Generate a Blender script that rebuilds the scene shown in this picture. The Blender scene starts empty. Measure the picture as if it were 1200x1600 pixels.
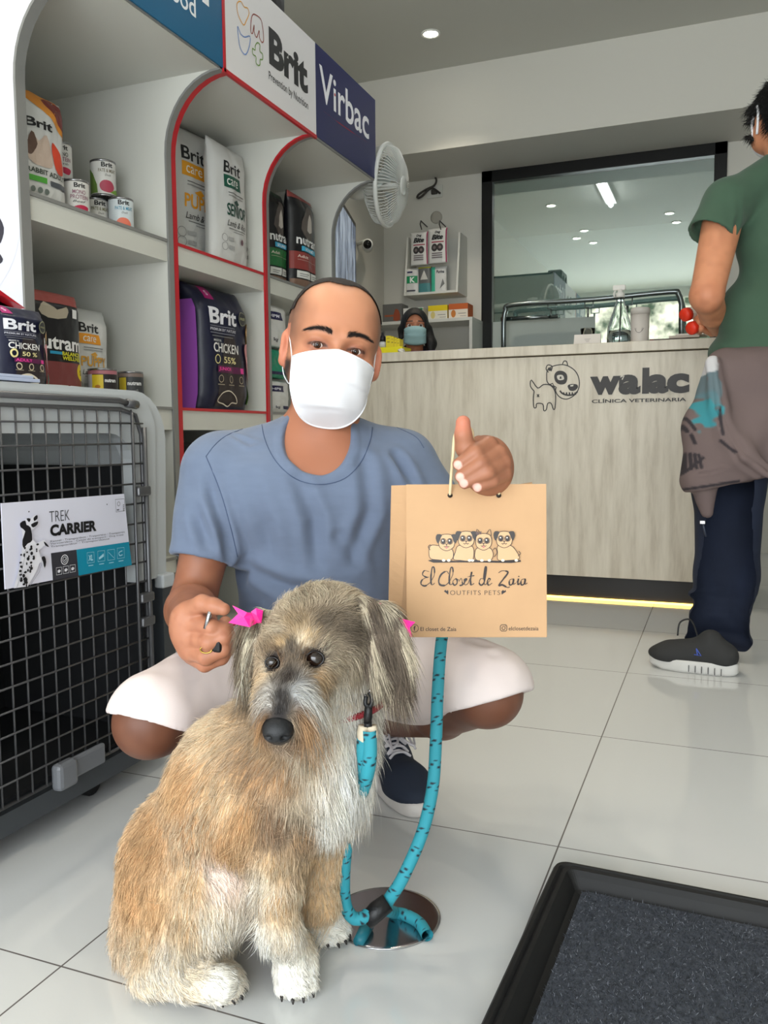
import bpy, bmesh, math, random
import numpy as np
from mathutils import Vector, Matrix, Euler
from mathutils import noise as mnoise
R_ = math.radians
SC = bpy.context.scene
COL = SC.collection
random.seed(7)
RNG = np.random.default_rng(11)

# ------------------------------------------------------------------ camera
FPX, CAM_H = 1320.0, 0.72
YAW, PITCH, ROLL = R_(21.744), R_(5.19), R_(-0.4325)
_cy, _sy = math.cos(YAW), math.sin(YAW)
_f0 = Vector((-_sy, _cy, 0)); _r0 = Vector((_cy, _sy, 0)); _u0 = Vector((0, 0, 1))
CF = _f0 * math.cos(PITCH) - _u0 * math.sin(PITCH)
_u1 = _u0 * math.cos(PITCH) + _f0 * math.sin(PITCH)
CR = _r0 * math.cos(ROLL) + _u1 * math.sin(ROLL)
CU = _u1 * math.cos(ROLL) - _r0 * math.sin(ROLL)
CC = Vector((0, 0, CAM_H))
cd = bpy.data.cameras.new('camera'); cam = bpy.data.objects.new('camera', cd); COL.objects.link(cam)
m = Matrix((CR, CU, -CF)).transposed().to_4x4(); m.translation = CC
cam.matrix_world = m
cd.sensor_fit = 'VERTICAL'; cd.sensor_height = 36.0; cd.sensor_width = 27.0
cd.lens = FPX / 1600 * 36.0; cd.clip_start = 0.02
SC.camera = cam

# ------------------------------------------------------------------ world, lights, exposure
w = bpy.data.worlds.new('world'); SC.world = w; w.use_nodes = True
nt = w.node_tree; nt.nodes.clear()
wo = nt.nodes.new('ShaderNodeOutputWorld'); bg = nt.nodes.new('ShaderNodeBackground')
tc = nt.nodes.new('ShaderNodeTexCoord'); sp = nt.nodes.new('ShaderNodeSeparateXYZ')
rp = nt.nodes.new('ShaderNodeValToRGB'); nz = nt.nodes.new('ShaderNodeTexNoise')
nz.inputs['Scale'].default_value = 55; nz.inputs['Detail'].default_value = 8
mr = nt.nodes.new('ShaderNodeValToRGB')
mr.color_ramp.elements[0].position = .42; mr.color_ramp.elements[0].color = (.05, .07, .04, 1)
mr.color_ramp.elements[1].position = .62; mr.color_ramp.elements[1].color = (1., .95, .75, 1)
rp.color_ramp.elements[0].position = .575; rp.color_ramp.elements[0].color = (0, 0, 0, 1)
rp.color_ramp.elements[1].position = .64; rp.color_ramp.elements[1].color = (1, 1, 1, 1)
ma = nt.nodes.new('ShaderNodeMath'); ma.operation = 'MULTIPLY_ADD'; ma.inputs[1].default_value = .5; ma.inputs[2].default_value = .5
mx = nt.nodes.new('ShaderNodeMixRGB'); mx.inputs[2].default_value = (.86, .93, 1., 1)
L = nt.links.new
L(tc.outputs['Generated'], sp.inputs[0]); L(sp.outputs[2], ma.inputs[0]); L(ma.outputs[0], rp.inputs[0])
L(tc.outputs['Generated'], nz.inputs['Vector']); L(nz.outputs['Fac'], mr.inputs[0])
L(rp.outputs[0], mx.inputs[0]); L(mr.outputs[0], mx.inputs[1]); L(mx.outputs[0], bg.inputs[0]); L(bg.outputs[0], wo.inputs[0])
bg.inputs[1].default_value = 2.2

def area(name, loc, size, size_y, energy, color, direction):
    d = bpy.data.lights.new(name, 'AREA'); d.shape = 'RECTANGLE'; d.size = size; d.size_y = size_y
    d.energy = energy; d.color = color
    o = bpy.data.objects.new(name, d); COL.objects.link(o); o.location = loc
    o.rotation_euler = Vector(direction).to_track_quat('-Z', 'Y').to_euler()
    return o
area('shopfront_daylight', (-.3, -2.35, 1.06), 3.6, 1.9, 106, (.87, .935, 1.0), (0, 1, -.12))
SC.view_settings.view_transform = 'Standard'; SC.view_settings.look = 'None'
SC.view_settings.gamma = 1; SC.view_settings.exposure = 0.42; SC.view_settings.use_curve_mapping = False
SC.cycles.max_bounces = 8; SC.cycles.diffuse_bounces = 4; SC.cycles.glossy_bounces = 4
SC.cycles.transparent_max_bounces = 12; SC.cycles.caustics_reflective = False; SC.cycles.caustics_refractive = False

# ------------------------------------------------------------------ helpers
def ray(u, v): return CR * ((u - 600) / FPX) - CU * ((v - 800) / FPX) + CF
def at(u, v, d): return CC + ray(u, v) * d                      # point seen at (u,v) at depth d
def on(ax, val, u, v):                                          # point seen at (u,v) on an axis plane
    r = ray(u, v); return CC + r * ((val - CC[ax]) / r[ax])
def lin(c):
    out = []
    for x in c[:3]:
        x = x / 255.0
        out.append(x / 12.92 if x <= .04045 else ((x + .055) / 1.055) ** 2.4)
    return tuple(out) + (1.0,)
MATS = {}
def mat(name, rgb, rough=.5, metal=0, bump=0, bscale=200, var=0, vscale=8, spec=.5, coat=0, trans=0, emit=0, sss=0, sheen=0, alpha=1, stretch=None, attr=None, dist=.002, ior=1.45):
    if name in MATS: return MATS[name]
    m = bpy.data.materials.new(name); m.use_nodes = True; MATS[name] = m
    n = m.node_tree.nodes; l = m.node_tree.links.new; b = n['Principled BSDF']
    c = lin(rgb); b.inputs['Base Color'].default_value = c
    b.inputs['Roughness'].default_value = rough; b.inputs['Metallic'].default_value = metal
    b.inputs['Specular IOR Level'].default_value = spec; b.inputs['IOR'].default_value = ior
    if coat: b.inputs['Coat Weight'].default_value = coat; b.inputs['Coat Roughness'].default_value = .08
    if trans: b.inputs['Transmission Weight'].default_value = trans
    if alpha < 1: b.inputs['Alpha'].default_value = alpha
    if sheen: b.inputs['Sheen Weight'].default_value = sheen; b.inputs['Sheen Roughness'].default_value = .5
    if sss:
        b.inputs['Subsurface Weight'].default_value = sss; b.inputs['Subsurface Radius'].default_value = (.012, .005, .003)
        b.inputs['Subsurface Scale'].default_value = 1
    if emit:
        b.inputs['Emission Color'].default_value = c; b.inputs['Emission Strength'].default_value = emit
    src = None
    if attr:
        a = n.new('ShaderNodeAttribute'); a.attribute_name = attr; src = a.outputs['Color']; l(src, b.inputs['Base Color'])
    if bump or var:
        t = n.new('ShaderNodeTexCoord'); mp = n.new('ShaderNodeMapping'); l(t.outputs['Object'], mp.inputs[0])
        if stretch: mp.inputs['Scale'].default_value = stretch
    if var:
        z = n.new('ShaderNodeTexNoise'); z.inputs['Scale'].default_value = vscale; z.inputs['Detail'].default_value = 6; l(mp.outputs[0], z.inputs['Vector'])
        h = n.new('ShaderNodeHueSaturation')
        mm = n.new('ShaderNodeMapRange'); mm.inputs[1].default_value = .3; mm.inputs[2].default_value = .7; mm.inputs[3].default_value = 1 - var; mm.inputs[4].default_value = 1 + var
        l(z.outputs['Fac'], mm.inputs[0]); l(mm.outputs[0], h.inputs['Value'])
        if src: l(src, h.inputs['Color'])
        else: h.inputs['Color'].default_value = c
        l(h.outputs[0], b.inputs['Base Color'])
    if bump:
        z = n.new('ShaderNodeTexNoise'); z.inputs['Scale'].default_value = bscale; z.inputs['Detail'].default_value = 4; l(mp.outputs[0], z.inputs['Vector'])
        bp = n.new('ShaderNodeBump'); bp.inputs['Strength'].default_value = bump; bp.inputs['Distance'].default_value = dist
        l(z.outputs['Fac'], bp.inputs['Height']); l(bp.outputs[0], b.inputs['Normal'])
    return m
def ink(rgb, rough=.45):
    return mat('print_%d_%d_%d_%d' % (*rgb, int(rough * 100)), rgb, rough)

class MB:
    """mesh collector: several shapes -> one mesh object"""
    def __init__(s): s.v = []; s.f = []; s.mi = []; s.sm = []; s.mats = []
    def m(s, mt):
        if mt not in s.mats: s.mats.append(mt)
        return s.mats.index(mt)
    def add(s, vs, fs, mt=None, smooth=False):
        k = len(s.v); i = s.m(mt) if mt else 0
        s.v += [tuple(p) for p in vs]; s.f += [tuple(a + k for a in f) for f in fs]
        s.mi += [i] * len(fs); s.sm += [smooth] * len(fs)
        return s
    def box(s, a, b, mt=None, bev=0, M=None):
        a = Vector(a); b = Vector(b)
        lo = Vector((min(a.x, b.x), min(a.y, b.y), min(a.z, b.z))); hi = Vector((max(a.x, b.x), max(a.y, b.y), max(a.z, b.z)))
        if bev:
            bm = bmesh.new(); bmesh.ops.create_cube(bm, size=1)
            for q in bm.verts: q.co = Vector([lo[i] + (q.co[i] + .5) * (hi[i] - lo[i]) for i in range(3)])
            bmesh.ops.bevel(bm, geom=bm.edges[:], offset=min(bev, .49 * min(hi - lo)), segments=2, profile=.5, affect='EDGES')
            return s.bm(bm, mt, M, False)
        vs = [Vector((x, y, z)) for x in (lo.x, hi.x) for y in (lo.y, hi.y) for z in (lo.z, hi.z)]
        if M: vs = [M @ q for q in vs]
        return s.add(vs, [(0, 1, 3, 2), (4, 6, 7, 5), (0, 4, 5, 1), (2, 3, 7, 6), (0, 2, 6, 4), (1, 5, 7, 3)], mt)
    def bm(s, bm, mt=None, M=None, smooth=False):
        bm.verts.index_update(); vs = [(M @ q.co) if M else q.co.copy() for q in bm.verts]
        fs = [tuple(q.index for q in f.verts) for f in bm.faces]; bm.free()
        return s.add(vs, fs, mt, smooth)
    def tube(s, pts, r, mt=None, n=8, cap=True, closed=False):
        pts = [Vector(p) for p in pts]; N = len(pts); rr = r if hasattr(r, '__len__') else [r] * N
        vs = []; prev = None
        for i, p in enumerate(pts):
            t = (pts[(i + 1) % N] - pts[i - 1]) if closed else (pts[min(i + 1, N - 1)] - pts[max(i - 1, 0)])
            t.normalize()
            if prev is None:
                x = t.orthogonal().normalized()
            else:
                x = (prev - t * prev.dot(t)); x = x.normalized() if x.length > 1e-6 else t.orthogonal().normalized()
            prev = x; y = t.cross(x)
            for k in range(n):
                a = 2 * math.pi * k / n; vs.append(p + (x * math.cos(a) + y * math.sin(a)) * rr[i])
        fs = []
        for i in range(N if closed else N - 1):
            j = (i + 1) % N
            for k in range(n):
                k2 = (k + 1) % n; fs.append((i * n + k, i * n + k2, j * n + k2, j * n + k))
        if cap and not closed: fs.append(tuple(range(n))[::-1]); fs.append(tuple((N - 1) * n + k for k in range(n)))
        return s.add(vs, fs, mt, True)
    def lathe(s, prof, mt=None, n=24, M=None, smooth=True):
        vs = []; N = len(prof)
        for (r, z) in prof:
            for k in range(n):
                a = 2 * math.pi * k / n; q = Vector((r * math.cos(a), r * math.sin(a), z)); vs.append(M @ q if M else q)
        fs = [(i * n + k, i * n + (k + 1) % n, (i + 1) * n + (k + 1) % n, (i + 1) * n + k) for i in range(N - 1) for k in range(n)]
        fs += [tuple(range(n))[::-1], tuple((N - 1) * n + k for k in range(n))]
        return s.add(vs, fs, mt, smooth)
    def prism(s, poly, O, U, V, depth, mt=None):
        """polygon (u,v) list placed at O with axes U,V, thickness vector depth"""
        O, U, V, D = Vector(O), Vector(U), Vector(V), Vector(depth); n = len(poly)
        a = [O + U * p[0] + V * p[1] for p in poly]; b = [p + D for p in a]
        bm = bmesh.new(); A = [bm.verts.new(p) for p in a]; B = [bm.verts.new(p) for p in b]
        fa = bm.faces.new(A); fb = bm.faces.new(B[::-1])
        for i in range(n): bm.faces.new((A[i], B[i], B[(i + 1) % n], A[(i + 1) % n]))
        bm.normal_update(); bmesh.ops.triangulate(bm, faces=[fa, fb]); bmesh.ops.recalc_face_normals(bm, faces=bm.faces[:])
        return s.bm(bm, mt)
    def sphere(s, c, r, mt=None, n=16, M=None):
        r = Vector((r, r, r)) if not hasattr(r, '__len__') else Vector(r)
        bm = bmesh.new(); bmesh.ops.create_uvsphere(bm, u_segments=n, v_segments=max(6, n * 2 // 3), radius=1)
        T = Matrix.Translation(Vector(c)) @ (M if M else Matrix.Identity(4)) @ Matrix.Diagonal((*r, 1))
        return s.bm(bm, mt, T, True)
    def build(s, name, mt=None, parent=None, kind=None):
        me = bpy.data.meshes.new(name); me.from_pydata(s.v, [], s.f)
        for q in ([mt] if mt and not s.mats else s.mats): me.materials.append(q)
        if s.mats: me.polygons.foreach_set('material_index', s.mi)
        me.polygons.foreach_set('use_smooth', s.sm)
        bm = bmesh.new(); bm.from_mesh(me)
        bmesh.ops.recalc_face_normals(bm, faces=bm.faces[:]); bm.to_mesh(me); bm.free()
        return link(name, me, parent, kind)
def link(name, me, parent=None, kind=None):
    o = bpy.data.objects.new(name, me); COL.objects.link(o)
    if parent:
        o.parent = parent
        o.matrix_parent_inverse = Matrix.Identity(4)
    if kind: o['kind'] = kind
    return o
def world_child(o, root):                      # geometry was written in world space
    M = WM(root).inverted(); o.data.transform(M); return o
def WM(o):
    M = Matrix.LocRotScale(o.location, o.rotation_euler, o.scale)
    return WM(o.parent) @ M if o.parent else M
def thing(name, label, cat, loc=(0, 0, 0), rot=(0, 0, 0), group=None):
    o = bpy.data.objects.new(name, None); COL.objects.link(o); o.empty_display_size = .05
    o.location = loc; o.rotation_euler = rot; return tag(o, label, cat, group)
def tag(o, label, cat, group=None):
    o['label'] = label; o['category'] = cat
    if group: o['group'] = group
    return o
def copy_tree(o, parent=None):
    c = o.copy(); COL.objects.link(c)
    if parent: c.parent = parent
    for ch in list(o.children): copy_tree(ch, c)
    return c
def smoothpts(pts, n=6, closed=False):
    """Catmull-Rom through points (any dimension)"""
    P = [np.array(p, float) for p in pts]; N = len(P); out = []
    rng = range(N) if closed else range(N - 1)
    for i in rng:
        p0 = P[(i - 1) % N] if (closed or i > 0) else P[0]; p1 = P[i]; p2 = P[(i + 1) % N]
        p3 = P[(i + 2) % N] if (closed or i + 2 < N) else P[-1]
        for k in range(n):
            t = k / n
            out.append(.5 * ((2 * p1) + (-p0 + p2) * t + (2 * p0 - 5 * p1 + 4 * p2 - p3) * t * t + (-p0 + 3 * p1 - 3 * p2 + p3) * t ** 3))
    if not closed: out.append(P[-1])
    return [tuple(p) for p in out]

_tcache = {}
def text_geo(s, bold=0, shear=0, spacing=1.0):
    key = (s, bold, shear, spacing)
    if key in _tcache: return _tcache[key]
    c = bpy.data.curves.new('t', 'FONT'); c.body = s; c.offset = bold; c.shear = shear; c.space_character = spacing
    c.resolution_u = 4
    o = bpy.data.objects.new('t', c); COL.objects.link(o)
    bpy.context.view_layer.update()
    dg = bpy.context.evaluated_depsgraph_get(); me = o.evaluated_get(dg).to_mesh()
    vs = [(q.co.x, q.co.y) for q in me.vertices]; fs = [tuple(p.vertices) for p in me.polygons]
    o.evaluated_get(dg).to_mesh_clear(); bpy.data.objects.remove(o); bpy.data.curves.remove(c)
    _tcache[key] = (vs, fs); return vs, fs

class Art:
    """flat printing in a (u,v) frame; fn(u,v,h) maps to the carrier surface"""
    def __init__(s, fn, step=0, cut=None): s.fn = fn; s.mb = MB(); s.k = 0; s.step = step; s.base = .0005; s.inc = .00012
    def _put(s, vs, fs, rgb, h=None):
        if h is None: s.k += 1; h = s.base + s.k * s.inc
        if s.step:
            bm = bmesh.new(); V = [bm.verts.new((p[0], p[1], 0)) for p in vs]
            for f in fs:
                try: bm.faces.new([V[i] for i in f])
                except ValueError: pass
            us = [p[0] for p in vs]; ws = [p[1] for p in vs]
            for ax, a in ((0, us), (1, ws)):
                x = math.floor(min(a) / s.step) * s.step + s.step
                while x < max(a):
                    co = (x, 0, 0) if ax == 0 else (0, x, 0); no = (1, 0, 0) if ax == 0 else (0, 1, 0)
                    bmesh.ops.bisect_plane(bm, geom=bm.verts[:] + bm.edges[:] + bm.faces[:], plane_co=co, plane_no=no)
                    x += s.step
            bm.verts.index_update(); vs = [(q.co.x, q.co.y) for q in bm.verts]; fs = [tuple(q.index for q in f.verts) for f in bm.faces]; bm.free()
        m = rgb if isinstance(rgb, bpy.types.Material) else ink(rgb)
        s.mb.add([s.fn(p[0], p[1], h) for p in vs], fs, m)
    def rect(s, u0, v0, u1, v1, rgb): s._put([(u0, v0), (u1, v0), (u1, v1), (u0, v1)], [(0, 1, 2, 3)], rgb)
    def poly(s, pts, rgb, smooth=0):
        if smooth: pts = smoothpts(pts, smooth, True)
        bm = bmesh.new(); f = bm.faces.new([bm.verts.new((p[0], p[1], 0)) for p in pts]); bm.normal_update(); r = bmesh.ops.triangulate(bm, faces=[f])
        bm.verts.index_update(); s._put([(q.co.x, q.co.y) for q in bm.verts], [tuple(q.index for q in f.verts) for f in bm.faces], rgb); bm.free()
    def disc(s, u, v, r, rgb, ry=None, n=20, a0=0):
        s.poly([(u + r * math.cos(2 * math.pi * k / n), v + (ry or r) * math.sin(2 * math.pi * k / n)) for k in range(n)], rgb)
    def stroke(s, pts, wd, rgb, smooth=0, closed=False):
        if smooth: pts = smoothpts(pts, smooth, closed)
        n = len(pts); vs = []
        W = wd if hasattr(wd, '__len__') else [wd] * n
        for i in range(n):
            a = pts[(i - 1) % n] if closed else pts[max(i - 1, 0)]; b = pts[(i + 1) % n] if closed else pts[min(i + 1, n - 1)]
            dx, dy = b[0] - a[0], b[1] - a[1]; L_ = math.hypot(dx, dy) or 1
            q = W[min(len(W) - 1, int(i * len(W) / n))] / 2
            vs += [(pts[i][0] - dy / L_ * q, pts[i][1] + dx / L_ * q), (pts[i][0] + dy / L_ * q, pts[i][1] - dx / L_ * q)]
        fs = [(2 * i, 2 * i + 1, (2 * i + 3) % (2 * n), (2 * i + 2) % (2 * n)) for i in range(n if closed else n - 1)]
        s._put(vs, fs, rgb)
    def ring(s, u, v, r, wd, rgb, ry=None, n=24):
        s.stroke([(u + r * math.cos(2 * math.pi * k / n), v + (ry or r) * math.sin(2 * math.pi * k / n)) for k in range(n)], wd, rgb, 0, True)
    def text(s, t, u, v, rgb, w=None, h=None, bold=0, shear=0, rot=0, spacing=1.0):
        """left-bottom at u,v, fitted into width w and/or cap height h"""
        vs, fs = text_geo(t, bold, shear, spacing)
        x0 = min(p[0] for p in vs); x1 = max(p[0] for p in vs); y0 = min(p[1] for p in vs); y1 = max(p[1] for p in vs)
        sx = w / (x1 - x0) if w else None; sy = h / (y1 - y0) if h else None
        sx = sx or sy; sy = sy or sx
        c, sn = math.cos(rot), math.sin(rot); out = []
        for p in vs:
            a, b = (p[0] - x0) * sx, (p[1] - y0) * sy; out.append((u + a * c - b * sn, v + a * sn + b * c))
        s._put(out, fs, rgb)
    def build(s, name, parent): return s.mb.build(name, None, parent)
def plane_fn(O, U, V, N):
    O, U, V, N = Vector(O), Vector(U), Vector(V), Vector(N)
    return lambda u, v, h: O + U * u + V * v + N * h
# ================================================================== STRUCTURE
XL, XR, YF, YB, ZC = -2.18, 1.7, -2.4, 5.5, 2.87
white_wall = mat('wall_paint', (208, 206, 198), .6, bump=.05, bscale=60)
ceil_m = mat('ceiling_paint', (196, 196, 188), .7)
# floor: glossy pale porcelain tiles with thin dark joints
fm = bpy.data.materials.new('porcelain_tile'); fm.use_nodes = True
n = fm.node_tree.nodes; l = fm.node_tree.links.new; b = n['Principled BSDF']
t = n.new('ShaderNodeTexCoord'); mp = n.new('ShaderNodeMapping'); mp.inputs['Location'].default_value = (.247 - 10 * .5735, -1.43 + 10 * .5795, 0)
mp.inputs['Location'].default_value = (.247 + 10 * .573, -1.431 + 10 * .5795, 0)
l(t.outputs['Object'], mp.inputs[0])
br = n.new('ShaderNodeTexBrick'); br.offset = 0; br.squash = 1
br.inputs['Scale'].default_value = 1; br.inputs['Brick Width'].default_value = .573; br.inputs['Row Height'].default_value = .5795
br.inputs['Mortar Size'].default_value = .0016; br.inputs['Mortar Smooth'].default_value = .3
br.inputs['Color1'].default_value = lin((214, 215, 214)); br.inputs['Color2'].default_value = lin((211, 212, 211)); br.inputs['Mortar'].default_value = lin((105, 100, 98))
l(mp.outputs[0], br.inputs['Vector']); l(br.outputs['Color'], b.inputs['Base Color'])
b.inputs['Roughness'].default_value = .09; b.inputs['Specular IOR Level'].default_value = .75
MATS['porcelain_tile'] = fm

MB().box((XL, YF, -.1), (XR, YB, 0)).build('floor', fm, None, 'structure')
MB().box((XL, YF, ZC), (XR, YB, ZC + .1)).build('ceiling', ceil_m, None, 'structure')
MB().box((XL - .12, YF, 0), (XL, YB, ZC)).build('wall_left', white_wall, None, 'structure')
MB().box((XR, YF, 0), (XR + .12, YB, ZC)).build('wall_right', white_wall, None, 'structure')
MB().box((XL, YF - .12, 2.72), (XR, YF, ZC)).build('wall_front', white_wall, None, 'structure')
# back wall with the window opening
WX0, WX1, WZ0, WZ1 = -1.485, -.012, .80, 2.41
bw = MB()
bw.box((XL, YB, 0), (WX0, YB + .12, ZC)).box((WX1, YB, 0), (XR, YB + .12, ZC)).box((WX0, YB, 0), (WX1, YB + .12, WZ0)).box((WX0, YB, WZ1), (WX1, YB + .12, ZC))
bw.build('wall_back', white_wall, None, 'structure')
MB().box((XL, 4.96, 2.41), (XR, YB, ZC)).build('ceiling_beam', white_wall, None, 'structure')
# the black framed window: frame, mullions and half-mirrored glass
black_alu = mat('black_aluminium', (9, 10, 11), .35, metal=.3)
win = MB()
FW = .07
win.box((WX0, YB - .03, WZ0), (WX0 + FW, YB + .05, WZ1), None, .003).box((WX1 - FW, YB - .03, WZ0), (WX1, YB + .05, WZ1), None, .003)
win.box((WX0, YB - .03, WZ1 - FW), (WX1, YB + .05, WZ1), None, .003).box((WX0, YB - .03, WZ0), (WX1, YB + .05, WZ0 + FW), None, .003)
wo_ = win.build('window_1', black_alu, None, 'structure')
gm = bpy.data.materials.new('reflective_glass'); gm.use_nodes = True
n = gm.node_tree.nodes; l = gm.node_tree.links.new; n.remove(n['Principled BSDF'])
g1 = n.new('ShaderNodeBsdfGlossy'); g1.inputs['Roughness'].default_value = .01; g1.inputs['Color'].default_value = (.82, .86, .84, 1)
g2 = n.new('ShaderNodeBsdfTransparent'); g2.inputs['Color'].default_value = (.80, .90, .88, 1)
gx = n.new('ShaderNodeMixShader'); gx.inputs[0].default_value = .5
l(g1.outputs[0], gx.inputs[2]); l(g2.outputs[0], gx.inputs[1]); l(gx.outputs[0], n['Material Output'].inputs[0])
go = MB().box((WX0 + FW, YB - .002, WZ0 + FW), (WX1 - FW, YB + .004, WZ1 - FW)).build('glass_pane', gm, wo_)
frost = mat('frosting_film', (176, 186, 182), .9)
MB().box((WX0 + FW + .002, YB - .006, WZ0 + FW), (on(1, YB, 930, 500).x, YB - .003, on(1, YB, 850, 499).z)).build('frosted_film', frost, wo_)['label'] = 'grey-green frosted privacy film on the lower glass'
# treatment room behind the glass
tr = mat('treatment_room_paint', (186, 200, 196), .8)
MB().box((-2.2, 8.2, 0), (.8, 8.3, 2.6)).box((-2.3, 5.62, 0), (-2.2, 8.3, 2.6)).box((.8, 5.62, 0), (.9, 8.3, 2.6)).box((-2.3, 5.62, -.1), (.9, 8.3, 0)).box((-2.3, 5.62, 2.6), (.9, 8.3, 2.7)).build('wall_treatment_room', tr, None, 'structure')
area('treatment_room_fill', (-.7, 5.68, 2.56), 1.3, .1, 14, (.93, 1, .97), (0, 1, -.9))  # added light, kept out of view above the window, brightens the room behind
# baseboard under the counter side of the left wall
MB().box((XL, 3.5, 0), (XL + .012, YB, .08)).build('baseboard_left', white_wall, None, 'structure')
# recessed ceiling downlights
trim = mat('downlight_ring', (225, 225, 220), .3)
lampm = mat('downlight_lamp', (255, 246, 225), .5, emit=26)
def downlight(x, y, label, power=9):
    power *= 1.3
    t = thing('ceiling_downlight', label, 'ceiling light', (x, y, ZC), group='recessed ceiling downlights')
    MB().lathe([(.040, 0), (.052, 0), (.052, -.006), (.045, -.009), (.040, -.004)], None, 28).build('trim_ring', trim, t)
    MB().lathe([(0.0005, -.002), (.039, -.002), (.039, -.0035), (.028, -.007), (.0005, -.008)], None, 24).build('lamp', lampm, t)
    d = bpy.data.lights.new('downlight_beam', 'SPOT'); d.energy = power; d.spot_size = R_(105); d.spot_blend = .7; d.color = (1, .90, .74); d.shadow_soft_size = .035
    o = bpy.data.objects.new('downlight_beam', d); COL.objects.link(o); o.location = (x, y, ZC - .02)
c0 = on(2, ZC, 673, 52)
downlight(c0.x, c0.y, 'small round recessed downlight glowing in the ceiling above the fan', 22)
names = ['recessed downlight reflected at the left of the window', 'recessed downlight reflected highest of the three close spots', 'recessed downlight reflected leftmost of the three close spots', 'recessed downlight reflected lowest of the three close spots', 'recessed downlight reflected upper right in the window', 'recessed downlight reflected lower right in the window']
for (u, v), nm in zip([(861, 321), (913, 360), (901, 372), (927, 379), (1046, 333), (1057, 347)], names):
    q = on(2, ZC, u, v); yy = 2 * YB - q.y
    if yy < YF: continue
    downlight(q.x, yy, nm, 10)
# bright strip lamp that shows as a long reflection
a = on(2, ZC, 930, 268); b_ = on(2, ZC, 958, 312)
ya, yb = 2 * YB - a.y, 2 * YB - b_.y
t = thing('strip_lamp', 'long bright tube lamp on the ceiling, mirrored in the window', 'ceiling light', ((a.x + b_.x) / 2, (ya + yb) / 2, ZC))
dy = abs(yb - ya) / 2
MB().box((-.05, -dy - .03, -.03), (.05, dy + .03, 0), None, .004).build('housing', trim, t)
MB().tube([(0, -dy, -.045), (0, dy, -.045)], .022, None, 12).build('tube', mat('tube_lamp', (250, 252, 255), .5, emit=14), t)
# ================================================================== COUNTER
CY = 3.6; CX1 = .135; CZ = 1.09
wood = bpy.data.materials.new('pale_ash_laminate'); wood.use_nodes = True
n = wood.node_tree.nodes; l = wood.node_tree.links.new; b = n['Principled BSDF']
t = n.new('ShaderNodeTexCoord'); mp = n.new('ShaderNodeMapping'); mp.inputs['Scale'].default_value = (9, 9, 1.1); l(t.outputs['Object'], mp.inputs[0])
z1 = n.new('ShaderNodeTexNoise'); z1.inputs['Scale'].default_value = 2.6; z1.inputs['Detail'].default_value = 8; z1.inputs['Roughness'].default_value = .62; l(mp.outputs[0], z1.inputs['Vector'])
cr = n.new('ShaderNodeValToRGB'); e = cr.color_ramp.elements
e[0].position = .3; e[0].color = lin((182, 170, 150)); e[1].position = .72; e[1].color = lin((222, 213, 196))
x = e.new(.5); x.color = lin((208, 198, 180))
l(z1.outputs['Fac'], cr.inputs[0]); l(cr.outputs[0], b.inputs['Base Color']); b.inputs['Roughness'].default_value = .42
ct = thing('reception_counter', 'pale ash reception counter with black clinic logo and lit black plinth', 'counter', (-1, CY, 0))
def W(o, root=ct): return world_child(o, root)
W(MB().box((XL + .001, CY, .118), (CX1, CY + .04, 1.045), None, .001).box((CX1 - .04, CY + .04, .118), (CX1, CY + .62, 1.045)).build('front_panel', wood, ct))
W(MB().box((XL + .001, CY - .018, 1.05), (CX1 + .012, CY + .30, CZ), None, .002).build('counter_top', wood, ct))
W(MB().box((XL + .001, CY + .30, .72), (CX1 - .04, CY + .62, .75), None, .002).build('desk_shelf', wood, ct))
W(MB().box((XL + .001, CY + .10, 0), (CX1 - .06, CY + .14, .118)).box((CX1 - .10, CY + .14, 0), (CX1 - .06, CY + .6, .118)).build('plinth', mat('plinth_black', (22, 18, 15), .4), ct))
W(MB().box((XL + .01, CY + .088, .002), (CX1 - .07, CY + .099, .010)).build('light_strip', mat('warm_led', (255, 205, 90), .5, emit=5), ct))
dark_ink = (38, 32, 28)
A = Art(plane_fn((0, CY, 0), (1, 0, 0), (0, 0, 1), (0, -1, 0)))
def cpx(u, v):
    p = on(1, CY, u, v); return (p.x, p.z)
def czoom(x, y): return cpx(820 + x / 4.444, 555 + y / 4.444)
# dog emblem, drawn with ink strokes
LW = .0042
A.stroke([czoom(*p) for p in [(160, 100), (210, 72), (280, 68), (340, 100), (372, 150), (378, 215), (352, 270), (300, 303), (255, 298), (222, 268), (205, 225), (160, 192), (152, 150)]], LW, dark_ink, 5, True)
A.stroke([czoom(*p) for p in [(165, 120), (148, 95), (160, 68), (190, 78), (182, 112)]], LW, dark_ink, 4)
A.poly([czoom(*p) for p in [(165, 110), (160, 86), (186, 90), (180, 108)]], dark_ink)
A.stroke([czoom(*p) for p in [(262, 62), (272, 42), (290, 44), (298, 72)]], LW, dark_ink, 4)
A.poly([czoom(*p) for p in [(205, 140), (225, 112), (262, 110), (290, 130), (295, 165), (280, 198), (240, 202), (212, 180)]], dark_ink, 4)
A.poly([czoom(*p) for p in [(224, 142), (262, 138), (272, 168), (234, 172)]], (206, 200, 188), 3)
A.poly([czoom(*p) for p in [(244, 148), (254, 148), (256, 164), (242, 164)]], dark_ink)
A.poly([czoom(*p) for p in [(298, 212), (325, 200), (362, 204), (368, 225), (345, 246), (312, 244)]], dark_ink, 4)
A.poly([czoom(*p) for p in [(315, 208), (340, 204), (336, 216), (318, 218)]], (206, 200, 188))
A.stroke([czoom(*p) for p in [(244, 246), (262, 266), (300, 278), (345, 272), (366, 252)]], LW * 1.6, dark_ink, 4)
for k in range(5): A.stroke([czoom(270 + 20 * k, 258), czoom(272 + 20 * k, 276)], LW * 1.5, dark_ink)
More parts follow.
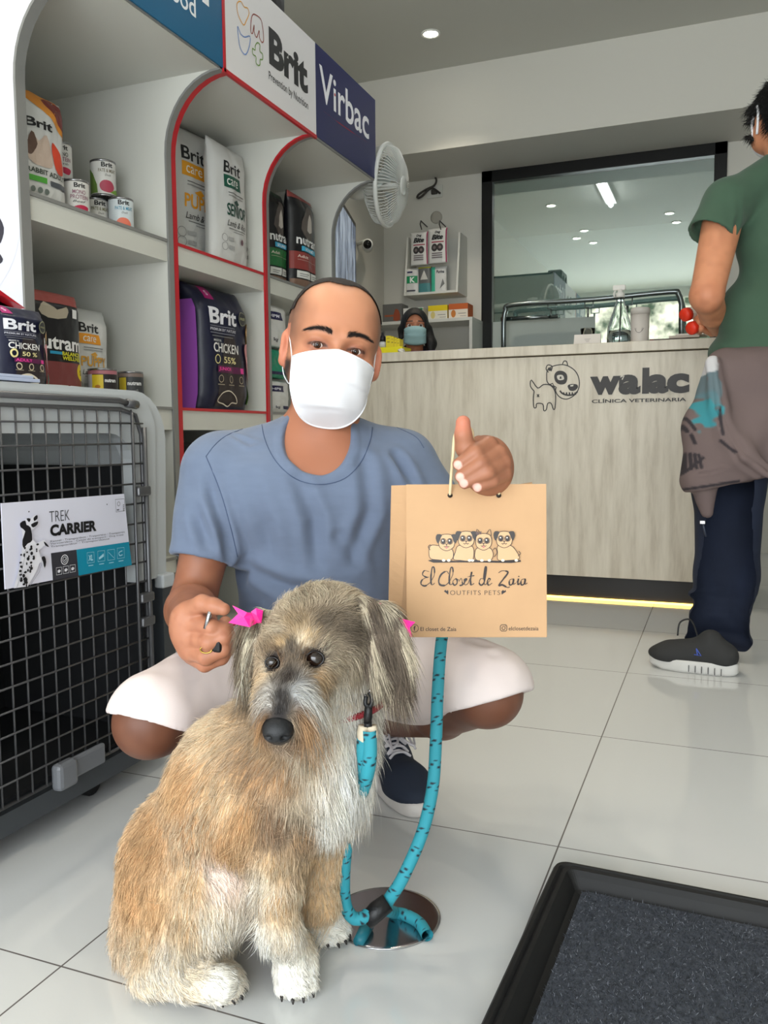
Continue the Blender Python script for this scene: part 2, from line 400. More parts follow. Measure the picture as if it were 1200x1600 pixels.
A.stroke([czoom(*p) for p in [(66, 250), (40, 215), (46, 172), (90, 228), (130, 204), (175, 208), (205, 240), (215, 290), (210, 368), (198, 374), (184, 335), (160, 335), (150, 378), (132, 384), (126, 340), (84, 336), (80, 362), (64, 362), (60, 300), (66, 250)]], LW, dark_ink, 3)
A.stroke([czoom(86, 272), czoom(100, 290)], LW, dark_ink); A.stroke([czoom(100, 272), czoom(86, 290)], LW, dark_ink)
A.stroke([czoom(*p) for p in [(172, 204), (195, 196), (200, 212), (220, 224), (214, 240)]], LW, dark_ink)
# word mark
p0 = czoom(452, 272); p1 = czoom(1143, 272)
xs = [450, 655, 818, 866, 1000, 1145]
def word(s, xa, xb, ya, yb, bold=.055):
    a = czoom(xa, ya); b2 = czoom(xb, yb); A.text(s, a[0], a[1], dark_ink, b2[0] - a[0], b2[1] - a[1], bold)
word('w', 452, 668, 277, 143); word('a', 650, 806, 275, 132); word('l', 814, 866, 268, 86, .07); word('a', 850, 1000, 268, 130); word('c', 985, 1145, 266, 124)
A.stroke([czoom(664, 152), czoom(690, 144), czoom(676, 170)], .005, (206, 200, 188))
word('CLÍNICA VETERINARIA', 466, 1122, 333, 288, .02)
W(A.build('printed_logo', ct)); 
# ================================================================== SHELVING UNIT
XS, XF, XBK = -1.6, -1.4, -2.165
PY = [1.638, 2.245, 2.84, 3.425]          # partition planes (front faces nearest the camera)
lam = mat('white_laminate', (205, 205, 198), .45)
greyedge = mat('grey_edge_band', (128, 128, 126), .4)
redm = mat('red_trim', (186, 30, 40), .35)
su = thing('display_shelving', 'tall white pet-food shelving unit with curved partitions and brand fascia', 'shelving', (XBK + .3, 2.5, 0))
def S(o): return world_child(o, su)
ZF0, ZF1 = 1.80, 2.13
def front_curve(inset=0):
    pts = [(XS, 0.0), (XS, .6), (XS, 1.58)]
    R0 = .20
    for k in range(1, 11):
        a = k / 10 * math.pi / 2
        pts.append((XS + R0 * (1 - math.cos(a)), 1.58 + (ZF0 + .0 - 1.58) * math.sin(a)))
    return pts
def partition(y, t, edge, edgem, name='partition'):
    fc = front_curve(); poly = [(XBK, 0)] + fc + [(XF, ZF1 - .002), (XBK, ZF1 - .002)]
    mb = MB(); mb.prism(poly, (0, y, 0), (1, 0, 0), (0, 0, 1), (0, t, 0), lam)
    o = S(mb.build(name, None, su))
    # edge band that follows the curve
    e = MB(); 
    vs = []; 
    for i, (x, z) in enumerate(fc):
        a = fc[max(i - 1, 0)]; c = fc[min(i + 1, len(fc) - 1)]; dx, dz = c[0] - a[0], c[1] - a[1]; q = math.hypot(dx, dz); nx, nz = dz / q, -dx / q
        for yy, off in ((y - .0015, .004), (y + t + .0015, .004), (y + t + .0015, -.003), (y - .0015, -.003)):
            vs.append((x + nx * off, yy, z + nz * off))
    N = len(fc); fs = []
    for i in range(N - 1):
        for k in range(4): fs.append((i * 4 + k, i * 4 + (k + 1) % 4, i * 4 + 4 + (k + 1) % 4, i * 4 + 4 + k))
    fs += [(0, 1, 2, 3), tuple((N - 1) * 4 + k for k in range(4))]
    e.add(vs, fs); S(e.build('edge_band', edgem, o)) if False else world_child(e.build('edge_band', edgem, o), su)
    return o
endp = partition(PY[0] , .028, .028, greyedge, 'end_panel')
endp.data.materials[0] = mat('bright_white_panel', (214, 214, 224), .4)
partition(PY[1] - .012, .022, .02, greyedge)
partition(PY[1] + .012, .020, .02, redm)
partition(PY[2] - .014, .016, .02, redm)
partition(PY[2] + .004, .016, .02, greyedge)
partition(PY[3], .022, .022, greyedge)
S(MB().box((XBK, PY[0], 0), (XBK + .012, PY[3] + .02, ZF1)).build('back_panel', lam, su))
S(MB().box((XBK, PY[0], ZF0 + .0), (XF - .006, PY[3] + .022, ZF0 + .018)).box((XBK, PY[0], ZF1 - .018), (XF - .006, PY[3] + .022, ZF1)).build('canopy', lam, su))
S(MB().box((XF - .004, PY[0], ZF0), (XF, PY[1] + .008, ZF0 + .012)).build('canopy_edge', greyedge, su))
S(MB().box((XF - .004, PY[2] + .01, ZF0 - .004), (XF + .002, PY[3] + .02, ZF0 + .006)).build('canopy_edge', greyedge, su))
# shelf boards
def board(y0, y1, z, th, edgem, name='shelf'):
    o = S(MB().box((XBK + .012, y0, z - th), (XS - .004, y1, z)).build(name, lam, su))
    world_child(MB().box((XS - .004, y0, z - .008), (XS + .001, y1, z + .001)).build('edge_band', edgem, o), su)
    return o
for (y0, y1, em, ze) in ((PY[0] + .028, PY[1] - .012, greyedge, 0), (PY[1] + .032, PY[2] - .014, redm, 1), (PY[2] + .02, PY[3], greyedge, 0)):
    board(y0, y1, 1.325, .066, em); board(y0, y1, .812, .07, em); board(y0, y1, .34, .05, em); board(y0, y1, .05, .05, em)
# fascia panels
def fascia(y0, y1, rgb, name, lab):
    o = S(MB().box((XF - .003, y0, ZF0 + .004), (XF + .004, y1, ZF1 - .001), None).build(name, ink(rgb, .35), su)); o['label'] = lab; return o
FY = [PY[0], 2.258, 2.865, 3.435]
fa1 = fascia(FY[0], FY[1] - .008, (12, 92, 132), 'fascia_sign', 'blue fascia sign')
fa2 = fascia(FY[1], FY[2], (226, 224, 226), 'fascia_sign', 'white fascia sign with black lettering and four coloured outline icons')
fa3 = fascia(FY[2], FY[3], (27, 33, 86), 'fascia_sign', 'navy fascia sign with white lettering')
S(MB().box((XF - .004, FY[1] - .012, ZF0 - .004), (XF + .006, FY[1] + .001, ZF1)).box((XF - .004, FY[1] - .01, ZF0 - .006), (XF + .006, FY[2] + .001, ZF0 + .006)).build('red_trim', redm, su))
FN = plane_fn((XF + .004, 0, 0), (0, 1, 0), (0, 0, 1), (1, 0, 0))
def fpx(u, v): p = on(0, XF + .004, u, v); return (p.y, p.z)
def fz(x, y): return fpx(340 + x / 4.615, y / 4.615)
def ftext(A, s, a, b_, rgb, bold, **k):     # a: left-bottom pixel, b_: right-top pixel of the word in the crop
    A.text(s, a[0], a[1], rgb, b_[0] - a[0], b_[1] - a[1], bold, **k)
A = Art(FN)
yl = fpx(306, 30)[0]
A.text('Pet Food', yl - .27, fpx(306, 22)[1] - .012, (235, 240, 245), .27, .052, .01)
A.text('nutram', FY[0] + .06, fpx(325, 12)[1], (240, 242, 245), fpx(326, 0)[0] - FY[0] - .06, .15, .06)
world_child(A.build('lettering', fa1), su)
A = Art(FN); k0 = (44, 44, 46)
a = fz(372, 470); b_ = fz(650, 640); c = fz(372, 200)
A.text('Brit', a[0], a[1] + .004, k0, b_[0] - a[0], c[1] - a[1], .045)
a = fz(368, 560); b_ = fz(652, 760); A.text('Prevention by Nutrition', a[0], a[1] - .012, k0, b_[0] - a[0], .034, .004)
A.stroke([fz(*p) for p in [(185, 180), (148, 110), (138, 30), (165, 10), (190, 50), (215, 60), (225, 100), (205, 150)]], .0035, (226, 160, 50), 4, True)
A.stroke([fz(*p) for p in [(250, 110), (268, 105), (310, 140), (325, 210), (330, 290), (318, 305), (300, 270), (298, 220), (280, 270), (262, 230), (262, 180), (250, 240), (238, 225), (240, 150)]], .0035, (150, 62, 50), 4, True)
A.stroke([fz(*p) for p in [(142, 190), (165, 245), (195, 268), (232, 262), (228, 330), (205, 390), (180, 380), (155, 320)]], .0035, (110, 145, 205), 3, True)
A.stroke([fz(*p) for p in [(270, 330), (285, 308), (303, 325), (303, 370), (322, 390), (322, 430), (304, 430), (304, 465), (290, 472), (275, 450), (275, 410), (252, 390), (250, 350), (268, 362)]], .0035, (110, 150, 60), 4, True)
world_child(A.build('lettering', fa2), su)
A = Art(FN)
a = fz(735, 760); b_ = fz(1090, 920)
A.text('Virbac', a[0], fz(735, 690)[1] - .013, (240, 240, 245), b_[0] - a[0], .125, .012)
A.disc(*fz(845, 684), .006, (200, 40, 50))
A.stroke([fz(760, 800), fz(900, 905), fz(1075, 1025)], [.0005, .004, .0005], (150, 30, 50), 6)
world_child(A.build('lettering', fa3), su)
# round emblem on the outer end panel facing the street
A = Art(plane_fn((0, PY[0], 0), (1, 0, 0), (0, 0, 1), (0, -1, 0)))
p = on(1, PY[0], 2, 340)
A.ring(p.x - .15, p.z, .21, .003, (214, 216, 226), n=48)
A.poly([(p.x - .05 + a * .05, p.z + b * .05) for a, b in [(0, 2.1), (.55, 1.9), (1.0, 1.25), (.6, 1.05), (.75, .3), (1.15, -.5), (.9, -1.2), (.5, -1.35), (1.0, -2.0), (.6, -2.25), (0, -2.1), (-.9, -1), (-1.0, 1)]], (52, 50, 62), 3)
world_child(A.build('printed_emblem', endp), su)

p = on(0, -1.45, 448, 10)
bx = thing('black_speaker', 'small black speaker box standing on top of the shelving unit', 'speaker', (-1.52, p.y - .14, ZF1 + .0005))
MB().box((-.07, -.16, 0), (.07, .14, .15), None, .02).build('case', mat('speaker_black', (14, 14, 15), .4), bx)
MB().tube([(.071, .05, .06), (.075, .05, .06)], .045, None, 24).tube([(.071, -.08, .06), (.075, -.08, .06)], .045, None, 24).build('speaker_cone', mat('speaker_cone', (34, 34, 36), .7), bx)
A = Art(plane_fn((.0705, 0, 0), (0, 1, 0), (0, 0, 1), (1, 0, 0))); A.text('H', .100, .095, (170, 170, 170), .018, .03, .02); A.build('lettering', bx)
# ================================================================== PET CARRIER
KX = -1.11
plas_light = mat('light_grey_plastic', (196, 200, 202), .38)
plas_dark = mat('charcoal_plastic', (62, 66, 70), .45)
wire_m = mat('grey_wire', (98, 98, 100), .35, metal=.5)
dark_in = mat('dark_interior', (24, 25, 28), .8)
cr_ = thing('pet_carrier', 'large dog carrier, pale lid on charcoal base, wire door with sign', 'pet carrier', (-1.34, 1.15, 0))
def K(o): return world_child(o, cr_)
Y0, Y1, Z0, Z1 = .74, 1.535, .045, .815
def rrect(y0, y1, z0, z1, r, n=6):
    pts = []
    for (cy, cz, a0) in ((y1 - r, z1 - r, 0), (y0 + r, z1 - r, 90), (y0 + r, z0 + r, 180), (y1 - r, z0 + r, 270)):
        for k in range(n + 1):
            a = R_(a0 + 90 * k / n); pts.append((cy + r * math.cos(a), cz + r * math.sin(a)))
    return pts
def halfring(y0, y1, z0, z1, r, th, top):
    o = [p for p in rrect(y0, y1, z0, z1, r)]; i_ = [p for p in rrect(y0 + th, y1 - th, z0 + th, z1 - th, r)]
    zc = .42
    if top:
        a = [(y1 - .012, zc)] + [p for p in o if p[1] > zc] + [(y0 + .012, zc)]; b = [(y1 - th, zc)] + [p for p in i_ if p[1] > zc] + [(y0 + th, zc)]
    else:
        a = [(y0 + .0, zc)] + [p for p in o if p[1] < zc] + [(y1, zc)]; b = [(y0 + th, zc)] + [p for p in i_ if p[1] < zc] + [(y1 - th, zc)]
    return a + b[::-1]
up = MB(); up.prism(halfring(Y0, Y1, Z0, Z1, .10, .05, True), (KX - .012, 0, 0), (0, 1, 0), (0, 0, 1), (-.455, 0, 0))
up.prism(halfring(Y0 + .03, Y1 - .045, Z0, Z1 - .012, .07, .075, True), (KX - .004, 0, 0), (0, 1, 0), (0, 0, 1), (-.03, 0, 0))
up.box((KX - .467, Y0 + .03, .42), (KX - .452, Y1 - .03, Z1 - .03))
K(up.build('upper_shell', plas_light, cr_))
lo = MB(); lo.prism(halfring(Y0, Y1, Z0, Z1, .05, .04, False), (KX - .002, 0, 0), (0, 1, 0), (0, 0, 1), (-.46, 0, 0))
lo.box((KX - .462, Y0 + .02, .06), (KX - .447, Y1 - .02, .42))
K(lo.build('lower_shell', plas_dark, cr_))
K(MB().box((KX - .44, Y0 + .06, .09), (KX - .43, Y1 - .06, .66)).box((KX - .43, Y1 - .075, .09), (KX - .03, Y1 - .06, .66)).box((KX - .43, Y0 + .06, .088), (KX - .03, Y1 - .06, .095)).build('inner_lining', dark_in, cr_))
for yy in (1.10, 1.16, 1.215, 1.27, 1.33):
    K(MB().box((KX - .428, yy, .60), (KX - .425, yy + .016, .78), None).build('rear_slot', mat('slot_light', (150, 148, 138), .7), cr_))
for xx in (-1.17, -1.50):
    for yy in (Y0 + .09, 1.31):
        K(MB().lathe([(.022, -.012), (.024, -.008), (.024, .008), (.022, .012)], None, 18, Matrix.Translation((xx, yy, .0245)) @ Matrix.Rotation(R_(90), 4, 'Y')).box((xx - .016, yy - .02, .03), (xx + .016, yy + .02, .052)).build('caster_wheel', mat('black_rubber', (16, 16, 17), .6), cr_))
K(MB().box((KX - .02, Y1 - .045, .395), (KX + .004, Y1 - .002, .425), None, .004).build('side_clip', plas_light, cr_))
door = K(MB().tube([(KX + .004, Y0 + .06, .10), (KX + .004, 1.432, .10), (KX + .004, 1.432, .725), (KX + .004, 1.415, .765), (KX + .004, 1.37, .775), (KX + .004, Y0 + .06, .775)], .0045, None, 8, closed=True).build('wire_door', wire_m, cr_))
g = MB()
y = 1.432 - .032
while y > Y0 + .07:
    g.tube([(KX + .006, y, .10), (KX + .006, y, .775)], .0019, None, 6); y -= .0335
z = .14
while z < .77:
    g.tube([(KX + .009, Y0 + .06, z), (KX + .009, 1.432, z)], .0019, None, 6); z += .0405
K(g.build('wire_grid', wire_m, door))
K(MB().tube([(KX + .008, Y0 + .06, .792), (KX + .008, 1.36, .792), (KX + .008, 1.40, .786)], .006, None, 8).tube([(KX + .008, 1.385, .788), (KX + .008, 1.415, .785)], .009, None, 8).build('hinge_rod', wire_m, cr_))
K(MB().tube([(KX + .012, 1.432, .09), (KX + .012, 1.432, .74)], .005, None, 8).tube([(KX + .012, 1.395, .10), (KX + .012, 1.395, .77)], .003, None, 6).build('locking_rod', wire_m, cr_))
for zz in (.38, .33, .16, .60): K(MB().box((KX + .002, 1.40, zz), (KX + .02, 1.44, zz + .02), None, .004).build('rod_clip', wire_m, cr_))
K(MB().box((KX + .004, 1.142, .085), (KX + .028, 1.19, .135), None, .008).box((KX + .006, 1.185, .092), (KX + .018, 1.275, .132), None, .005).build('latch', mat('latch_grey', (112, 114, 118), .35), cr_))
# cardboard sign tied to the door
SXP = KX + .014
def sgn(x, y): p = on(0, SXP, x / 5, 740 + y / 5); return (p.y, p.z)
corners = [sgn(42, 905), sgn(1025, 712), sgn(970, 158), sgn(10, 232)]
sign = K(MB().prism(corners, (SXP, 0, 0), (0, 1, 0), (0, 0, 1), (-.002, 0, 0)).build('carrier_sign', ink((226, 226, 240), .4), cr_)); sign['label'] = 'white and turquoise printed sign with a spotted dog'
A = Art(plane_fn((SXP, 0, 0), (0, 1, 0), (0, 0, 1), (1, 0, 0)))
bk = (22, 22, 26)
A.poly([sgn(*p) for p in [(412, 836), (612, 797), (595, 594), (396, 622)]], (52, 52, 60))
A.poly([sgn(*p) for p in [(612, 797), (1028, 714), (1005, 533), (595, 594)]], (0, 142, 172))
def stext(s, x0, y0, x1, y1, hpx, rgb, bold):   # baseline from (x0,y0) to (x1,y1)
    a, b2, c = sgn(x0, y0), sgn(x1, y1), sgn(x0, y0 - hpx)
    A.text(s, a[0], a[1], rgb, math.hypot(b2[0] - a[0], b2[1] - a[1]), c[1] - a[1], bold, rot=math.atan2(b2[1] - a[1], b2[0] - a[0]))
stext('TREK', 384, 380, 542, 362, 84, (60, 60, 66), -.012)
stext('CARRIER', 390, 492, 752, 448, 92, bk, .05)
for i in range(3):
    pass
stext('Kennel · Transportbox · Trasportino · Transportín', 390, 542, 970, 466, 20, (90, 90, 100), .0)
stext('Vervoersbox · Caisse de transport · Dog crate', 390, 560, 960, 486, 18, (90, 90, 100), .0)
stext('Transportbur · Transportkasse', 390, 582, 850, 518, 18, (90, 90, 100), .0)
wh = (235, 235, 240)
A.ring(*sgn(500, 672), .0085, .0015, wh); A.ring(*sgn(500, 672), .005, .001, wh)
A.stroke([sgn(492, 672), sgn(499, 682), sgn(510, 662)], .0012, wh)
for k, (x, y) in enumerate([(455, 762), (508, 752), (560, 742)]):
    A.stroke([sgn(x - 22, y - 26), sgn(x + 20, y - 32), sgn(x + 22, y + 22), sgn(x - 20, y + 30)], .0009, wh, 0, True)
    A.poly([sgn(x - 12, y - 4), sgn(x + 2, y - 14), sgn(x + 14, y - 4), sgn(x + 4, y + 12), sgn(x - 10, y + 12)], wh)
lb = (170, 225, 240)
for k, (x, y) in enumerate([(700, 658), (782, 646), (858, 636), (932, 622)]):
    A.stroke([sgn(x - 28, y - 40), sgn(x + 26, y - 46), sgn(x + 28, y + 34), sgn(x - 26, y + 42)], .0009, lb, 0, True)
    if k == 0: stext('XL', x - 18, y + 24, x + 18, y + 20, 46, lb, .04)
    elif k == 1: A.poly([sgn(x - 20, y + 10), sgn(x + 18, y - 24), sgn(x + 20, y), sgn(x - 16, y + 26)], lb)
    elif k == 2: A.stroke([sgn(x - 22, y - 22), sgn(x + 22, y + 22)], .0009, lb)
    else: A.stroke([sgn(x + 12, y - 20), sgn(x - 14, y - 6), sgn(x - 8, y + 18), sgn(x + 14, y + 10)], .002, lb, 4)
    A.stroke([sgn(x - 18, y + 62), sgn(x + 20, y + 56)], .0014, lb)
A.stroke([sgn(*p) for p in [(888, 202), (958, 196), (962, 290), (894, 300)]], .0009, bk, 0, True)
A.ring(*sgn(914, 236), .004, .0008, bk); A.text('PETS', sgn(958, 290)[0], sgn(958, 290)[1], bk, .013, .0035, .02, rot=R_(90)); A.text('M', sgn(900, 290)[0], sgn(900, 290)[1], bk, .006, .003, .02)
A.disc(*sgn(210, 297), .0013, bk); A.disc(*sgn(821, 240), .0013, bk)
# leaping dalmatian
A.poly([sgn(*p) for p in [(140, 385), (178, 362), (200, 345), (225, 350), (250, 325), (275, 330), (270, 370), (278, 400), (240, 435), (220, 440), (235, 510), (270, 545), (330, 515), (365, 570), (330, 560), (285, 600), (300, 650), (335, 660), (340, 720), (325, 740), (310, 690), (290, 700), (270, 760), (200, 880), (90, 895), (120, 790), (150, 650), (155, 560), (160, 480)]], (238, 238, 246))
for pts in ([(140, 385), (180, 365), (190, 400), (222, 420), (235, 520), (200, 545), (165, 580), (158, 520), (180, 450), (145, 420)], [(190, 350), (222, 352), (210, 380)], [(245, 345), (272, 322), (275, 350), (250, 370)], [(225, 395), (278, 372), (272, 400), (240, 420)],
            [(325, 530), (345, 545), (365, 572), (335, 560)], [(305, 655), (330, 645), (342, 690), (330, 738), (318, 690)]):
    A.poly([sgn(*p) for p in pts], bk, 2)
rs = random.Random(4)
for k in range(46):
    t_ = rs.random(); x = 200 - 80 * t_ + rs.uniform(-50, 70) * (1 - .2 * t_); y = 560 + 320 * t_ + rs.uniform(-10, 10)
    if x < 150 - 60 * t_ + 8 or x > 300 - 80 * t_: continue
    q = sgn(x, y); A.disc(q[0], q[1], rs.uniform(.0016, .0034), bk, rs.uniform(.0016, .0036), 8)
A.stroke([sgn(165, 590), sgn(150, 680), sgn(125, 790), sgn(92, 893)], .0006, (120, 120, 130))
A.stroke([sgn(290, 700), sgn(270, 765), sgn(190, 885)], .0006, (120, 120, 130))
world_child(A.build('printed_artwork', sign), cr_)

# ================================================================== PACKAGES
def bag(name, label, cat, w_, h_, d_, base, draw, loc, rotz, group=None, side=None, pinch=.16, lean=0, back=None, wr=.006, topcol=None, seed=1):
    """filled pouch: front faces local -Y; drawn artwork follows its bulge"""
    t = thing(name, label, cat, loc, (lean, 0, rotz), group)
    def prof(u, v):              # half depth at u (-1..1), v (0..1)
        top = min(1, max(0, (1 - v) / pinch)) ; top = top ** .6 if top > 0 else 0
        bot = .8 + .2 * min(1, v / .12)
        e = max(0, 1 - abs(u) ** (6 if side else 2.6)) ** .5
        return (d_ / 2) * (top * bot * e * .97 + .03 * (1 if abs(u) < .99 else .2)) + .001
    def wx(v): return 1 - .05 * math.sin(math.pi * min(1, v)) + (.03 if v > .93 else 0) - .04 * max(0, .1 - v) * 5
    def fp(u, v, h=0):           # u,v in metres, u from -w/2
        a = max(-1, min(1, u / (w_ / 2))); b = max(0, min(1, v / h_))
        nn = mnoise.noise(Vector((a * 2 + seed, b * 3.5, seed))) * wr + mnoise.noise(Vector((a * 5, b * 9, seed + 5))) * wr * .4
        return Vector((u * wx(b), -(prof(a, b) + nn * min(1, (1 - abs(a)) * 4) * (1 - (b > .97)) + h), v))
    NU, NV = 28, 36; vs = []; fs = []
    for j in range(NV + 1):
        for i in range(NU + 1):
            vs.append(fp((i / NU - .5) * w_, j / NV * h_))
    nf = len(vs)
    for j in range(NV + 1):
        for i in range(NU + 1):
            p = fp((i / NU - .5) * w_, j / NV * h_); vs.append(Vector((p.x, -p.y if p.y < 0 else .001, p.z)))
    sidef = []
    for j in range(NV):
        for i in range(NU):
            a = j * (NU + 1) + i
            q = (a, a + 1, a + NU + 2, a + NU + 1); fs.append(q); fs.append(tuple(nf + x for x in q[::-1]))
        for i in (0, NU):
            a = j * (NU + 1) + i; fs.append((a, a + NU + 1, nf + a + NU + 1, nf + a))
    for j in (0, NV):
        for i in range(NU):
            a = j * (NU + 1) + i; fs.append((a, a + 1, nf + a + 1, nf + a))
    mb = MB(); mb.add(vs, fs, None, True)
    bo = mb.build('pouch', base, t)
    A = Art(lambda u, v, h: fp(u, v, h + .0006), step=.0075); A.inc = .0002
    if side:
        A2 = MB(); vs2 = []
        for j in range(NV + 1):
            b = j / NV; p = fp(-w_ / 2 * .985, b * h_ * .86)
            yy = prof(-.9, b * .86)
            for s_ in (-1, -.4, 0, .4, 1):
                vs2.append(Vector((-w_ / 2 * wx(b) - .002 - .012 * math.cos(s_ * 1.3) * (1 if b < .93 else .2), s_ * yy * 1.0, b * h_ * .86)))
        f2 = [(j * 5 + k, j * 5 + k + 1, j * 5 + 6 + k, j * 5 + 5 + k) for j in range(NV) for k in range(4)]
        A2.add(vs2, f2, None, True).build('side_gusset', side, t)
    draw(A, w_, h_)
    if A.mb.v: A.build('printed_design', t)
    return t
def foil(name, rgb): return mat('foil_' + name, rgb, .35, bump=.25, bscale=30, dist=.004)
white_foil = foil('white', (206, 206, 204)); black_foil = foil('black', (24, 24, 28)); navy_foil = foil('navy', (24, 27, 52)); purple_foil = foil('purple', (158, 84, 184)); blue_foil = foil('blue', (10, 110, 160)); teal_foil = foil('green', (20, 130, 100)); kraft_foil = foil('grey', (96, 98, 98))
bkk = (26, 26, 28)
def d_care(col, kind, kcol):
    def d(A, w, h):
        A.text('Brit', -w * .30, h * .74, bkk, w * .42, h * .095, .018)
        A.poly([(-w * .30, h * .625), (w * .16, h * .625), (w * .12, h * .725), (-w * .30, h * .725)], col)
        A.text('care', -w * .24, h * .648, (235, 235, 230), w * .30, h * .052, .0)
        A.rect(-w * .22, h * .56, w * .2, h * .57, (150, 150, 148)); A.rect(-w * .22, h * .585, w * .22, h * .592, (90, 90, 90))
        A.text(kind, -w * .26, h * .40, kcol, w * .56, h * .10, .02)
        A.poly([(-w * .1, h * .52), (w * .02, h * .55), (w * .08, h * .52), (w * .04, h * .505), (w * .03, h * .49), (-w * .05, h * .505)], kcol)
        A.text('Lamb & Rice', -w * .26, h * .315, bkk, w * .54, h * .05, 0, .4)
        A.rect(-w * .22, h * .295, w * .26, h * .300, (90, 90, 90)); A.rect(-w * .1, h * .275, w * .18, h * .279, (110, 110, 110))
        for x, y in ((-.32, .21), (-.32, .14), (.3, .2), (.3, .13)): A.ring(w * x, h * y, w * .055, .0015, (120, 120, 120), n=14); A.rect(w * (x + .08), h * (y - .015), w * (x + .22), h * (y + .015), (170, 170, 170))
        A.disc(w * .12, h * .21, w * .045, (110, 80, 90), n=8)
    return d
def d_premium(pct, kind):
    def d(A, w, h):
        A.poly([(-w * .28, h * .03), (w * .30, h * .03), (w * .24, h * .42), (w * .08, h * .60), (-w * .1, h * .60)], (48, 40, 42))
        A.rect(-w * .34, h * .88, -w * .2, h * .985, (170, 30, 110)); A.text('S', -w * .29, h * .91, (235, 200, 225), w * .04, h * .04, .03)
        A.text('Brit', -w * .36, h * .685, (226, 226, 232), w * .5, h * .13, .03)
        A.rect(-w * .36, h * .664, w * .10, h * .668, (150, 150, 160)); A.text('PREMIUM BY NATURE', -w * .36, h * .63, (190, 190, 200), w * .48, h * .022, .02)
        A.rect(-w * .36, h * .61, w * .10, h * .614, (150, 150, 160)); A.rect(-w * .34, h * .585, w * .06, h * .59, (130, 130, 130))
        A.text('MADE IN', -w * .32, h * .545, (200, 200, 200), w * .14, h * .018, .02)
        A.text('CHICKEN', -w * .33, h * .46, (232, 230, 226), w * .5, h * .075, .015)
        A.ring(-w * .26, h * .405, w * .046, .0035, (228, 215, 150)); A.text(pct, -w * .14, h * .378, (232, 220, 160), w * .26, h * .052, .015)
        A.rect(-w * .26, h * .30, w * .28, h * .355, (90, 26, 70)); A.text(kind, -w * .24, h * .31, (230, 60, 150), w * .26, h * .035, .02); A.rect(w * .2, h * .305, w * .27, h * .35, (226, 60, 150))
        for x in (-.2, .0, .2): A.ring(w * x, h * .25, w * .04, .002, (205, 190, 160), n=10); A.rect(w * (x - .06), h * .2, w * (x + .06), h * .208, (150, 140, 120))
        A.disc(w * .26, h * .76, w * .08, (52, 52, 54), n=16); A.ring(w * .26, h * .76, w * .075, .002, (150, 150, 120)); A.text('FREE', w * .21, h * .75, (170, 170, 130), w * .1, h * .02, .02)
        A.poly([(w * .33, h * .66), (w * .45, h * .74), (w * .48, h * .64), (w * .46, h * .56), (w * .40, h * .6)], (206, 160, 96), 3)
        A.poly([(w * .30, h * .52), (w * .36, h * .56), (w * .45, h * .54), (w * .47, h * .34), (w * .40, h * .2), (w * .38, h * .36)], (214, 142, 148), 3)
        A.poly([(w * .36, h * .44), (w * .44, h * .46), (w * .43, h * .38)], (238, 180, 182), 3)
        A.poly([(w * .36, h * .06), (w * .47, h * .06), (w * .46, h * .22), (w * .42, h * .12)], (92, 140, 50), 2)
        A.stroke([(-w * .26, h * .07), (-w * .2, h * .13), (-w * .06, h * .155), (w * .05, h * .12), (w * .12, h * .06), (w * .02, h * .06), (-w * .04, h * .03), (-w * .14, h * .05)], .004, (220, 210, 190), 4, True)
    return d
def d_nutram(strip, band=(62, 170, 210)):
    def d(A, w, h):
        A.rect(-w * .5, h * .93, w * .5, h * 1.0, (150, 70, 66) if strip != (40, 110, 60) else (40, 60, 50))
        A.poly([(-w * .3, h * .62), (-w * .1, h * .85), (w * .08, h * .86), (w * .1, h * .6), (w * .02, h * .5)], (92, 84, 80), 3)
        A.poly([(-w * .1, h * .62), (w * .0, h * .8), (w * .1, h * .62)], (190, 182, 175), 2)
        A.rect(w * .22, h * .86, w * .32, h * .91, (225, 225, 225))
        A.text('nutram', -w * .42, h * .455, (235, 235, 235), w * .84, h * .085, .025)
        A.rect(-w * .3, h * .39, w * .3, h * .44, band); A.text('SOUND', -w * .2, h * .4, (240, 240, 240), w * .4, h * .03, .02)
        A.rect(-w * .5, h * .19, w * .5, h * .375, strip); A.text('Adult', -w * .4, h * .315, (230, 215, 205), w * .3, h * .03, .01); A.rect(-w * .4, h * .29, w * .3, h * .293, (200, 180, 170))
        A.rect(-w * .42, h * .10, -w * .04, h * .175, (222, 222, 218)); A.rect(w * .0, h * .10, w * .38, h * .175, (222, 222, 218))
        for x in (-.36, .06): A.rect(w * x, h * .14, w * (x + .26), h * .147, (110, 110, 110)); A.rect(w * x, h * .12, w * (x + .2), h * .126, (110, 110, 110))
        A.rect(-w * .5, 0.002, w * .5, h * .085, (128, 100, 84))
    return d
def place(u0, u1, vt, z0, xp, vmid=None):
    vm = vmid or (vt + 60); a = on(0, xp, u0, vm); b = on(0, xp, u1, vm); um = (u0 + u1) / 2
    tp = on(0, xp, um, vt); return (xp, (a.y + b.y) / 2, z0), b.y - a.y, tp.z - z0
Q = R_(90)
# --- middle bay, top shelf
Zt = 1.3262; Zm = .8132; Zl = .3412
loc, w1, h1 = place(257, 335, 188, Zt, -1.765)
bag('pet_food_bag', 'white puppy food bag with orange lettering on the upper middle shelf', 'pet food bag', w1, min(h1, .465), .09, white_foil, d_care((230, 160, 40), 'PUPPY', (232, 160, 40)), (loc[0] - .01, loc[1], Zt), Q - .08, seed=2)
loc, w1, h1 = place(330, 386, 228, Zt, -1.655)
bag('pet_food_bag', 'white senior food bag with dark green lettering on the upper middle shelf', 'pet food bag', w1, h1, .085, white_foil, d_care((24, 84, 66), 'SENIOR', (24, 70, 56)), (loc[0] - .02, loc[1], Zt), Q + .03, seed=5)
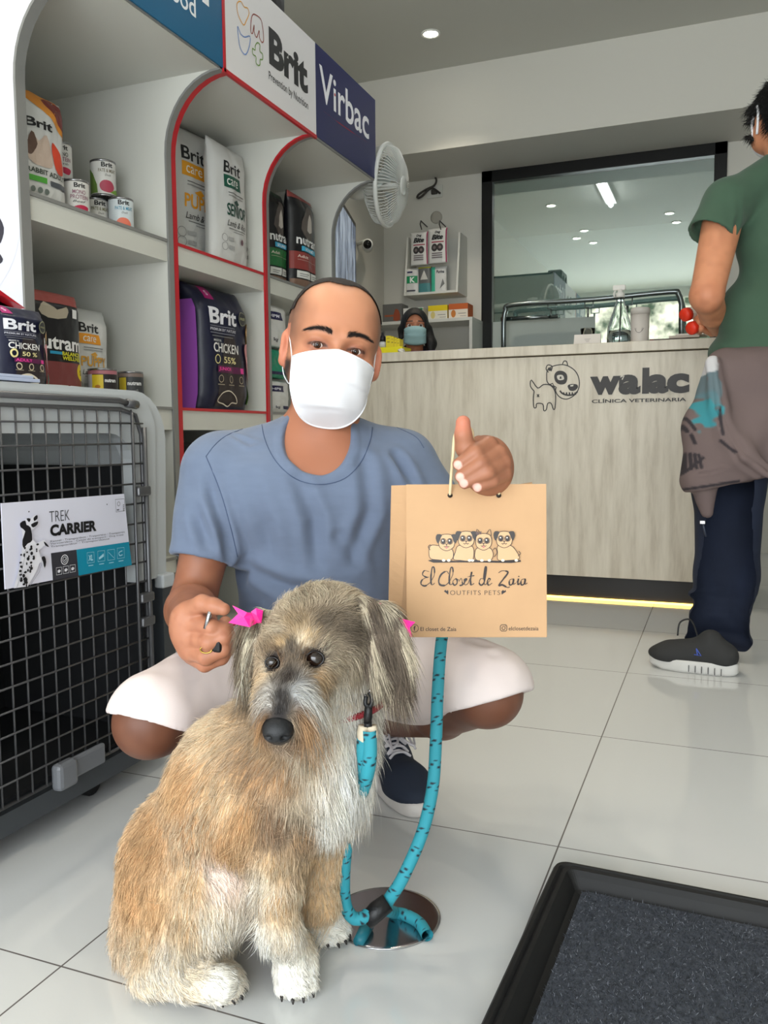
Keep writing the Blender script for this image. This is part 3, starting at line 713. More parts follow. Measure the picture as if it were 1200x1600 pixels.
# --- middle bay, mid shelf
loc, w1, h1 = place(322, 394, 441, Zm, -1.63, 560)
bag('pet_food_bag', 'navy chicken food bag with purple side standing on the red-edged shelf', 'pet food bag', w1 + .01, min(h1, .432), .17, navy_foil, d_premium('55%', 'JUNIOR'), (loc[0] - .085, loc[1], Zm), Q - .04, side=purple_foil, pinch=.2, seed=9)
bag('pet_food_bag', 'dark food bag mostly hidden behind the purple-sided bag', 'pet food bag', .2, .38, .10, black_foil, d_nutram((60, 60, 64)), (-1.98, 2.42, Zm), Q, seed=12)
# --- middle bay, lower shelf
loc, w1, h1 = place(283, 400, 690, Zl, -1.66, 740)
def d_pl(A, w, h):
    A.text('8', -w * .34, h * .52, (120, 120, 120), w * .3, h * .34, .06); A.text('PLUS', -w * .38, h * .28, (210, 210, 210), w * .6, h * .1, .03); A.rect(-w * .42, h * .42, w * .4, h * .425, (130, 130, 130)); A.rect(-w * .42, h * .24, w * .4, h * .245, (130, 130, 130))
bag('pet_food_bag', 'black food bag with grey figure 8 behind the crouching man\'s shoulder', 'pet food bag', .26, .36, .11, black_foil, d_pl, (-1.70, 2.43, Zl), Q, seed=14)
bag('pet_food_bag', 'bright blue food bag behind the black one on the lower middle shelf', 'pet food bag', .30, .37, .10, blue_foil, lambda A, w, h: A.rect(-w * .3, h * .8, w * .3, h * .86, (20, 60, 110)), (-1.86, 2.50, Zl), Q, lean=0, seed=16)
bag('pet_food_bag', 'turquoise food bag seen under the crouching man\'s arm', 'pet food bag', .24, .33, .08, foil('turquoise', (8, 120, 165)), lambda A, w, h: A.rect(-w * .3, h * .7, w * .3, h * .8, (12, 70, 110)), (-1.72, 2.70, Zl), Q, seed=17)
# --- far bay
loc, w1, h1 = place(408, 438, 300, Zt, -1.71)
bag('pet_food_bag', 'black food bag with green band on the far upper shelf', 'pet food bag', w1, h1, .09, black_foil, d_nutram((40, 110, 60)), loc, Q, seed=21)
loc, w1, h1 = place(447, 486, 308, Zt, -1.66)
bag('pet_food_bag', 'black food bag with brick red band on the far upper shelf', 'pet food bag', w1, h1, .09, black_foil, d_nutram((140, 58, 54)), loc, Q + .05, seed=23)
def d_virb(A, w, h):
    A.poly([(-w * .4, h * .62), (w * .1, h * .62), (w * .06, h * .8), (-w * .4, h * .8)], (28, 26, 70)); A.text('HPM', -w * .34, h * .67, (220, 220, 230), w * .3, h * .07, .02)
    A.rect(w * .05, h * .1, w * .45, h * .2, (28, 26, 70)); A.text('3 kg', -w * .38, h * .1, (70, 70, 80), w * .3, h * .1, .02)
loc, w1, h1 = place(422, 465, 575, Zm, -1.66, 600)
bag('pet_food_bag', 'white 3 kg food bag with navy label, lowest beside the man\'s ear', 'pet food bag', .2, .13, .09, white_foil, d_virb, (-1.67, 2.99, Zm), Q, seed=25, pinch=.12)
bag('pet_food_bag', 'green food bag stacked between two white bags beside the man\'s ear', 'pet food bag', .2, .115, .09, teal_foil, lambda A, w, h: A.rect(-w * .4, h * .1, w * .4, h * .2, (28, 26, 70)), (-1.67, 2.985, Zm + .136), Q, seed=26, pinch=.12)
bag('pet_food_bag', 'white food bag with navy flag label, topmost of the stack beside the man\'s ear', 'pet food bag', .2, .165, .09, white_foil, d_virb, (-1.67, 2.98, Zm + .256), Q, seed=27, pinch=.12)
# --- near bay
loc, w1, h1 = place(18, 92, 150, Zt, -1.70, 240)
def d_rabbit(A, w, h):
    A.poly([(-w * .5, h * .98), (w * .35, h * .99), (w * .45, h * .64), (w * .1, h * .78), (-w * .2, h * .86)], (216, 140, 50), 2); A.poly([(w * .0, h * .95), (w * .4, h * .96), (w * .42, h * .72), (w * .2, h * .8)], (120, 44, 40), 3)
    A.text('Brit', -w * .40, h * .66, bkk, w * .5, h * .08, .03)
    A.poly([(-w * .38, h * .45), (-w * .3, h * .62), (-w * .18, h * .55), (-w * .02, h * .62), (w * .12, h * .42), (w * .02, h * .34), (-w * .3, h * .35)], (196, 176, 162), 3); A.poly([(-w * .38, h * .45), (-w * .3, h * .62), (-w * .2, h * .52), (-w * .3, h * .42)], (96, 72, 60), 3)
    A.poly([(w * .1, h * .58), (w * .28, h * .5), (w * .38, h * .34), (w * .2, h * .32), (w * .12, h * .44)], (206, 70, 44), 3)
    A.text('RABBIT ADULT', -w * .4, h * .265, (50, 60, 50), w * .8, h * .045, .02)
    A.rect(-w * .4, h * .19, -w * .05, h * .24, (80, 160, 60)); A.rect(w * .02, h * .18, w * .42, h * .23, (80, 84, 90))
    for x in (-.3, -.18, -.06): A.disc(w * x, h * .12, w * .045, (110, 120, 115), n=10)
bag('pet_food_bag', 'white rabbit food bag with orange top on the near upper shelf', 'pet food bag', w1, h1, .08, white_foil, d_rabbit, loc, Q - .05, seed=31)
loc, w1, h1 = place(20, 116, 455, Zm, -1.72, 530)
def d_nb(A, w, h):
    A.rect(-w * .5, h * .88, w * .5, h * .995, (150, 74, 70)); A.poly([(-w * .32, h * .8), (-w * .22, h * .88), (-w * .05, h * .82), (w * .12, h * .86), (w * .1, h * .76), (-w * .2, h * .74)], (168, 158, 140), 2); A.rect(w * .22, h * .77, w * .32, h * .85, (225, 225, 225))
    A.text('nutram', -w * .45, h * .47, (235, 235, 235), w * .85, h * .11, .025); A.rect(-w * .2, h * .43, 0, h * .455, (40, 150, 190))
    A.text('BALANCED', w * .0, h * .425, (215, 210, 40), w * .42, h * .035, .03); A.text('WELLNESS', w * .0, h * .385, (215, 210, 40), w * .44, h * .035, .03)
    A.rect(-w * .5, h * .14, w * .5, h * .365, (124, 60, 60)); A.disc(w * .4, h * .29, w * .12, (228, 200, 30), h * .08); A.text('S1', w * .35, h * .26, (90, 80, 20), w * .08, h * .05, .03)
    A.rect(-w * .3, h * .07, w * .08, h * .16, (222, 222, 218)); A.rect(w * .12, h * .07, w * .46, h * .16, (222, 222, 218))
bag('pet_food_bag', 'black and brick red food bag between navy bag and white puppy bag', 'pet food bag', w1, h1, .11, black_foil, d_nb, loc, Q, seed=33, wr=.003)
loc, w1, h1 = place(88, 160, 482, Zm, -1.79, 550)
bag('pet_food_bag', 'small white puppy food bag with orange band on the near middle shelf', 'pet food bag', w1, h1, .10, white_foil, d_care((226, 150, 40), 'PUPPY', (216, 160, 60)), loc, Q, seed=35)
# navy bag standing on the carrier
CTZ = Z1 + .002
loc, w1, h1 = place(-4, 84, 478, CTZ, -1.25, 550)
bag('pet_food_bag', 'navy chicken food bag standing on top of the dog carrier', 'pet food bag', w1 * 1.03, h1, .09, navy_foil, d_premium('50 %', 'ADULT'), (-1.29, loc[1], CTZ), Q, seed=37, wr=.003)
rb = MB(); q0 = on(0, -1.40, -20, 455); q1 = on(0, -1.40, 40, 482)
rp_ = thing('red_pouch', 'red food pouch leaning behind the navy bag on the carrier', 'pouch', (-1.42, 1.15, CTZ))
bag_o = MB().prism([(1.0, CTZ), (1.34, CTZ), (1.335, 1.04), (q1.y, q1.z), (q0.y - .05, q0.z + .02)], (-1.40, 0, 0), (0, 1, 0), (0, 0, 1), (-.03, 0, 0)).build('pouch', foil('red', (196, 24, 44)), rp_); world_child(bag_o, rp_)
sp_ = thing('paper_leaflet', 'folded pale blue leaflet lying on the carrier edge', 'leaflet', (-1.15, 1.10, CTZ))
MB().box((-.03, -.15, 0), (.03, .075, .006), None, .001).box((-.02, -.15, .006), (.03, .06, .011), None, .001).build('sheets', ink((190, 200, 225), .6), sp_)

# --- cans
canm = mat('can_metal', (150, 150, 152), .25, metal=.9)
def can(label, loc, rotz, draw, group=None, r=.0372, h=.106, body=(214, 212, 208)):
    t = thing('food_can', label, 'can', loc, (0, 0, rotz), group)
    MB().lathe([(.001, .002), (r - .003, .002), (r - .001, 0), (r, .002), (r, .004), (r - .0012, .007)], None, 32).build('bottom_rim', canm, t)
    MB().lathe([(r - .0012, h - .007), (r, h - .004), (r, h - .001), (r - .0015, h), (r - .004, h - .004), (.001, h - .004)], None, 32).build('top_rim', canm, t)
    lb_ = MB().lathe([(r - .0012, .0065), (r - .0008, .008), (r - .0008, h - .008), (r - .0012, h - .0065)], None, 40).build('label_wrap', ink(body, .3), t)
    rr = r - .0006
    A = Art(lambda u, v, q: Vector(((rr + q) * math.sin(u / rr), -(rr + q) * math.cos(u / rr), v)), step=.006)
    draw(A, r, h)
    A.build('printed_label', t); return t
def c_mono(line, col):
    def d(A, r, h):
        A.text('Brit', -.016, h * .78, bkk, .032, .013, .03); A.text('MONO', -.02, h * .62, (140, 90, 110) if col != 0 else bkk, .036, .011, .01); A.text('PROTEIN', -.026, h * .49, (140, 90, 110), .05, .011, .01)
        A.text(line, -.02, h * .40, (90, 90, 90), .036, .006, 0, .3); A.poly([(-.02, h * .26), (0, h * .34), (.024, h * .3), (.016, h * .16), (-.004, h * .2)], (188, 40, 76), 3); A.disc(-.034, h * .24, .006, (120, 130, 140))
    return d
def c_pate(col, meat, leaf):
    def d(A, r, h):
        if leaf: A.poly([(-.075, .008), (-.03, .008), (-.032, h * .3), (-.045, h * .6), (-.06, h * .75), (-.075, h * .7)], (98, 128, 60))
        A.text('Brit', -.018, h * .78, bkk, .034, .014, .03); A.text('PATE & MEAT', -.027, h * .64, col, .054, .010, .01); A.text('Duck', -.008, h * .54, (80, 80, 80), .018, .006, 0, .3)
        A.poly([(-.024, h * .3), (-.012, h * .42), (.01, h * .4), (.02, h * .24), (.006, h * .1), (-.018, h * .14)], meat, 3)
        if leaf: A.poly([(.006, h * .1), (.034, h * .22), (.04, h * .08)], (120, 160, 60), 2)
    return d
def canpos(u, v, xp): p = on(0, xp, u, v); return p
G = 'wet food cans on the near upper shelf'; CH = .1065; XC = -1.70
faceq = R_(60)
yA = canpos(118, 300, XC).y; yB = canpos(189, 330, XC).y; yC = canpos(88, 290, XC - .09).y; yD = canpos(150, 310, XC - .07).y; 
can('white can with liver picture, bottom row right of the rabbit bag', (XC, yA, Zt), faceq, c_mono('Beef', 1), G)
can('pale blue lettered can at the right end of the bottom row', (XC, yB, Zt), faceq - .1, c_pate((60, 140, 170), (226, 120, 96), 0), G, body=(208, 216, 220))
can('white can half hidden behind the rabbit bag in the bottom row', (XC - .09, yC, Zt), faceq, c_mono('Lamb', 1), G)
can('cream lettered can in the bottom row under the green can', (XC - .07, yD, Zt), faceq, c_pate((110, 110, 70), (150, 60, 60), 0), G)
can('green edged pate can standing highest, on top of two cans', (XC - .04, canpos(161, 270, XC - .04).y, Zt + CH), faceq, c_pate((120, 110, 90), (176, 70, 90), 1), G)
can('white protein can on the upper row beside the rabbit bag', (XC - .05, canpos(91, 240, XC - .05).y, Zt + CH), faceq, c_mono('Lamb', 0), G)
def c_nut(A, r, h):
    A.rect(-.075, .008, .075, h - .008, (40, 34, 36)); A.rect(-.07, .008, -.045, h - .008, (196, 196, 206)); A.rect(-.045, .008, -.012, h * .82, (222, 196, 50)); A.rect(-.07, h * .84, .07, h - .0065, (176, 110, 120))
    A.text('nutram', -.008, h * .62, (230, 230, 230), .036, .010, .04); A.disc(-.028, h * .5, .008, (180, 120, 40), .005); A.disc(-.028, h * .25, .010, (180, 130, 50), .006); A.poly([(-.004, .01), (.0, h * .4), (.014, h * .45), (.024, .01)], (96, 84, 80))
def c_nut2(A, r, h):
    A.rect(-.075, .008, .075, h - .008, (58, 60, 62)); A.rect(-.05, .008, -.024, h * .82, (204, 180, 50)); A.rect(-.07, h * .84, .07, h - .0065, (128, 112, 104)); A.text('nutram', -.02, h * .6, (225, 225, 225), .044, .011, .04); A.poly([(-.012, .01), (-.006, h * .42), (.01, h * .5), (.026, .01)], (110, 112, 112)); A.disc(-.036, h * .3, .008, (160, 110, 40))
G = 'dark pet food cans on the near middle shelf'
can('yellow and black food can on the middle shelf, left of two', (-1.69, canpos(160, 590, -1.69).y, Zm), faceq, c_nut, G, r=.041)
can('dark grey food can on the middle shelf, right of two', (-1.69, canpos(204, 590, -1.69).y, Zm), faceq - .1, c_nut2, G, r=.038)
# ================================================================== BACK AREA
wl = mat('white_lacquer', (208, 208, 202), .4)
def B(u, v, y=YB): return on(1, y, u, v)
# wall rack with hanging pouches
RK = 5.28
rk = thing('wall_rack', 'small white box rack on the back wall holding treat pouches', 'rack', (B(668, 465, RK).x, RK + .1, B(668, 465, RK).z))
a = B(634, 462, RK); b_ = B(712, 360, RK); 
WR = lambda o: world_child(o, rk)
WR(MB().box((a.x, RK, a.z), (b_.x, YB, a.z + .014)).build('bottom_board', wl, rk))
WR(MB().prism([(RK, a.z), (YB, a.z), (YB, b_.z), (RK + .06, b_.z)], (a.x - .001, 0, 0), (0, 1, 0), (0, 0, 1), (-.012, 0, 0)).build('side_board', wl, rk))
WR(MB().prism([(RK, a.z), (YB, a.z), (YB, b_.z), (RK + .06, b_.z)], (b_.x + .001, 0, 0), (0, 1, 0), (0, 0, 1), (.012, 0, 0)).build('side_board', wl, rk))
WR(MB().box((a.x, YB - .01, a.z), (b_.x, YB, b_.z)).build('back_board', wl, rk))
for uu in (655, 685):
    p = B(uu, 352, RK); WR(MB().tube([(p.x - .02, YB, p.z + .04), (p.x - .02, RK + .09, p.z + .05), (p.x, RK + .02, p.z + .01), (p.x + .02, RK - .01, p.z - .03)], .004, None, 6).build('hook', mat('hook_metal', (70, 66, 62), .4, metal=.6), rk))
def d_bite(c):
    def d(A, w, h):
        A.text('Dog', -w * .12, h * .82, bkk, w * .3, h * .09, .05, .3); A.text('Bite', -w * .3, h * .66, bkk, w * .62, h * .15, .06, .3); A.rect(-w * .3, h * .58, w * .36, h * .61, c)
        A.disc(-w * .14, h * .44, w * .17, (46, 42, 44), h * .11); A.disc(w * .16, h * .44, w * .17, (50, 44, 46), h * .11); A.disc(-w * .14, h * .44, w * .08, (110, 100, 100)); A.disc(w * .16, h * .44, w * .07, (120, 105, 105))
        for k in range(3): A.rect(-w * .28, h * (.26 - .06 * k), w * .28, h * (.29 - .06 * k), (110, 100, 104))
        A.rect(w * .44, 0.003, w * .49, h * .99, (150, 30, 80))
    return d
def wpouch(u0, u1, v0, v1, y, foilm, draw, label, name='treat_pouch'):
    p = B(u0, v1, y); q = B(u1, v0, y); bag(name, label, 'treat pouch', q.x - p.x, q.z - p.z, .04, foilm, draw, ((p.x + q.x) / 2, y + .02, p.z), 0, 'treat pouches in the wall rack', wr=.002, pinch=.1)
wpouch(640, 668, 360, 415, RK - .0, white_foil, d_bite((150, 30, 60)), 'white treat pouch with black lettering hanging left on the rack')
wpouch(668, 698, 354, 412, RK - .01, white_foil, d_bite((150, 30, 60)), 'white treat pouch with black lettering hanging right on the rack')
zt_ = a.z + .0145
def wp2(u0, u1, v0, fm_, draw, label):
    y = RK + .03; p = B(u0, 460, y); q = B(u1, v0, y); bag('treat_pouch', label, 'treat pouch', q.x - p.x, q.z - zt_, .04, fm_, draw, ((p.x + q.x) / 2, y + .01, zt_), 0, 'treat pouches in the wall rack', wr=.002, pinch=.1)
wp2(633, 654, 418, white_foil, lambda A, w, h: (A.rect(-w * .4, h * .4, w * .45, h * .68, (30, 140, 90)), A.text('K', -w * .1, h * .42, (230, 240, 235), w * .4, h * .22, .04), A.rect(-w * .3, h * .8, w * .1, h * .86, (30, 30, 80)), A.rect(-w * .4, h * .08, w * .3, h * .14, (80, 80, 90))), 'white pouch with green band standing left in the rack')
wp2(653, 674, 416, kraft_foil, lambda A, w, h: (A.rect(-w * .45, h * .02, w * .45, h * .36, (70, 128, 132)), A.poly([(-w * .3, h * .5), (0, h * .86), (w * .3, h * .5)], (196, 196, 190)), A.rect(-w * .45, h * .94, w * .45, h * .99, (200, 200, 60))), 'grey pouch with teal base standing in the middle of the rack')
wp2(673, 698, 415, white_foil, lambda A, w, h: (A.rect(-w * .48, h * .02, -w * .2, h * .98, (70, 180, 150)), A.text('Purina', -w * .12, h * .72, (50, 50, 60), w * .5, h * .12, .03, .2), A.poly([(w * .1, h * .1), (w * .4, h * .3), (w * .3, h * .5)], (110, 110, 110))), 'white pouch with mint stripe standing right in the rack')
# lower wall shelf with boxes
LS = 5.22
a = B(590, 500, LS); b_ = B(738, 494, LS)
ls = thing('wall_shelf', 'white open wall shelf behind the masked woman', 'shelf', ((a.x + b_.x) / 2, LS + .1, .8))
WL = lambda o: world_child(o, ls)
zt2 = B(700, 497, LS).z
WL(MB().box((XL + .005, LS, zt2 - .02), (b_.x, YB, zt2)).build('top_board', wl, ls))
WL(MB().box((b_.x - .02, LS, .70), (b_.x - .0005, YB, zt2 - .021)).build('upright', wl, ls))
WL(MB().box((XL + .005, LS, .68), (b_.x, YB, .70)).build('bottom_board', wl, ls))
def carton(u0, u1, vt, cols, label, y=LS + .03, z0=None, dp=.12, draw=None):
    z0 = z0 or zt2 + .0005; p = B(u0, 500, y); q = B(u1, vt, y); w_ = q.x - p.x; h_ = q.z - z0
    t = thing('medicine_box', label, 'box', ((p.x + q.x) / 2, y, z0), group='medicine cartons on the wall shelf')
    MB().box((-w_ / 2, 0, 0), (w_ / 2, dp, h_), None, .001).build('carton', ink(cols[0]), t)
    A = Art(plane_fn((0, 0, 0), (1, 0, 0), (0, 0, 1), (0, -1, 0)))
    if draw: draw(A, w_, h_)
    else:
        A.rect(-w_ * .5, .001, w_ * .5, h_ * .6, cols[1]); A.disc(-w_ * .25, h_ * .32, h_ * .17, cols[2], h_ * .26); A.rect(w_ * .0, h_ * .3, w_ * .4, h_ * .34, (120, 120, 120)); A.rect(w_ * .1, h_ * .12, w_ * .42, h_ * .16, (150, 150, 150))
    A.build('printed_label', t)
carton(598, 628, 474, ((96, 96, 94), 0, 0), 'dark grey carton with orange picture, first on the wall shelf', draw=lambda A, w, h: (A.rect(-w * .4, h * .3, w * .1, h * .4, (150, 80, 50)), A.poly([(w * .05, h * .1), (w * .15, h * .7), (w * .35, h * .6), (w * .4, h * .1)], (140, 66, 40), 2)))
carton(630, 661, 480, ((214, 214, 210), 0, 0), 'white and green carton behind the masked woman\'s head', draw=lambda A, w, h: (A.rect(0, h * .3, w * .48, h * .95, (40, 120, 70)), A.disc(-w * .25, h * .5, h * .3, (130, 80, 60))))
carton(669, 699, 476, ((222, 196, 20), (222, 218, 205), (205, 190, 120)), 'yellow topped carton on the wall shelf')
carton(701, 731, 473, ((190, 92, 36), (224, 214, 200), (196, 120, 50)), 'orange carton at the right end of the wall shelf')
# socket with coiled cord
so = thing('power_socket', 'white wall socket with a dark cord plugged in', 'socket', (B(680, 300).x, YB - .0005, B(680, 300).z))
MB().box((-.055, -.012, -.04), (.055, 0, .04), None, .004).build('plate', wl, so)
MB().box((-.02, -.03, -.02), (.02, -.012, .01), None, .004).build('plug', mat('dark_cord', (58, 54, 50), .6), so)
cp = [B(681, 276), B(684, 284), B(680, 292), B(668, 298), B(656, 306), B(655, 311), B(662, 308), B(676, 296), B(690, 304)]
co = MB().tube(smoothpts([(q.x, YB - .03, q.z) for q in cp], 6), .007, None, 8).build('power_cord', mat('dark_cord', (58, 54, 50), .6)); tag(co, 'dark power cord looped on the wall beside the socket', 'cord')
co.name = 'looped_cord'
cj = thing('junction_cover', 'round beige junction cover on the wall above the hanging pouches', 'cover', (B(682, 340).x, YB - .0005, B(682, 340).z))
MB().lathe([(.001, 0), (.04, 0), (.04, .006), (.034, .009), (.001, .009)], None, 24, Matrix.Rotation(R_(90), 4, 'X')).build('cap', mat('beige_cap', (170, 166, 156), .5), cj)
MB().tube([(-2.17, YB - .008, B(600, 283).z + .0), (B(681, 276).x, YB - .008, B(681, 276).z)], .006, None, 6).build('trim_1', wl, None, 'structure')

# wall fan on the left wall
fan_m = mat('fan_white', (200, 202, 198), .35)
FC = at(606, 290, 3.75)
fn_ = thing('wall_fan', 'white caged wall fan beside the navy sign', 'fan', (XL, FC.y + .08, FC.z - .06))
WFn = lambda o: world_child(o, fn_)
fdir = Vector((.985, .06, -.10)).normalized()       # where it blows
fup = Vector((0, 0, 1)); fr = fdir.cross(fup).normalized(); fu = fr.cross(fdir)
FR = .168
def FPt(r, a, d): return FC + (fr * math.cos(a) + fu * math.sin(a)) * r + fdir * d
cage = MB()
for k in range(72):
    a = 2 * math.pi * k / 72
    cage.tube([FPt(.04, a, .07), FPt(FR * .6, a, .066), FPt(FR * .93, a, .035), FPt(FR, a, .008)], .0017, None, 4, cap=False)
WFn(cage.build('front_grille', fan_m, fn_))
cage = MB()
for k in range(72):
    a = 2 * math.pi * (k + .5) / 72
    cage.tube([FPt(.06, a, -.085), FPt(FR * .6, a, -.08), FPt(FR * .95, a, -.045), FPt(FR, a, -.008)], .0015, None, 4, cap=False)
WFn(cage.build('rear_grille', fan_m, fn_))
WFn(MB().tube([FPt(FR + .002, 2 * math.pi * k / 48, 0) for k in range(48)], .0105, None, 8, closed=True).build('rim', fan_m, fn_))
Mf = Matrix((fr, fu, fdir)).transposed().to_4x4(); Mf.translation = FC
WFn(MB().lathe([(.001, .078), (.038, .076), (.042, .068), (.03, .062), (.001, .062)], None, 24, Mf).build('front_badge', fan_m, fn_))
WFn(MB().lathe([(.001, -.2), (.05, -.19), (.062, -.15), (.06, -.09), (.03, -.06), (.012, .0), (.012, .05), (.001, .05)], None, 24, Mf).build('motor_housing', fan_m, fn_))
for k in range(3):
    bl = MB(); a0 = 2 * math.pi * k / 3; vs = []
    for i in range(9):
        for j in range(5):
            r = .03 + (FR * .86 - .03) * i / 8; wv = (j - 2) / 2 * (.28 + .35 * math.sin(math.pi * i / 8)); vs.append(FPt(r, a0 + wv, .012 * (j - 2)))
    bl.add(vs, [(i * 5 + j, i * 5 + j + 1, i * 5 + 6 + j, i * 5 + 5 + j) for i in range(8) for j in range(4)], None, True); WFn(bl.build('blade', mat('fan_blade', (178, 186, 186), .3), fn_))
base = Vector((XL, FC.y + .10, FC.z - .05)); hub = FC - fdir * .16
WFn(MB().tube([hub, (hub + base) / 2 + Vector((0, 0, .01)), base + Vector((.02, 0, 0))], [.04, .035, .045], None, 12).build('arm', fan_m, fn_))
WFn(MB().box(base + Vector((0, -.07, -.14)), base + Vector((.04, .07, .06)), None, .012).build('wall_bracket', fan_m, fn_))
WFn(MB().tube([base + Vector((.03, -.02, -.1)), base + Vector((.16, -.04, -.18)), base + Vector((.2, -.05, -.15))], .006, None, 6).build('pull_cord', mat('dark_cord', (58, 54, 50), .6), fn_))
# monitor
mo = thing('wall_monitor', 'dark framed monitor showing a bluish picture, behind the shelving end', 'monitor', (XL, 3.95, 1.5))
scr = bpy.data.materials.new('screen_picture'); scr.use_nodes = True
n = scr.node_tree.nodes; l = scr.node_tree.links.new; b = n['Principled BSDF']; t = n.new('ShaderNodeTexCoord'); mp = n.new('ShaderNodeMapping'); mp.inputs['Scale'].default_value = (3, 14, 3)
z1 = n.new('ShaderNodeTexNoise'); z1.inputs['Scale'].default_value = 1.6; z1.inputs['Detail'].default_value = 5; cr = n.new('ShaderNodeValToRGB'); e = cr.color_ramp.elements
e[0].position = .35; e[0].color = lin((52, 66, 92)); e[1].position = .65; e[1].color = lin((168, 182, 200))
l(t.outputs['Object'], mp.inputs[0]); l(mp.outputs[0], z1.inputs['Vector']); l(z1.outputs['Fac'], cr.inputs[0]); l(cr.outputs[0], b.inputs['Base Color']); l(cr.outputs[0], b.inputs['Emission Color']); b.inputs['Emission Strength'].default_value = .35; b.inputs['Roughness'].default_value = .2
_a, _b = at(536, 315, 4.61), at(556, 345, 5.08); _b.z = _a.z
_e = (_b - _a).normalized(); _n = Vector((_e.y, -_e.x, 0)); _w = (_b - _a).length + .35
Mm = Matrix((_e, -_n, Vector((0, 0, 1)))).transposed().to_4x4(); Mm.translation = _b - mo.location
MB().box((-_w, 0, -.60), (0, .03, 0), None, .004, Mm).build('bezel', mat('monitor_black', (14, 14, 16), .3), mo)
MB().box((-_w + .03, -.0015, -.57), (-.03, 0, -.03), None, 0, Mm).build('screen', scr, mo)
_c = _b - mo.location - _e * .3
MB().box((0.001, _c.y - .05, _c.z - .36), (_c.x - .02, _c.y + .05, _c.z - .24), None, .004).build('wall_mount', plas_dark, mo)
# small security camera & router
p = on(0, XL, 575, 395)
sc_ = thing('security_camera', 'white bullet camera with black lens on the left wall', 'camera', (XL, p.y - .18, p.z))
MB().tube([(0.001, 0, .02), (.05, -.0, .03), (.07, -.03, .01)], .012, None, 10).build('bracket', fan_m, sc_)
MB().tube([(.05, .05, .005), (.11, -.09, -.01)], .034, None, 20).build('body', fan_m, sc_)
MB().tube([(.108, -.086, -.01), (.113, -.098, -.0115)], .026, None, 20).build('lens', mat('lens_black', (10, 10, 12), .1), sc_)
p = on(0, XL, 552, 365)
rt = thing('white_router', 'white plastic router box on the wall behind the fan', 'router', (XL + .0005, 4.35, 1.93))
MB().box((0, -.1, -.11), (.05, .1, .11), None, .02).build('case', fan_m, rt)

# ---------------- items on the counter
def CT(u, y): p = on(1, y, u, 560); return p.x
yb_ = CY + .06
t = thing('yellow_tray', 'flat bright yellow carton tray on the counter behind the man\'s head', 'tray', (CT(600, yb_), yb_ + .05, CZ + .0005))
wd = CT(629, yb_) - CT(575, yb_)
MB().box((-wd / 2, -.04, 0), (wd / 2, .08, .034), None, .001).build('tray', ink((232, 218, 20)), t)
zt3 = CZ + .035
for k, (u0, u1) in enumerate([(603, 611), (610.5, 615.5), (615.5, 620), (620, 624.5)]):
    x0, x1 = CT(u0, yb_ + .03), CT(u1, yb_ + .03); hh = on(1, yb_ + .03, u0, 525 + k * 1.5).z - zt3
    bb = thing('small_yellow_box', ('widest ' if k == 0 else 'narrow ') + 'yellow box standing on the yellow tray' + ('' if k == 0 else ', %s from the wide one' % ('first', 'second', 'third')[k - 1]), 'box', ((x0 + x1) / 2, yb_ + .03, zt3 + .0005), group='yellow boxes on the tray')
    MB().box((-(x1 - x0) / 2 + .0004, 0, 0), ((x1 - x0) / 2 - .0004, .05, hh), None, .0008).build('carton', ink((228, 206, 40)), bb)
    A = Art(plane_fn((0, 0, 0), (1, 0, 0), (0, 0, 1), (0, -1, 0))); A.rect(-.25 * (x1 - x0), hh * .4, .25 * (x1 - x0), hh * .5, (150, 130, 40)); A.rect(-.25 * (x1 - x0), hh * .75, .25 * (x1 - x0), hh * .8, (150, 130, 40)); A.build('printed_label', bb)
t = thing('dropper_bottle', 'small bottle with black cap beside the yellow boxes', 'bottle', (CT(597, yb_ + .03), yb_ + .04, zt3 + .0005))
MB().lathe([(.001, 0), (.017, 0), (.017, .022), (.012, .028), (.001, .028)], None, 20).build('bottle', ink((200, 200, 200)), t)
MB().lathe([(.001, .028), (.014, .028), (.013, .05), (.006, .056), (.005, .072), (.001, .072)], None, 20).build('cap', ink((22, 20, 30)), t)
t = thing('purple_folder', 'thin purple folder lying on the counter in front of the woman', 'folder', (CT(655, yb_), yb_ + .06, CZ + .0005))
MB().box((-.07, -.05, 0), (.08, .08, .010), None, .001).build('cover', ink((96, 70, 110)), t)
t = thing('crumpled_tissue', 'crumpled white paper beside the purple folder', 'paper', (CT(628, yb_), yb_ + .0, CZ + .0005))
bm = bmesh.new(); bmesh.ops.create_icosphere(bm, subdivisions=3, radius=.016)
for q in bm.verts: q.co = q.co * (1 + .5 * mnoise.noise(q.co * 90)); q.co.z = max(0, q.co.z * .8 + .01)
MB().bm(bm).build('paper', ink((220, 216, 205)), t)
# right hand side
yb2 = CY + .10
x0, x1 = CT(897, yb2), CT(938, yb2); 
t = thing('card_holder', 'small white folded card with faint print on the counter', 'card', ((x0 + x1) / 2, yb2, CZ + .0005))
hw = (x1 - x0) / 2; hh = .05
MB().prism([(-.02, 0), (0, hh), (.02, 0), (.018, 0), (0, hh - .004), (-.018, 0)], (-hw, 0, 0), (0, 1, 0), (0, 0, 1), (2 * hw, 0, 0)).build('folded_card', ink((222, 214, 206)), t)
A = Art(plane_fn((0, -.02, 0), (1, 0, 0), Vector((0, .37, .93)), (0, -.93, .37))); A.rect(-.012, .030, .014, .0315, (150, 140, 140)); A.rect(-.008, .024, .01, .0255, (150, 140, 140)); A.rect(-.004, .018, .008, .0195, (150, 140, 140)); A.build('print', t)
t = thing('glass_tumbler', 'empty clear glass behind the white card', 'glass', (CT(918, CY + .2), CY + .2, CZ + .0005))
glassm = mat('clear_glass', (250, 255, 255), .02, trans=1, spec=.5, ior=1.2)
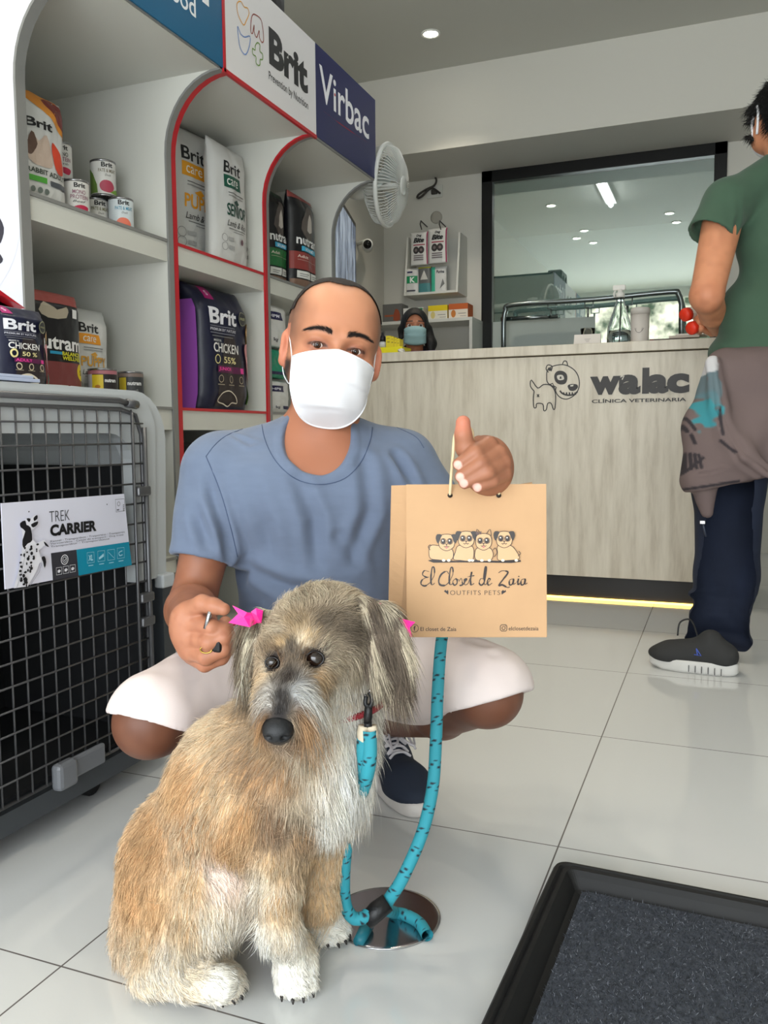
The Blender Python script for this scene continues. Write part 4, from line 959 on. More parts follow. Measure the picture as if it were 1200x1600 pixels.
MB().lathe([(.001, 0), (.024, 0), (.032, .085), (.030, .085), (.0225, .004), (.001, .004)], None, 28).build('tumbler', glassm, t)
t = thing('spray_bottle', 'clear conical spray bottle half full of liquid on the counter', 'bottle', (CT(966, yb2), yb2 + .03, CZ + .0005))
MB().lathe([(.001, 0), (.050, 0), (.052, .004), (.050, .07), (.040, .11), (.022, .16), (.016, .185), (.016, .20), (.013, .20), (.013, .18), (.036, .108), (.047, .07), (.048, .005), (.001, .005)], None, 32).build('bottle', glassm, t)
MB().lathe([(.001, .006), (.046, .006), (.0455, .06), (.001, .06)], None, 32).build('liquid', mat('water', (225, 235, 238), .02, trans=1, ior=1.33), t)
MB().lathe([(.001, .198), (.018, .198), (.018, .216), (.010, .22), (.010, .232), (.001, .232)], None, 20).box((-.03, -.008, .228), (.022, .008, .250), None, .004).tube([(-.018, 0, .232), (-.026, 0, .215), (-.022, 0, .2)], .004, None, 8).build('spray_head', ink((225, 222, 215)), t)
MB().tube([(0, 0, .01), (.004, 0, .2)], .003, None, 6).build('dip_tube', ink((215, 215, 210)), t)
t = thing('travel_cup', 'tall white cup with small horn drawing on the counter', 'cup', (CT(999, yb2), yb2, CZ + .0005))
MB().lathe([(.001, 0), (.034, 0), (.036, .01), (.0375, .118), (.001, .118)], None, 32).build('cup', ink((206, 198, 190)), t)
MB().lathe([(.001, .1185), (.0395, .1185), (.0395, .142), (.036, .146), (.001, .146)], None, 32).build('lid', ink((198, 192, 184)), t)
A = Art(lambda u, v, q: Vector(((.0375 + q) * math.sin(u / .0375), -(.0375 + q) * math.cos(u / .0375), v)), step=.005)
A.stroke([(-.018, .062), (-.012, .048), (-.002, .042), (.008, .046), (.018, .06)], .0016, (90, 84, 80), 4); A.stroke([(-.012, .048), (-.012, .062)], .0012, (90, 84, 80)); A.stroke([(.010, .048), (.012, .062)], .0012, (90, 84, 80)); A.build('drawing', t)
for k, (u0, u1, z0, hh, c, lab) in enumerate([(1022, 1075, 0, .014, (86, 72, 66), 'dark booklet lying lowest in the pile on the counter'), (1045, 1092, .0145, .01, (186, 172, 160), 'beige booklet lying on the dark booklet'), (1055, 1100, .025, .006, (215, 206, 196), 'white booklet lying on top of the pile')]):
    x0, x1 = CT(u0, yb2), CT(u1, yb2); t = thing('booklet', lab, 'booklet', ((x0 + x1) / 2, yb2 - .02, CZ + .0005 + z0), (0, 0, .12 - .1 * k), group='booklets on the counter')
    MB().box((-(x1 - x0) / 2, 0, 0), ((x1 - x0) / 2, .12, hh), None, .0008).build('pages', ink(c), t)
x0 = CT(1026, yb2); t = thing('red_box', 'tiny dark red box at the end of the booklets', 'box', (x0 - .018, yb2 - .005, CZ + .0005)); MB().box((-.012, 0, 0), (.012, .02, .016), None, .001).build('box', ink((110, 26, 24)), t)
# chrome rail in front of the glass
chrome = mat('brushed_chrome', (125, 132, 132), .22, metal=1)
YR = 5.36
gr = thing('grooming_rail', 'bent chrome grooming rail with hanging loops below the window', 'rail', (B(925, 500, YR).x, YR, 0))
pts = [B(787, 560, YR), B(787, 505, YR), B(790, 486, YR), B(803, 476, YR), B(925, 468, YR), B(1045, 456, YR), B(1060, 460, YR), B(1065, 475, YR), B(1066, 560, YR)]
pts[0].z = .75; pts[-1].z = .75
pp = [tuple(pts[0])] + smoothpts([tuple(p) for p in pts[1:-1]], 5) + [tuple(pts[-1])]
WG = lambda o: world_child(o, gr)
WG(MB().tube(pp, .016, None, 12).build('rail', chrome, gr))
WG(MB().tube([B(783, 499, YR + .02), B(872, 494, YR + .02)], .014, None, 10).build('lower_rail', chrome, gr))
for u in (861, 919, 980):
    p = B(u, 470 + (861 - u) * .05, YR); WG(MB().tube([p + Vector((-.02, 0, 0)), p + Vector((-.02, 0, -.05)), p + Vector((.03, 0, -.05)), p + Vector((.03, 0, 0))], .004, None, 6).tube([p + Vector((0, 0, -.05)), p + Vector((0, 0, -.11))], .006, None, 6).build('hanging_loop', chrome, gr))
tb = thing('back_table', 'stainless table edge behind the counter', 'table', (-.8, YR + .05, 0))
world_child(MB().box((-1.45, YR - .22, .715), (-.05, YR + .10, .749), None, .004).build('table_top', chrome, tb), tb)
for xx in (-1.4, -.12):
    for yy in (YR - .18, YR + .07): world_child(MB().box((xx - .015, yy - .015, 0), (xx + .015, yy + .015, .715)).build('leg', chrome, tb), tb)
# ================================================================== implicit surfaces for bodies and cloth
class Grid:
    def __init__(s, lo, hi, h):
        s.ax = [np.arange(lo[i], hi[i] + h, h, dtype=np.float32) for i in range(3)]
        s.h = h; s.d = np.full([len(a) for a in s.ax], 1.0, np.float32); s.lo = np.array(lo)
    def _sub(s, lo, hi):
        sl = []
        for i in range(3):
            a = int(max(0, math.floor((lo[i] - s.lo[i]) / s.h))); b = int(min(len(s.ax[i]), math.ceil((hi[i] - s.lo[i]) / s.h) + 2))
            if b <= a: return None, None
            sl.append(slice(a, b))
        P = np.stack(np.meshgrid(s.ax[0][sl[0]], s.ax[1][sl[1]], s.ax[2][sl[2]], indexing='ij'), -1)
        return tuple(sl), P
    def _mix(s, sl, v, k, mode):
        d = s.d[sl]
        if mode == 'u':
            h = np.maximum(k - np.abs(d - v), 0) / max(k, 1e-6); s.d[sl] = np.minimum(d, v) - h * h * k * .25
        elif mode == 's':
            v = -v; h = np.maximum(k - np.abs(d - v), 0) / max(k, 1e-6); s.d[sl] = np.maximum(d, v) + h * h * k * .25
    def cap(s, a, b, ra, rb=None, k=.02, mode='u', flat=None):
        rb = ra if rb is None else rb; a = np.array(a, float); b = np.array(b, float); m = max(ra, rb) + k + .02
        sl, P = s._sub(np.minimum(a, b) - m, np.maximum(a, b) + m)
        if sl is None: return s
        ab = b - a; q = P - a; t = np.clip((q @ ab) / (ab @ ab + 1e-12), 0, 1); e = q - t[..., None] * ab
        if flat is not None:                       # flatten along a direction: (dir, factor)
            n_ = np.array(flat[0], float); n_ /= np.linalg.norm(n_); c = e @ n_; e = e + (c * (1 / flat[1] - 1))[..., None] * n_
        v = np.linalg.norm(e, axis=-1) - (ra + (rb - ra) * t)
        s._mix(sl, v, k, mode); return s
    def chain(s, pts, rs, k=.02, mode='u', flat=None):
        for i in range(len(pts) - 1): s.cap(pts[i], pts[i + 1], rs[i], rs[i + 1], k, mode, flat)
        return s
    def ell(s, c, r, M=None, k=.02, mode='u'):
        c = np.array(c, float); r = np.array(r, float); m = max(r) + k + .02
        sl, P = s._sub(c - m, c + m)
        if sl is None: return s
        q = P - c
        if M is not None: q = q @ np.array(M.to_3x3() if hasattr(M, 'to_3x3') else M, float)   # columns of M are the local axes
        k0 = np.linalg.norm(q / r, axis=-1); k1 = np.linalg.norm(q / (r * r), axis=-1) + 1e-9
        s._mix(sl, k0 * (k0 - 1) / k1, k, mode); return s
    def plane(s, p, n_, k=.004):                   # remove the side the normal points to
        p = np.array(p, float); n_ = np.array(n_, float); n_ /= np.linalg.norm(n_)
        sl, P = s._sub(s.lo, s.lo + 99); v = (p - P) @ n_ ; s._mix(sl, v, k, 's'); return s
    def value(s, P):
        """trilinear sample"""
        i = [np.clip((P[:, j] - s.lo[j]) / s.h, 0, len(s.ax[j]) - 1.001) for j in range(3)]
        f = [x.astype(int) for x in i]; w = [i[j] - f[j] for j in range(3)]; out = 0
        for a in (0, 1):
            for b in (0, 1):
                for c in (0, 1):
                    out = out + s.d[f[0] + a, f[1] + b, f[2] + c] * (w[0] if a else 1 - w[0]) * (w[1] if b else 1 - w[1]) * (w[2] if c else 1 - w[2])
        return out
    def mesh(s):
        d = s.d; sg = d < 0; nx, ny, nz = d.shape
        c = np.zeros((nx - 1, ny - 1, nz - 1), np.int8)
        for a in (0, 1):
            for b in (0, 1):
                for e in (0, 1): c += sg[a:nx - 1 + a, b:ny - 1 + b, e:nz - 1 + e]
        act = (c > 0) & (c < 8); idx = np.full(act.shape, -1, np.int32); I = np.argwhere(act); idx[act] = np.arange(len(I))
        acc = np.zeros((len(I), 3)); cnt = np.zeros(len(I))
        cor = [(a, b, e) for a in (0, 1) for b in (0, 1) for e in (0, 1)]
        V = {q: d[I[:, 0] + q[0], I[:, 1] + q[1], I[:, 2] + q[2]] for q in cor}
        for p in cor:
            for ax in range(3):
                if p[ax] == 0:
                    q = list(p); q[ax] = 1; q = tuple(q); a, b = V[p], V[q]; m_ = (a < 0) != (b < 0)
                    t = np.where(m_, a / np.where(m_, a - b, 1), 0)
                    pos = np.array(p, float)[None] + np.zeros((len(I), 3)); pos[:, ax] += t
                    acc[m_] += pos[m_]; cnt[m_] += 1
        v = s.lo + (I + acc / cnt[:, None]) * s.h
        F = []
        for ax in range(3):
            sl0 = [slice(None)] * 3; sl1 = [slice(None)] * 3; sl0[ax] = slice(0, -1); sl1[ax] = slice(1, None)
            A = sg[tuple(sl0)]; Bq = sg[tuple(sl1)]; ch = np.argwhere(A != Bq)
            o1, o2 = (ax + 1) % 3, (ax + 2) % 3
            ok = (ch[:, o1] > 0) & (ch[:, o2] > 0) & (ch[:, o1] < d.shape[o1] - 1) & (ch[:, o2] < d.shape[o2] - 1); ch = ch[ok]
            q = []
            for (e1, e2) in ((-1, -1), (0, -1), (0, 0), (-1, 0)):
                w_ = ch.copy(); w_[:, o1] += e1; w_[:, o2] += e2; q.append(idx[w_[:, 0], w_[:, 1], w_[:, 2]])
            q = np.stack(q, 1); flip = ~A[ch[:, 0], ch[:, 1], ch[:, 2]]
            q[flip] = q[flip][:, ::-1]; F.append(q)
        return v, np.concatenate(F)
def relax(v, f, n_=2, w_=.5):
    for _ in range(n_):
        s_ = np.zeros_like(v); c = np.zeros(len(v))
        for i in range(4):
            a, b = f[:, i], f[:, (i + 1) % 4]
            for j in range(3):
                s_[:, j] += np.bincount(a, v[b, j], len(v)) + np.bincount(b, v[a, j], len(v))
            c += np.bincount(a, minlength=len(v)) + np.bincount(b, minlength=len(v))
        v = v * (1 - w_) + w_ * s_ / np.maximum(c, 1)[:, None]
    return v
def vnormals(v, f):
    n_ = np.cross(v[f[:, 2]] - v[f[:, 0]], v[f[:, 3]] - v[f[:, 1]]) if f.shape[1] == 4 else np.cross(v[f[:, 1]] - v[f[:, 0]], v[f[:, 2]] - v[f[:, 0]])
    o = np.zeros_like(v)
    for i in range(f.shape[1]):
        for j in range(3): o[:, j] += np.bincount(f[:, i], n_[:, j], len(v))
    return o / (np.linalg.norm(o, axis=1, keepdims=True) + 1e-12)
_H = np.random.default_rng(5).random((64, 64, 64)).astype(np.float32)
def vnoise(P):
    P = np.asarray(P, float); i = np.floor(P).astype(int); f = P - i; f = f * f * (3 - 2 * f); out = 0
    for a in (0, 1):
        for b in (0, 1):
            for c in (0, 1):
                out = out + _H[(i[:, 0] + a) & 63, (i[:, 1] + b) & 63, (i[:, 2] + c) & 63] * (f[:, 0] if a else 1 - f[:, 0]) * (f[:, 1] if b else 1 - f[:, 1]) * (f[:, 2] if c else 1 - f[:, 2])
    return out * 2 - 1
def segdist(P, a, b):
    a = np.array(a, float); b = np.array(b, float); ab = b - a; q = P - a; t = np.clip((q @ ab) / (ab @ ab), 0, 1)
    return np.linalg.norm(q - t[:, None] * ab, axis=1), t
def folds(v, f, lst):
    """lst: (polyline, width, depth)  negative depth = ridge"""
    n_ = vnormals(v, f); disp = np.zeros(len(v))
    for pts, wd, dp in lst:
        D = np.full(len(v), 9.); T = np.zeros(len(v)); N = len(pts) - 1
        for i in range(N):
            d, t = segdist(v, pts[i], pts[i + 1]); m_ = d < D; D[m_] = d[m_]; T[m_] = ((i + t) / N)[m_]
        prof = np.exp(-(D / wd) ** 2) - .55 * np.exp(-((D - 1.9 * wd) / wd) ** 2)
        disp -= dp * prof * np.sin(np.pi * np.clip(T * .9 + .05, 0, 1)) ** .5
    return v + n_ * disp[:, None]
def np_obj(name, v, f, mt, parent, cols=None, root=None, smooth=True):
    me = bpy.data.meshes.new(name); nf, k = f.shape
    me.vertices.add(len(v)); me.vertices.foreach_set('co', np.ascontiguousarray(v, np.float32).ravel())
    me.loops.add(nf * k); me.loops.foreach_set('vertex_index', np.ascontiguousarray(f, np.int32).ravel())
    me.polygons.add(nf); me.polygons.foreach_set('loop_start', np.arange(0, nf * k, k, dtype=np.int32)); me.polygons.foreach_set('loop_total', np.full(nf, k, np.int32))
    me.polygons.foreach_set('use_smooth', np.full(nf, smooth))
    me.materials.append(mt); me.update(calc_edges=True)
    if cols is not None:
        a = me.color_attributes.new('Col', 'FLOAT_COLOR', 'POINT')
        c4 = np.ones((len(v), 4), np.float32); c4[:, :3] = cols; a.data.foreach_set('color', c4.ravel())
    o = link(name, me, parent)
    if root is not None: world_child(o, root)
    return o
def L3(rgb): return np.array(lin(rgb)[:3])
def sstep(a, b, x): t = np.clip((x - a) / (b - a), 0, 1); return t * t * (3 - 2 * t)
def mixc(c, col, w_): w_ = np.clip(w_, 0, 1)[:, None]; return c * (1 - w_) + L3(col) * w_
def join_pieces(ps):
    V = []; F = []; k = 0; C = []
    for v, f, c in ps: V.append(v); F.append(f + k); C.append(c); k += len(v)
    return np.concatenate(V), np.concatenate(F), np.concatenate(C)
A3 = lambda u, v, d: np.array(at(u, v, d))
CRn, CUn, CFn = np.array(CR), np.array(CU), np.array(CF)
def bounds(pts, m): p = np.array(pts); return p.min(0) - m, p.max(0) + m
skin_m = mat('skin', (200, 145, 115), .48, sss=.12, attr='Col', bump=.12, bscale=900, dist=.0006, spec=.4)
def frame(R, Fw, U): return np.stack([R, Fw, U], 1)      # columns: local axes
# ================================================================== CROUCHING MAN
man = thing('person', 'person crouching in grey-blue t-shirt, pale shorts and white face mask, holding up a paper bag', 'person', (-.62, 1.50, 0))
def rotv(v, ax, deg):
    return np.array(Matrix.Rotation(R_(deg), 3, Vector(ax)) @ Vector(v))
HS = 1.03
Rh = CRn * math.cos(R_(8)) - CUn * math.sin(R_(8)); Uh = CUn * math.cos(R_(8)) + CRn * math.sin(R_(8)); Fh = -CFn
Fh2 = Fh * math.cos(R_(11)) + Rh * math.sin(R_(11)); Rh2 = Rh * math.cos(R_(11)) - Fh * math.sin(R_(11))
Fh, Rh = Fh2, Rh2
_t = R_(-7); Uh, Fh = Uh * math.cos(_t) - Fh * math.sin(_t), Fh * math.cos(_t) + Uh * math.sin(_t)
H0 = A3(518, 546, 1.475)
HM = frame(Rh, Fh, Uh)
def hl(x, y, z): return H0 + Rh * x * HS + Fh * y * HS + Uh * z * HS
NB = A3(498, 690, 1.52)                                   # neck base
SHR, SHL = A3(350, 740, 1.50), A3(622, 732, 1.56)         # image-left / image-right shoulder
CH, BE, PE = A3(500, 810, 1.54), A3(500, 905, 1.58), A3(500, 990, 1.62)
TU = (NB - PE) / np.linalg.norm(NB - PE); TR = (SHL - SHR); TR = TR - TU * (TR @ TU); TR /= np.linalg.norm(TR); TF = np.cross(TU, TR); TF = TF if TF @ CFn < 0 else -TF
TM = frame(TR, TF, TU)
def torso(g, o=0.0, k=.05):
    g.ell(CH + TF * -.01, (.152 + o, .098 + o, .165 + o), TM, k)
    g.ell(BE, (.142 + o, .105 + o, .13 + o), TM, k)
    g.ell(PE, (.15 + o, .11 + o, .10 + o), TM, k)
    g.cap(SHR, SHL, .050 + o, .050 + o, k)
    g.cap(NB - TU * .01, SHR + TU * .008, .048 + o, .042 + o, k); g.cap(NB - TU * .01, SHL + TU * .008, .048 + o, .042 + o, k)
    g.ell(CH + TR * -.07 + TU * .055 + TF * .055, (.075 + o, .035 + o, .06 + o), TM, k); g.ell(CH + TR * .07 + TU * .055 + TF * .055, (.075 + o, .035 + o, .06 + o), TM, k)
# ---- head, neck and upper chest
g = Grid(*bounds([hl(-.115, -.13, .15), hl(.115, .14, -.16), hl(-.11, .14, .15), hl(.11, -.13, -.15), A3(400, 770, 1.45), A3(600, 770, 1.6)], .01), .0022)
g.ell(hl(0, -.018, .030), (.0745, .094, .090), HM, .02)
g.ell(hl(0, .028, .018), (.066, .060, .078), HM, .03)
for s_ in (-1, 1): g.ell(hl(.020 * s_, -.004, .036), (.055, .080, .073), HM, .02)
g.ell(hl(0, .030, -.048), (.057, .054, .056), HM, .03)
g.ell(hl(0, .052, -.088), (.034, .030, .026), HM, .03)
for s_ in (-1, 1):
    g.cap(hl(.066 * s_, .0, -.03), hl(.030 * s_, .058, -.088), .014, .016, .03)
    g.cap(hl(.012 * s_, .083, .018), hl(.046 * s_, .068, .020), .0075, .006, .016)
    g.ell(hl(.047 * s_, .060, -.024), (.020, .018, .014), HM, .022)
g.cap(hl(0, .082, .004), hl(0, .102, -.034), .0075, .0105, .014)
g.ell(hl(0, .092, -.038), (.017, .012, .009), HM, .012)
for s_ in (-1, 1):
    g.ell(hl(.030 * s_, .096, -.001), (.0175, .016, .012), HM, .014, 's')
    g.ell(hl(.031 * s_, .0715, -.001), (.0158, .0142, .0135), HM, .004)          # lids
    g.ell(hl(.0312 * s_, .0868, -.0022), (.0142, .0084, .0060), HM, .0015, 's')   # opening
    g.cap(hl(.020 * s_, .078, -.012), hl(.040 * s_, .074, -.011), .0035, .003, .008)
    E0 = hl(.079 * s_, -.006, -.010); Em = HM @ np.array(Matrix.Rotation(R_(-14 * s_), 3, 'Z') @ Matrix.Rotation(R_(10), 3, 'X'))
    g.ell(E0, (.0095, .020, .032), Em, .006)
    g.ell(E0 + Rh * .006 * s_ + Fh * .003 - Uh * .002, (.006, .0115, .019), Em, .004, 's')
    g.cap(E0 + Rh * .004 * s_ - Fh * .004 - Uh * .008, E0 + Rh * .005 * s_ + Fh * .006 + Uh * .01, .0035, .003, .004)
g.cap(hl(0, -.022, -.055), NB, .054, .058, .03)
for s_ in (-1, 1): g.cap(hl(.045 * s_, -.01, -.07), NB + TF * .045 + TR * .018 * s_ - TU * .01, .012, .009, .02)
torso(g, 0)
for s_ in (-1, 1): g.cap(NB + TF * .052 + TR * .02 * s_ - TU * .028, NB + TF * .03 + TR * .12 * s_ - TU * .012, .007, .007, .018)
v, f = g.mesh(); v = relax(v, f, 1, .4)
loc = (v - H0) @ HM / HS; x, y, z = loc[:, 0], loc[:, 1], loc[:, 2]
nz = vnoise(v * 30) * .5 + vnoise(v * 90) * .3
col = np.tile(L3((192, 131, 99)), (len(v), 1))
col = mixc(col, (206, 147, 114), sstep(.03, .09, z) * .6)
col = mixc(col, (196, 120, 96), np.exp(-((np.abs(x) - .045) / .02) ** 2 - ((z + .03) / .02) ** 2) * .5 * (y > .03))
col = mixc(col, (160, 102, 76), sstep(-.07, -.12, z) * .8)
ax_ = np.abs(x)
# eyelids and sockets
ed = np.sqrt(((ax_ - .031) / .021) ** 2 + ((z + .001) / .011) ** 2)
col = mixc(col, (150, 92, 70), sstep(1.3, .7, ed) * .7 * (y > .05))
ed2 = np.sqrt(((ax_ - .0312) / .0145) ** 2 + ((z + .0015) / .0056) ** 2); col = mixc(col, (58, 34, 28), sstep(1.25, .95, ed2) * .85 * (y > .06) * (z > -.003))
# stubbly scalp, temples and beard (real hair colour)
hair_line = .078 - .15 * np.maximum(0, ax_ - .028) - (ax_ > .05) * 0
yt_ = .054 - .45 * ax_; ys_ = .094 - .42 * ax_; wz_ = sstep(.095, .05, z) * sstep(.018, .045, ax_); yb_l = yt_ * (1 - wz_) + ys_ * wz_
hw = sstep(.012, -.03, y - yb_l) * sstep(-.02, .02, z) * (1 - .25 * wz_)
hw = np.maximum(hw, .6 * sstep(.030, .014, y) * sstep(.052, .062, ax_) * sstep(-.10, -.07, z) * (z < .03) * (ax_ < .078))
back = sstep(-.02, -.05, y) * (z > -.07); hw = np.maximum(hw, back)
ear = (ax_ > .0745) & (z < .03) & (z > -.05) & (y > -.04) & (y < .025); hw = np.where(ear, 0, hw)
col = mixc(col, (66, 48, 40), hw * (.86 + .3 * nz))
bw_ = sstep(.05, .03, y) * sstep(.048, .058, ax_) * sstep(-.02, -.034, z) * sstep(-.115, -.1, z) * (ax_ < .077); bw_ = np.where(ear & (ax_ > .076), 0, bw_); col = mixc(col, (40, 28, 24), bw_ * (.85 + .4 * nz))
col = mixc(col, (200, 120, 98), ear * .5)
# brows
br_ = np.exp(-((z - (.0185 + .0075 * np.sin(np.pi * np.clip(.06 + .80 * (ax_ - .011) / .042, 0, 1)) - .0025 * (ax_ - .011) / .042)) / .0042) ** 4) * sstep(.009, .015, ax_) * sstep(.056, .046, ax_) * (y > .04)
col = mixc(col, (52, 36, 30), br_ * .75)
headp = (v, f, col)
head_grid = g
# ---- arms
ARM = (152, 99, 74)
ELR = A3(300, 946, 1.46); WRR = A3(296, 968, 1.235)
ELL = A3(745, 905, 1.50); WRL = A3(764, 772, 1.225)
def skincol(v, base, knu=None):
    c = np.tile(L3(base), (len(v), 1)); nn = vnoise(v * 60)
    return mixc(c, (base[0] * .82, base[1] * .76, base[2] * .74), np.clip(nn * .35 + .1, 0, 1))
g = Grid(*bounds([SHR, ELR, WRR, A3(268, 950, 1.3), A3(360, 950, 1.3)], .07), .0035)
g.chain([SHR, (SHR + ELR) / 2, ELR], [.048, .043, .038], .02); g.chain([ELR, ELR * .6 + WRR * .4, WRR], [.039, .040, .027], .015, flat=None)
v, f = g.mesh(); v = relax(v, f, 2); armR = (v, f, skincol(v, ARM))
g = Grid(*bounds([SHL, ELL, WRL], .07), .004)
g.chain([SHL, (SHL + ELL) / 2, ELL], [.048, .043, .038], .02); g.chain([ELL, ELL * .6 + WRL * .4, WRL], [.039, .038, .027], .015)
v, f = g.mesh(); v = relax(v, f, 2); armL = (v, f, skincol(v, ARM))
# ---- image-left hand: half closed, thumb on top, holding keys
D = 1.17
g = Grid(*bounds([A3(262, 925, D + .1), A3(378, 1058, D - .06), A3(378, 925, D - .06), A3(262, 1058, D + .06), WRR], .014), .0016)
g.chain([WRR, A3(300, 975, D + .02)], [.027, .030], .012)
g.ell(A3(305, 985, D + .005), (.034, .026, .036), frame(CRn, CFn, CUn), .012)
g.cap(A3(290, 965, D - .005), A3(300, 1015, D), .020, .018, .012)
def fing(pts, rs, k=.004):
    g.chain([A3(*p) for p in pts], rs, k)
fing([(296, 955, D - .01), (316, 943, D - .028), (334, 947, D - .036), (350, 952, D - .040)], [.0155, .0115, .0105, .0085], .006)     # thumb
fing([(300, 972, D - .012), (330, 980, D - .034), (348, 985, D - .030), (352, 972, D - .012)], [.0150, .0115, .0105, .0085])
fing([(296, 996, D - .005), (326, 1003, D - .036), (350, 996, D - .034), (356, 984, D - .014)], [.0150, .0115, .0105, .0085])
fing([(298, 1014, D + .0), (322, 1026, D - .030), (348, 1014, D - .030), (360, 996, D - .018)], [.0145, .0120, .0110, .0085])
fing([(300, 1024, D + .014), (320, 1038, D - .008), (346, 1028, D - .012), (362, 1010, D - .006)], [.0130, .0105, .0095, .0080])
v, f = g.mesh(); v = relax(v, f, 1, .4); handR = (v, f, mixc(skincol(v, (178, 120, 92)), (150, 92, 70), np.clip(vnoise(v * 120) * .5, 0, 1)))
# ---- image-right hand: fist around the rope, thumb up
D = 1.125
g = Grid(*bounds([A3(695, 640, D - .04), A3(812, 795, D + .09), A3(812, 640, D - .04), A3(695, 795, D + .06), WRL], .034), .0017)
def zh(x, y, d): return A3(600 + x / 4.286, 640 + y / 4.286, d)
g.ell(zh(690, 350, D + .028), (.034, .026, .036), frame(CRn, CFn, CUn), .012)
g.chain([WRL, zh(700, 430, D + .035)], [.027, .032], .015)
def f2(pts, rs, k=.0035): g.chain([zh(*p) for p in pts], rs, k)
f2([(600, 330, D + .012), (545, 250, D + .0), (530, 170, D - .006), (530, 88, D - .006)], [.018, .0125, .0100, .0098], .008)
f2([(640, 240, D + .045), (700, 238, D + .012), (610, 290, D - .014), (500, 365, D - .014)], [.014, .0120, .0105, .0082])
f2([(690, 300, D + .045), (765, 300, D + .010), (650, 360, D - .018), (515, 447, D - .018)], [.014, .0122, .0106, .0084])
f2([(720, 360, D + .045), (795, 355, D + .010), (690, 420, D - .018), (540, 492, D - .017)], [.014, .0116, .0102, .0080])
f2([(720, 430, D + .045), (800, 428, D + .012), (720, 475, D - .010), (632, 520, D - .014)], [.013, .0108, .0095, .0076])
v, f = g.mesh(); v = relax(v, f, 1, .4)
c = skincol(v, (160, 106, 80))
tip = zh(530, 75, D - .006); d_ = np.linalg.norm(v - tip, axis=1); c = mixc(c, (200, 122, 98), sstep(.03, .008, d_) * .8)
for (p_, q_) in (((640, 240), (700, 238)), ((690, 300), (765, 300)), ((720, 360), (795, 355))):
    pass
for (x_, y_, dd) in ((490, 372, D - .022), (505, 454, D - .026), (531, 497, D - .025), (621, 523, D - .021)):
    d_ = np.linalg.norm(v - zh(x_, y_, dd), axis=1); c = mixc(c, (232, 178, 164), sstep(.0072, .0052, d_))
handL = (v, f, c)
# ---- legs
KR, KL = A3(234, 1128, 1.27), A3(762, 1082, 1.31)          # knees
HR_, HL_ = A3(452, 1030, 1.62), A3(560, 1030, 1.64)
toeL, heelL = np.array(on(2, 0, 652, 1274)), np.array(on(2, 0, 606, 1215)); 
fl = (toeL - heelL); fl[2] = 0; fl /= np.linalg.norm(fl); heelL = toeL - fl * .27
toeR = np.array(on(2, 0, 352, 1262)); heelR = toeR + np.array([-.03, .27, 0])
flR = (toeR - heelR) / .2716
ANL = heelL + fl * .065 + np.array([0, 0, .115]); ANR = heelR + flR * .065 + np.array([0, 0, .115])
LEG = (112, 72, 54)  # leg skin darker than the arms: part tan, part shade put into the colour
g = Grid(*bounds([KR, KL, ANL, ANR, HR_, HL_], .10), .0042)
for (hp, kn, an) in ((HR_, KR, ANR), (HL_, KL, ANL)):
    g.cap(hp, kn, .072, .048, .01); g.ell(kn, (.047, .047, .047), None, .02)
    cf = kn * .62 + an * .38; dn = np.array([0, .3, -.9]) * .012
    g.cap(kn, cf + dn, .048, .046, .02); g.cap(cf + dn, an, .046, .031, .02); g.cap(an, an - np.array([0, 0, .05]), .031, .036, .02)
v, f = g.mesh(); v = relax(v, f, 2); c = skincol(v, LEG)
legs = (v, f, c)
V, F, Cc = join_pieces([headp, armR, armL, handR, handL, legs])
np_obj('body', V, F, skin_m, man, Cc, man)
# hair: short dark crop
g = Grid(*bounds([hl(-.1, -.13, .0), hl(.1, .1, .14), hl(-.1, .1, .15), hl(.1, -.13, -.06)], .008), .0026)
o_ = .0020
g.ell(hl(0, -.018, .030), (.0745 + o_, .094 + o_, .090 + o_), HM, .02); g.ell(hl(0, .028, .018), (.066 + o_ * .5, .060 - .002, .078 + o_), HM, .03)
for s_ in (-1, 1): g.ell(hl(.020 * s_, -.004, .036), (.055 + o_, .080 + o_, .073 + o_), HM, .02)
v, f = g.mesh(); loc = (v - H0) @ HM; x, y, z = loc[:, 0], loc[:, 1], loc[:, 2]; ax_ = np.abs(x)
keep = (y < .050 - .34 * ax_ + vnoise(v * 160) * .003) & (z > .050 + vnoise(v * 120) * .01) & ~((ax_ > .066) & (z < .03) & (y > -.03))
fk = keep[f].all(1); used = np.unique(f[fk]); mp_ = np.full(len(v), -1); mp_[used] = np.arange(len(used))
np_obj('hair', v[used] + vnormals(v, f)[used] * (vnoise(v[used] * 400) * .0006)[:, None], mp_[f[fk]], mat('cropped_hair', (34, 26, 24), .8, bump=.6, bscale=1500, dist=.001), man, None, man)
# eyes
eye_w = mat('eye_white', (222, 210, 204), .15); iris = mat('iris_brown', (62, 38, 26), .12); pup = mat('pupil', (8, 6, 6), .05)
gz = np.array(CC) - H0; gz /= np.linalg.norm(gz)
for s_ in (-1, 1):
    c = Vector(hl(.031 * s_, .0715, -.001)); Me = Vector(gz).to_track_quat('Z', 'Y').to_matrix().to_4x4(); Me.translation = c
    e = MB(); e.sphere(c, .0122, eye_w, 24)
    e.lathe([(.001, .0123), (.0026, .0122), (.0026, .0119), (.001, .0118)], pup, 20, Matrix.Translation(-(Vector(CFn) * .0) ) @ Me @ Matrix.Translation((0, 0, .0004)))
    e.lathe([(.001, .0120), (.0032, .0119), (.0060, .0109), (.0062, .0104), (.001, .0104)], iris, 24, Me @ Matrix.Translation((0, 0, .0002)))
    world_child(e.build('eye', None, man), man)
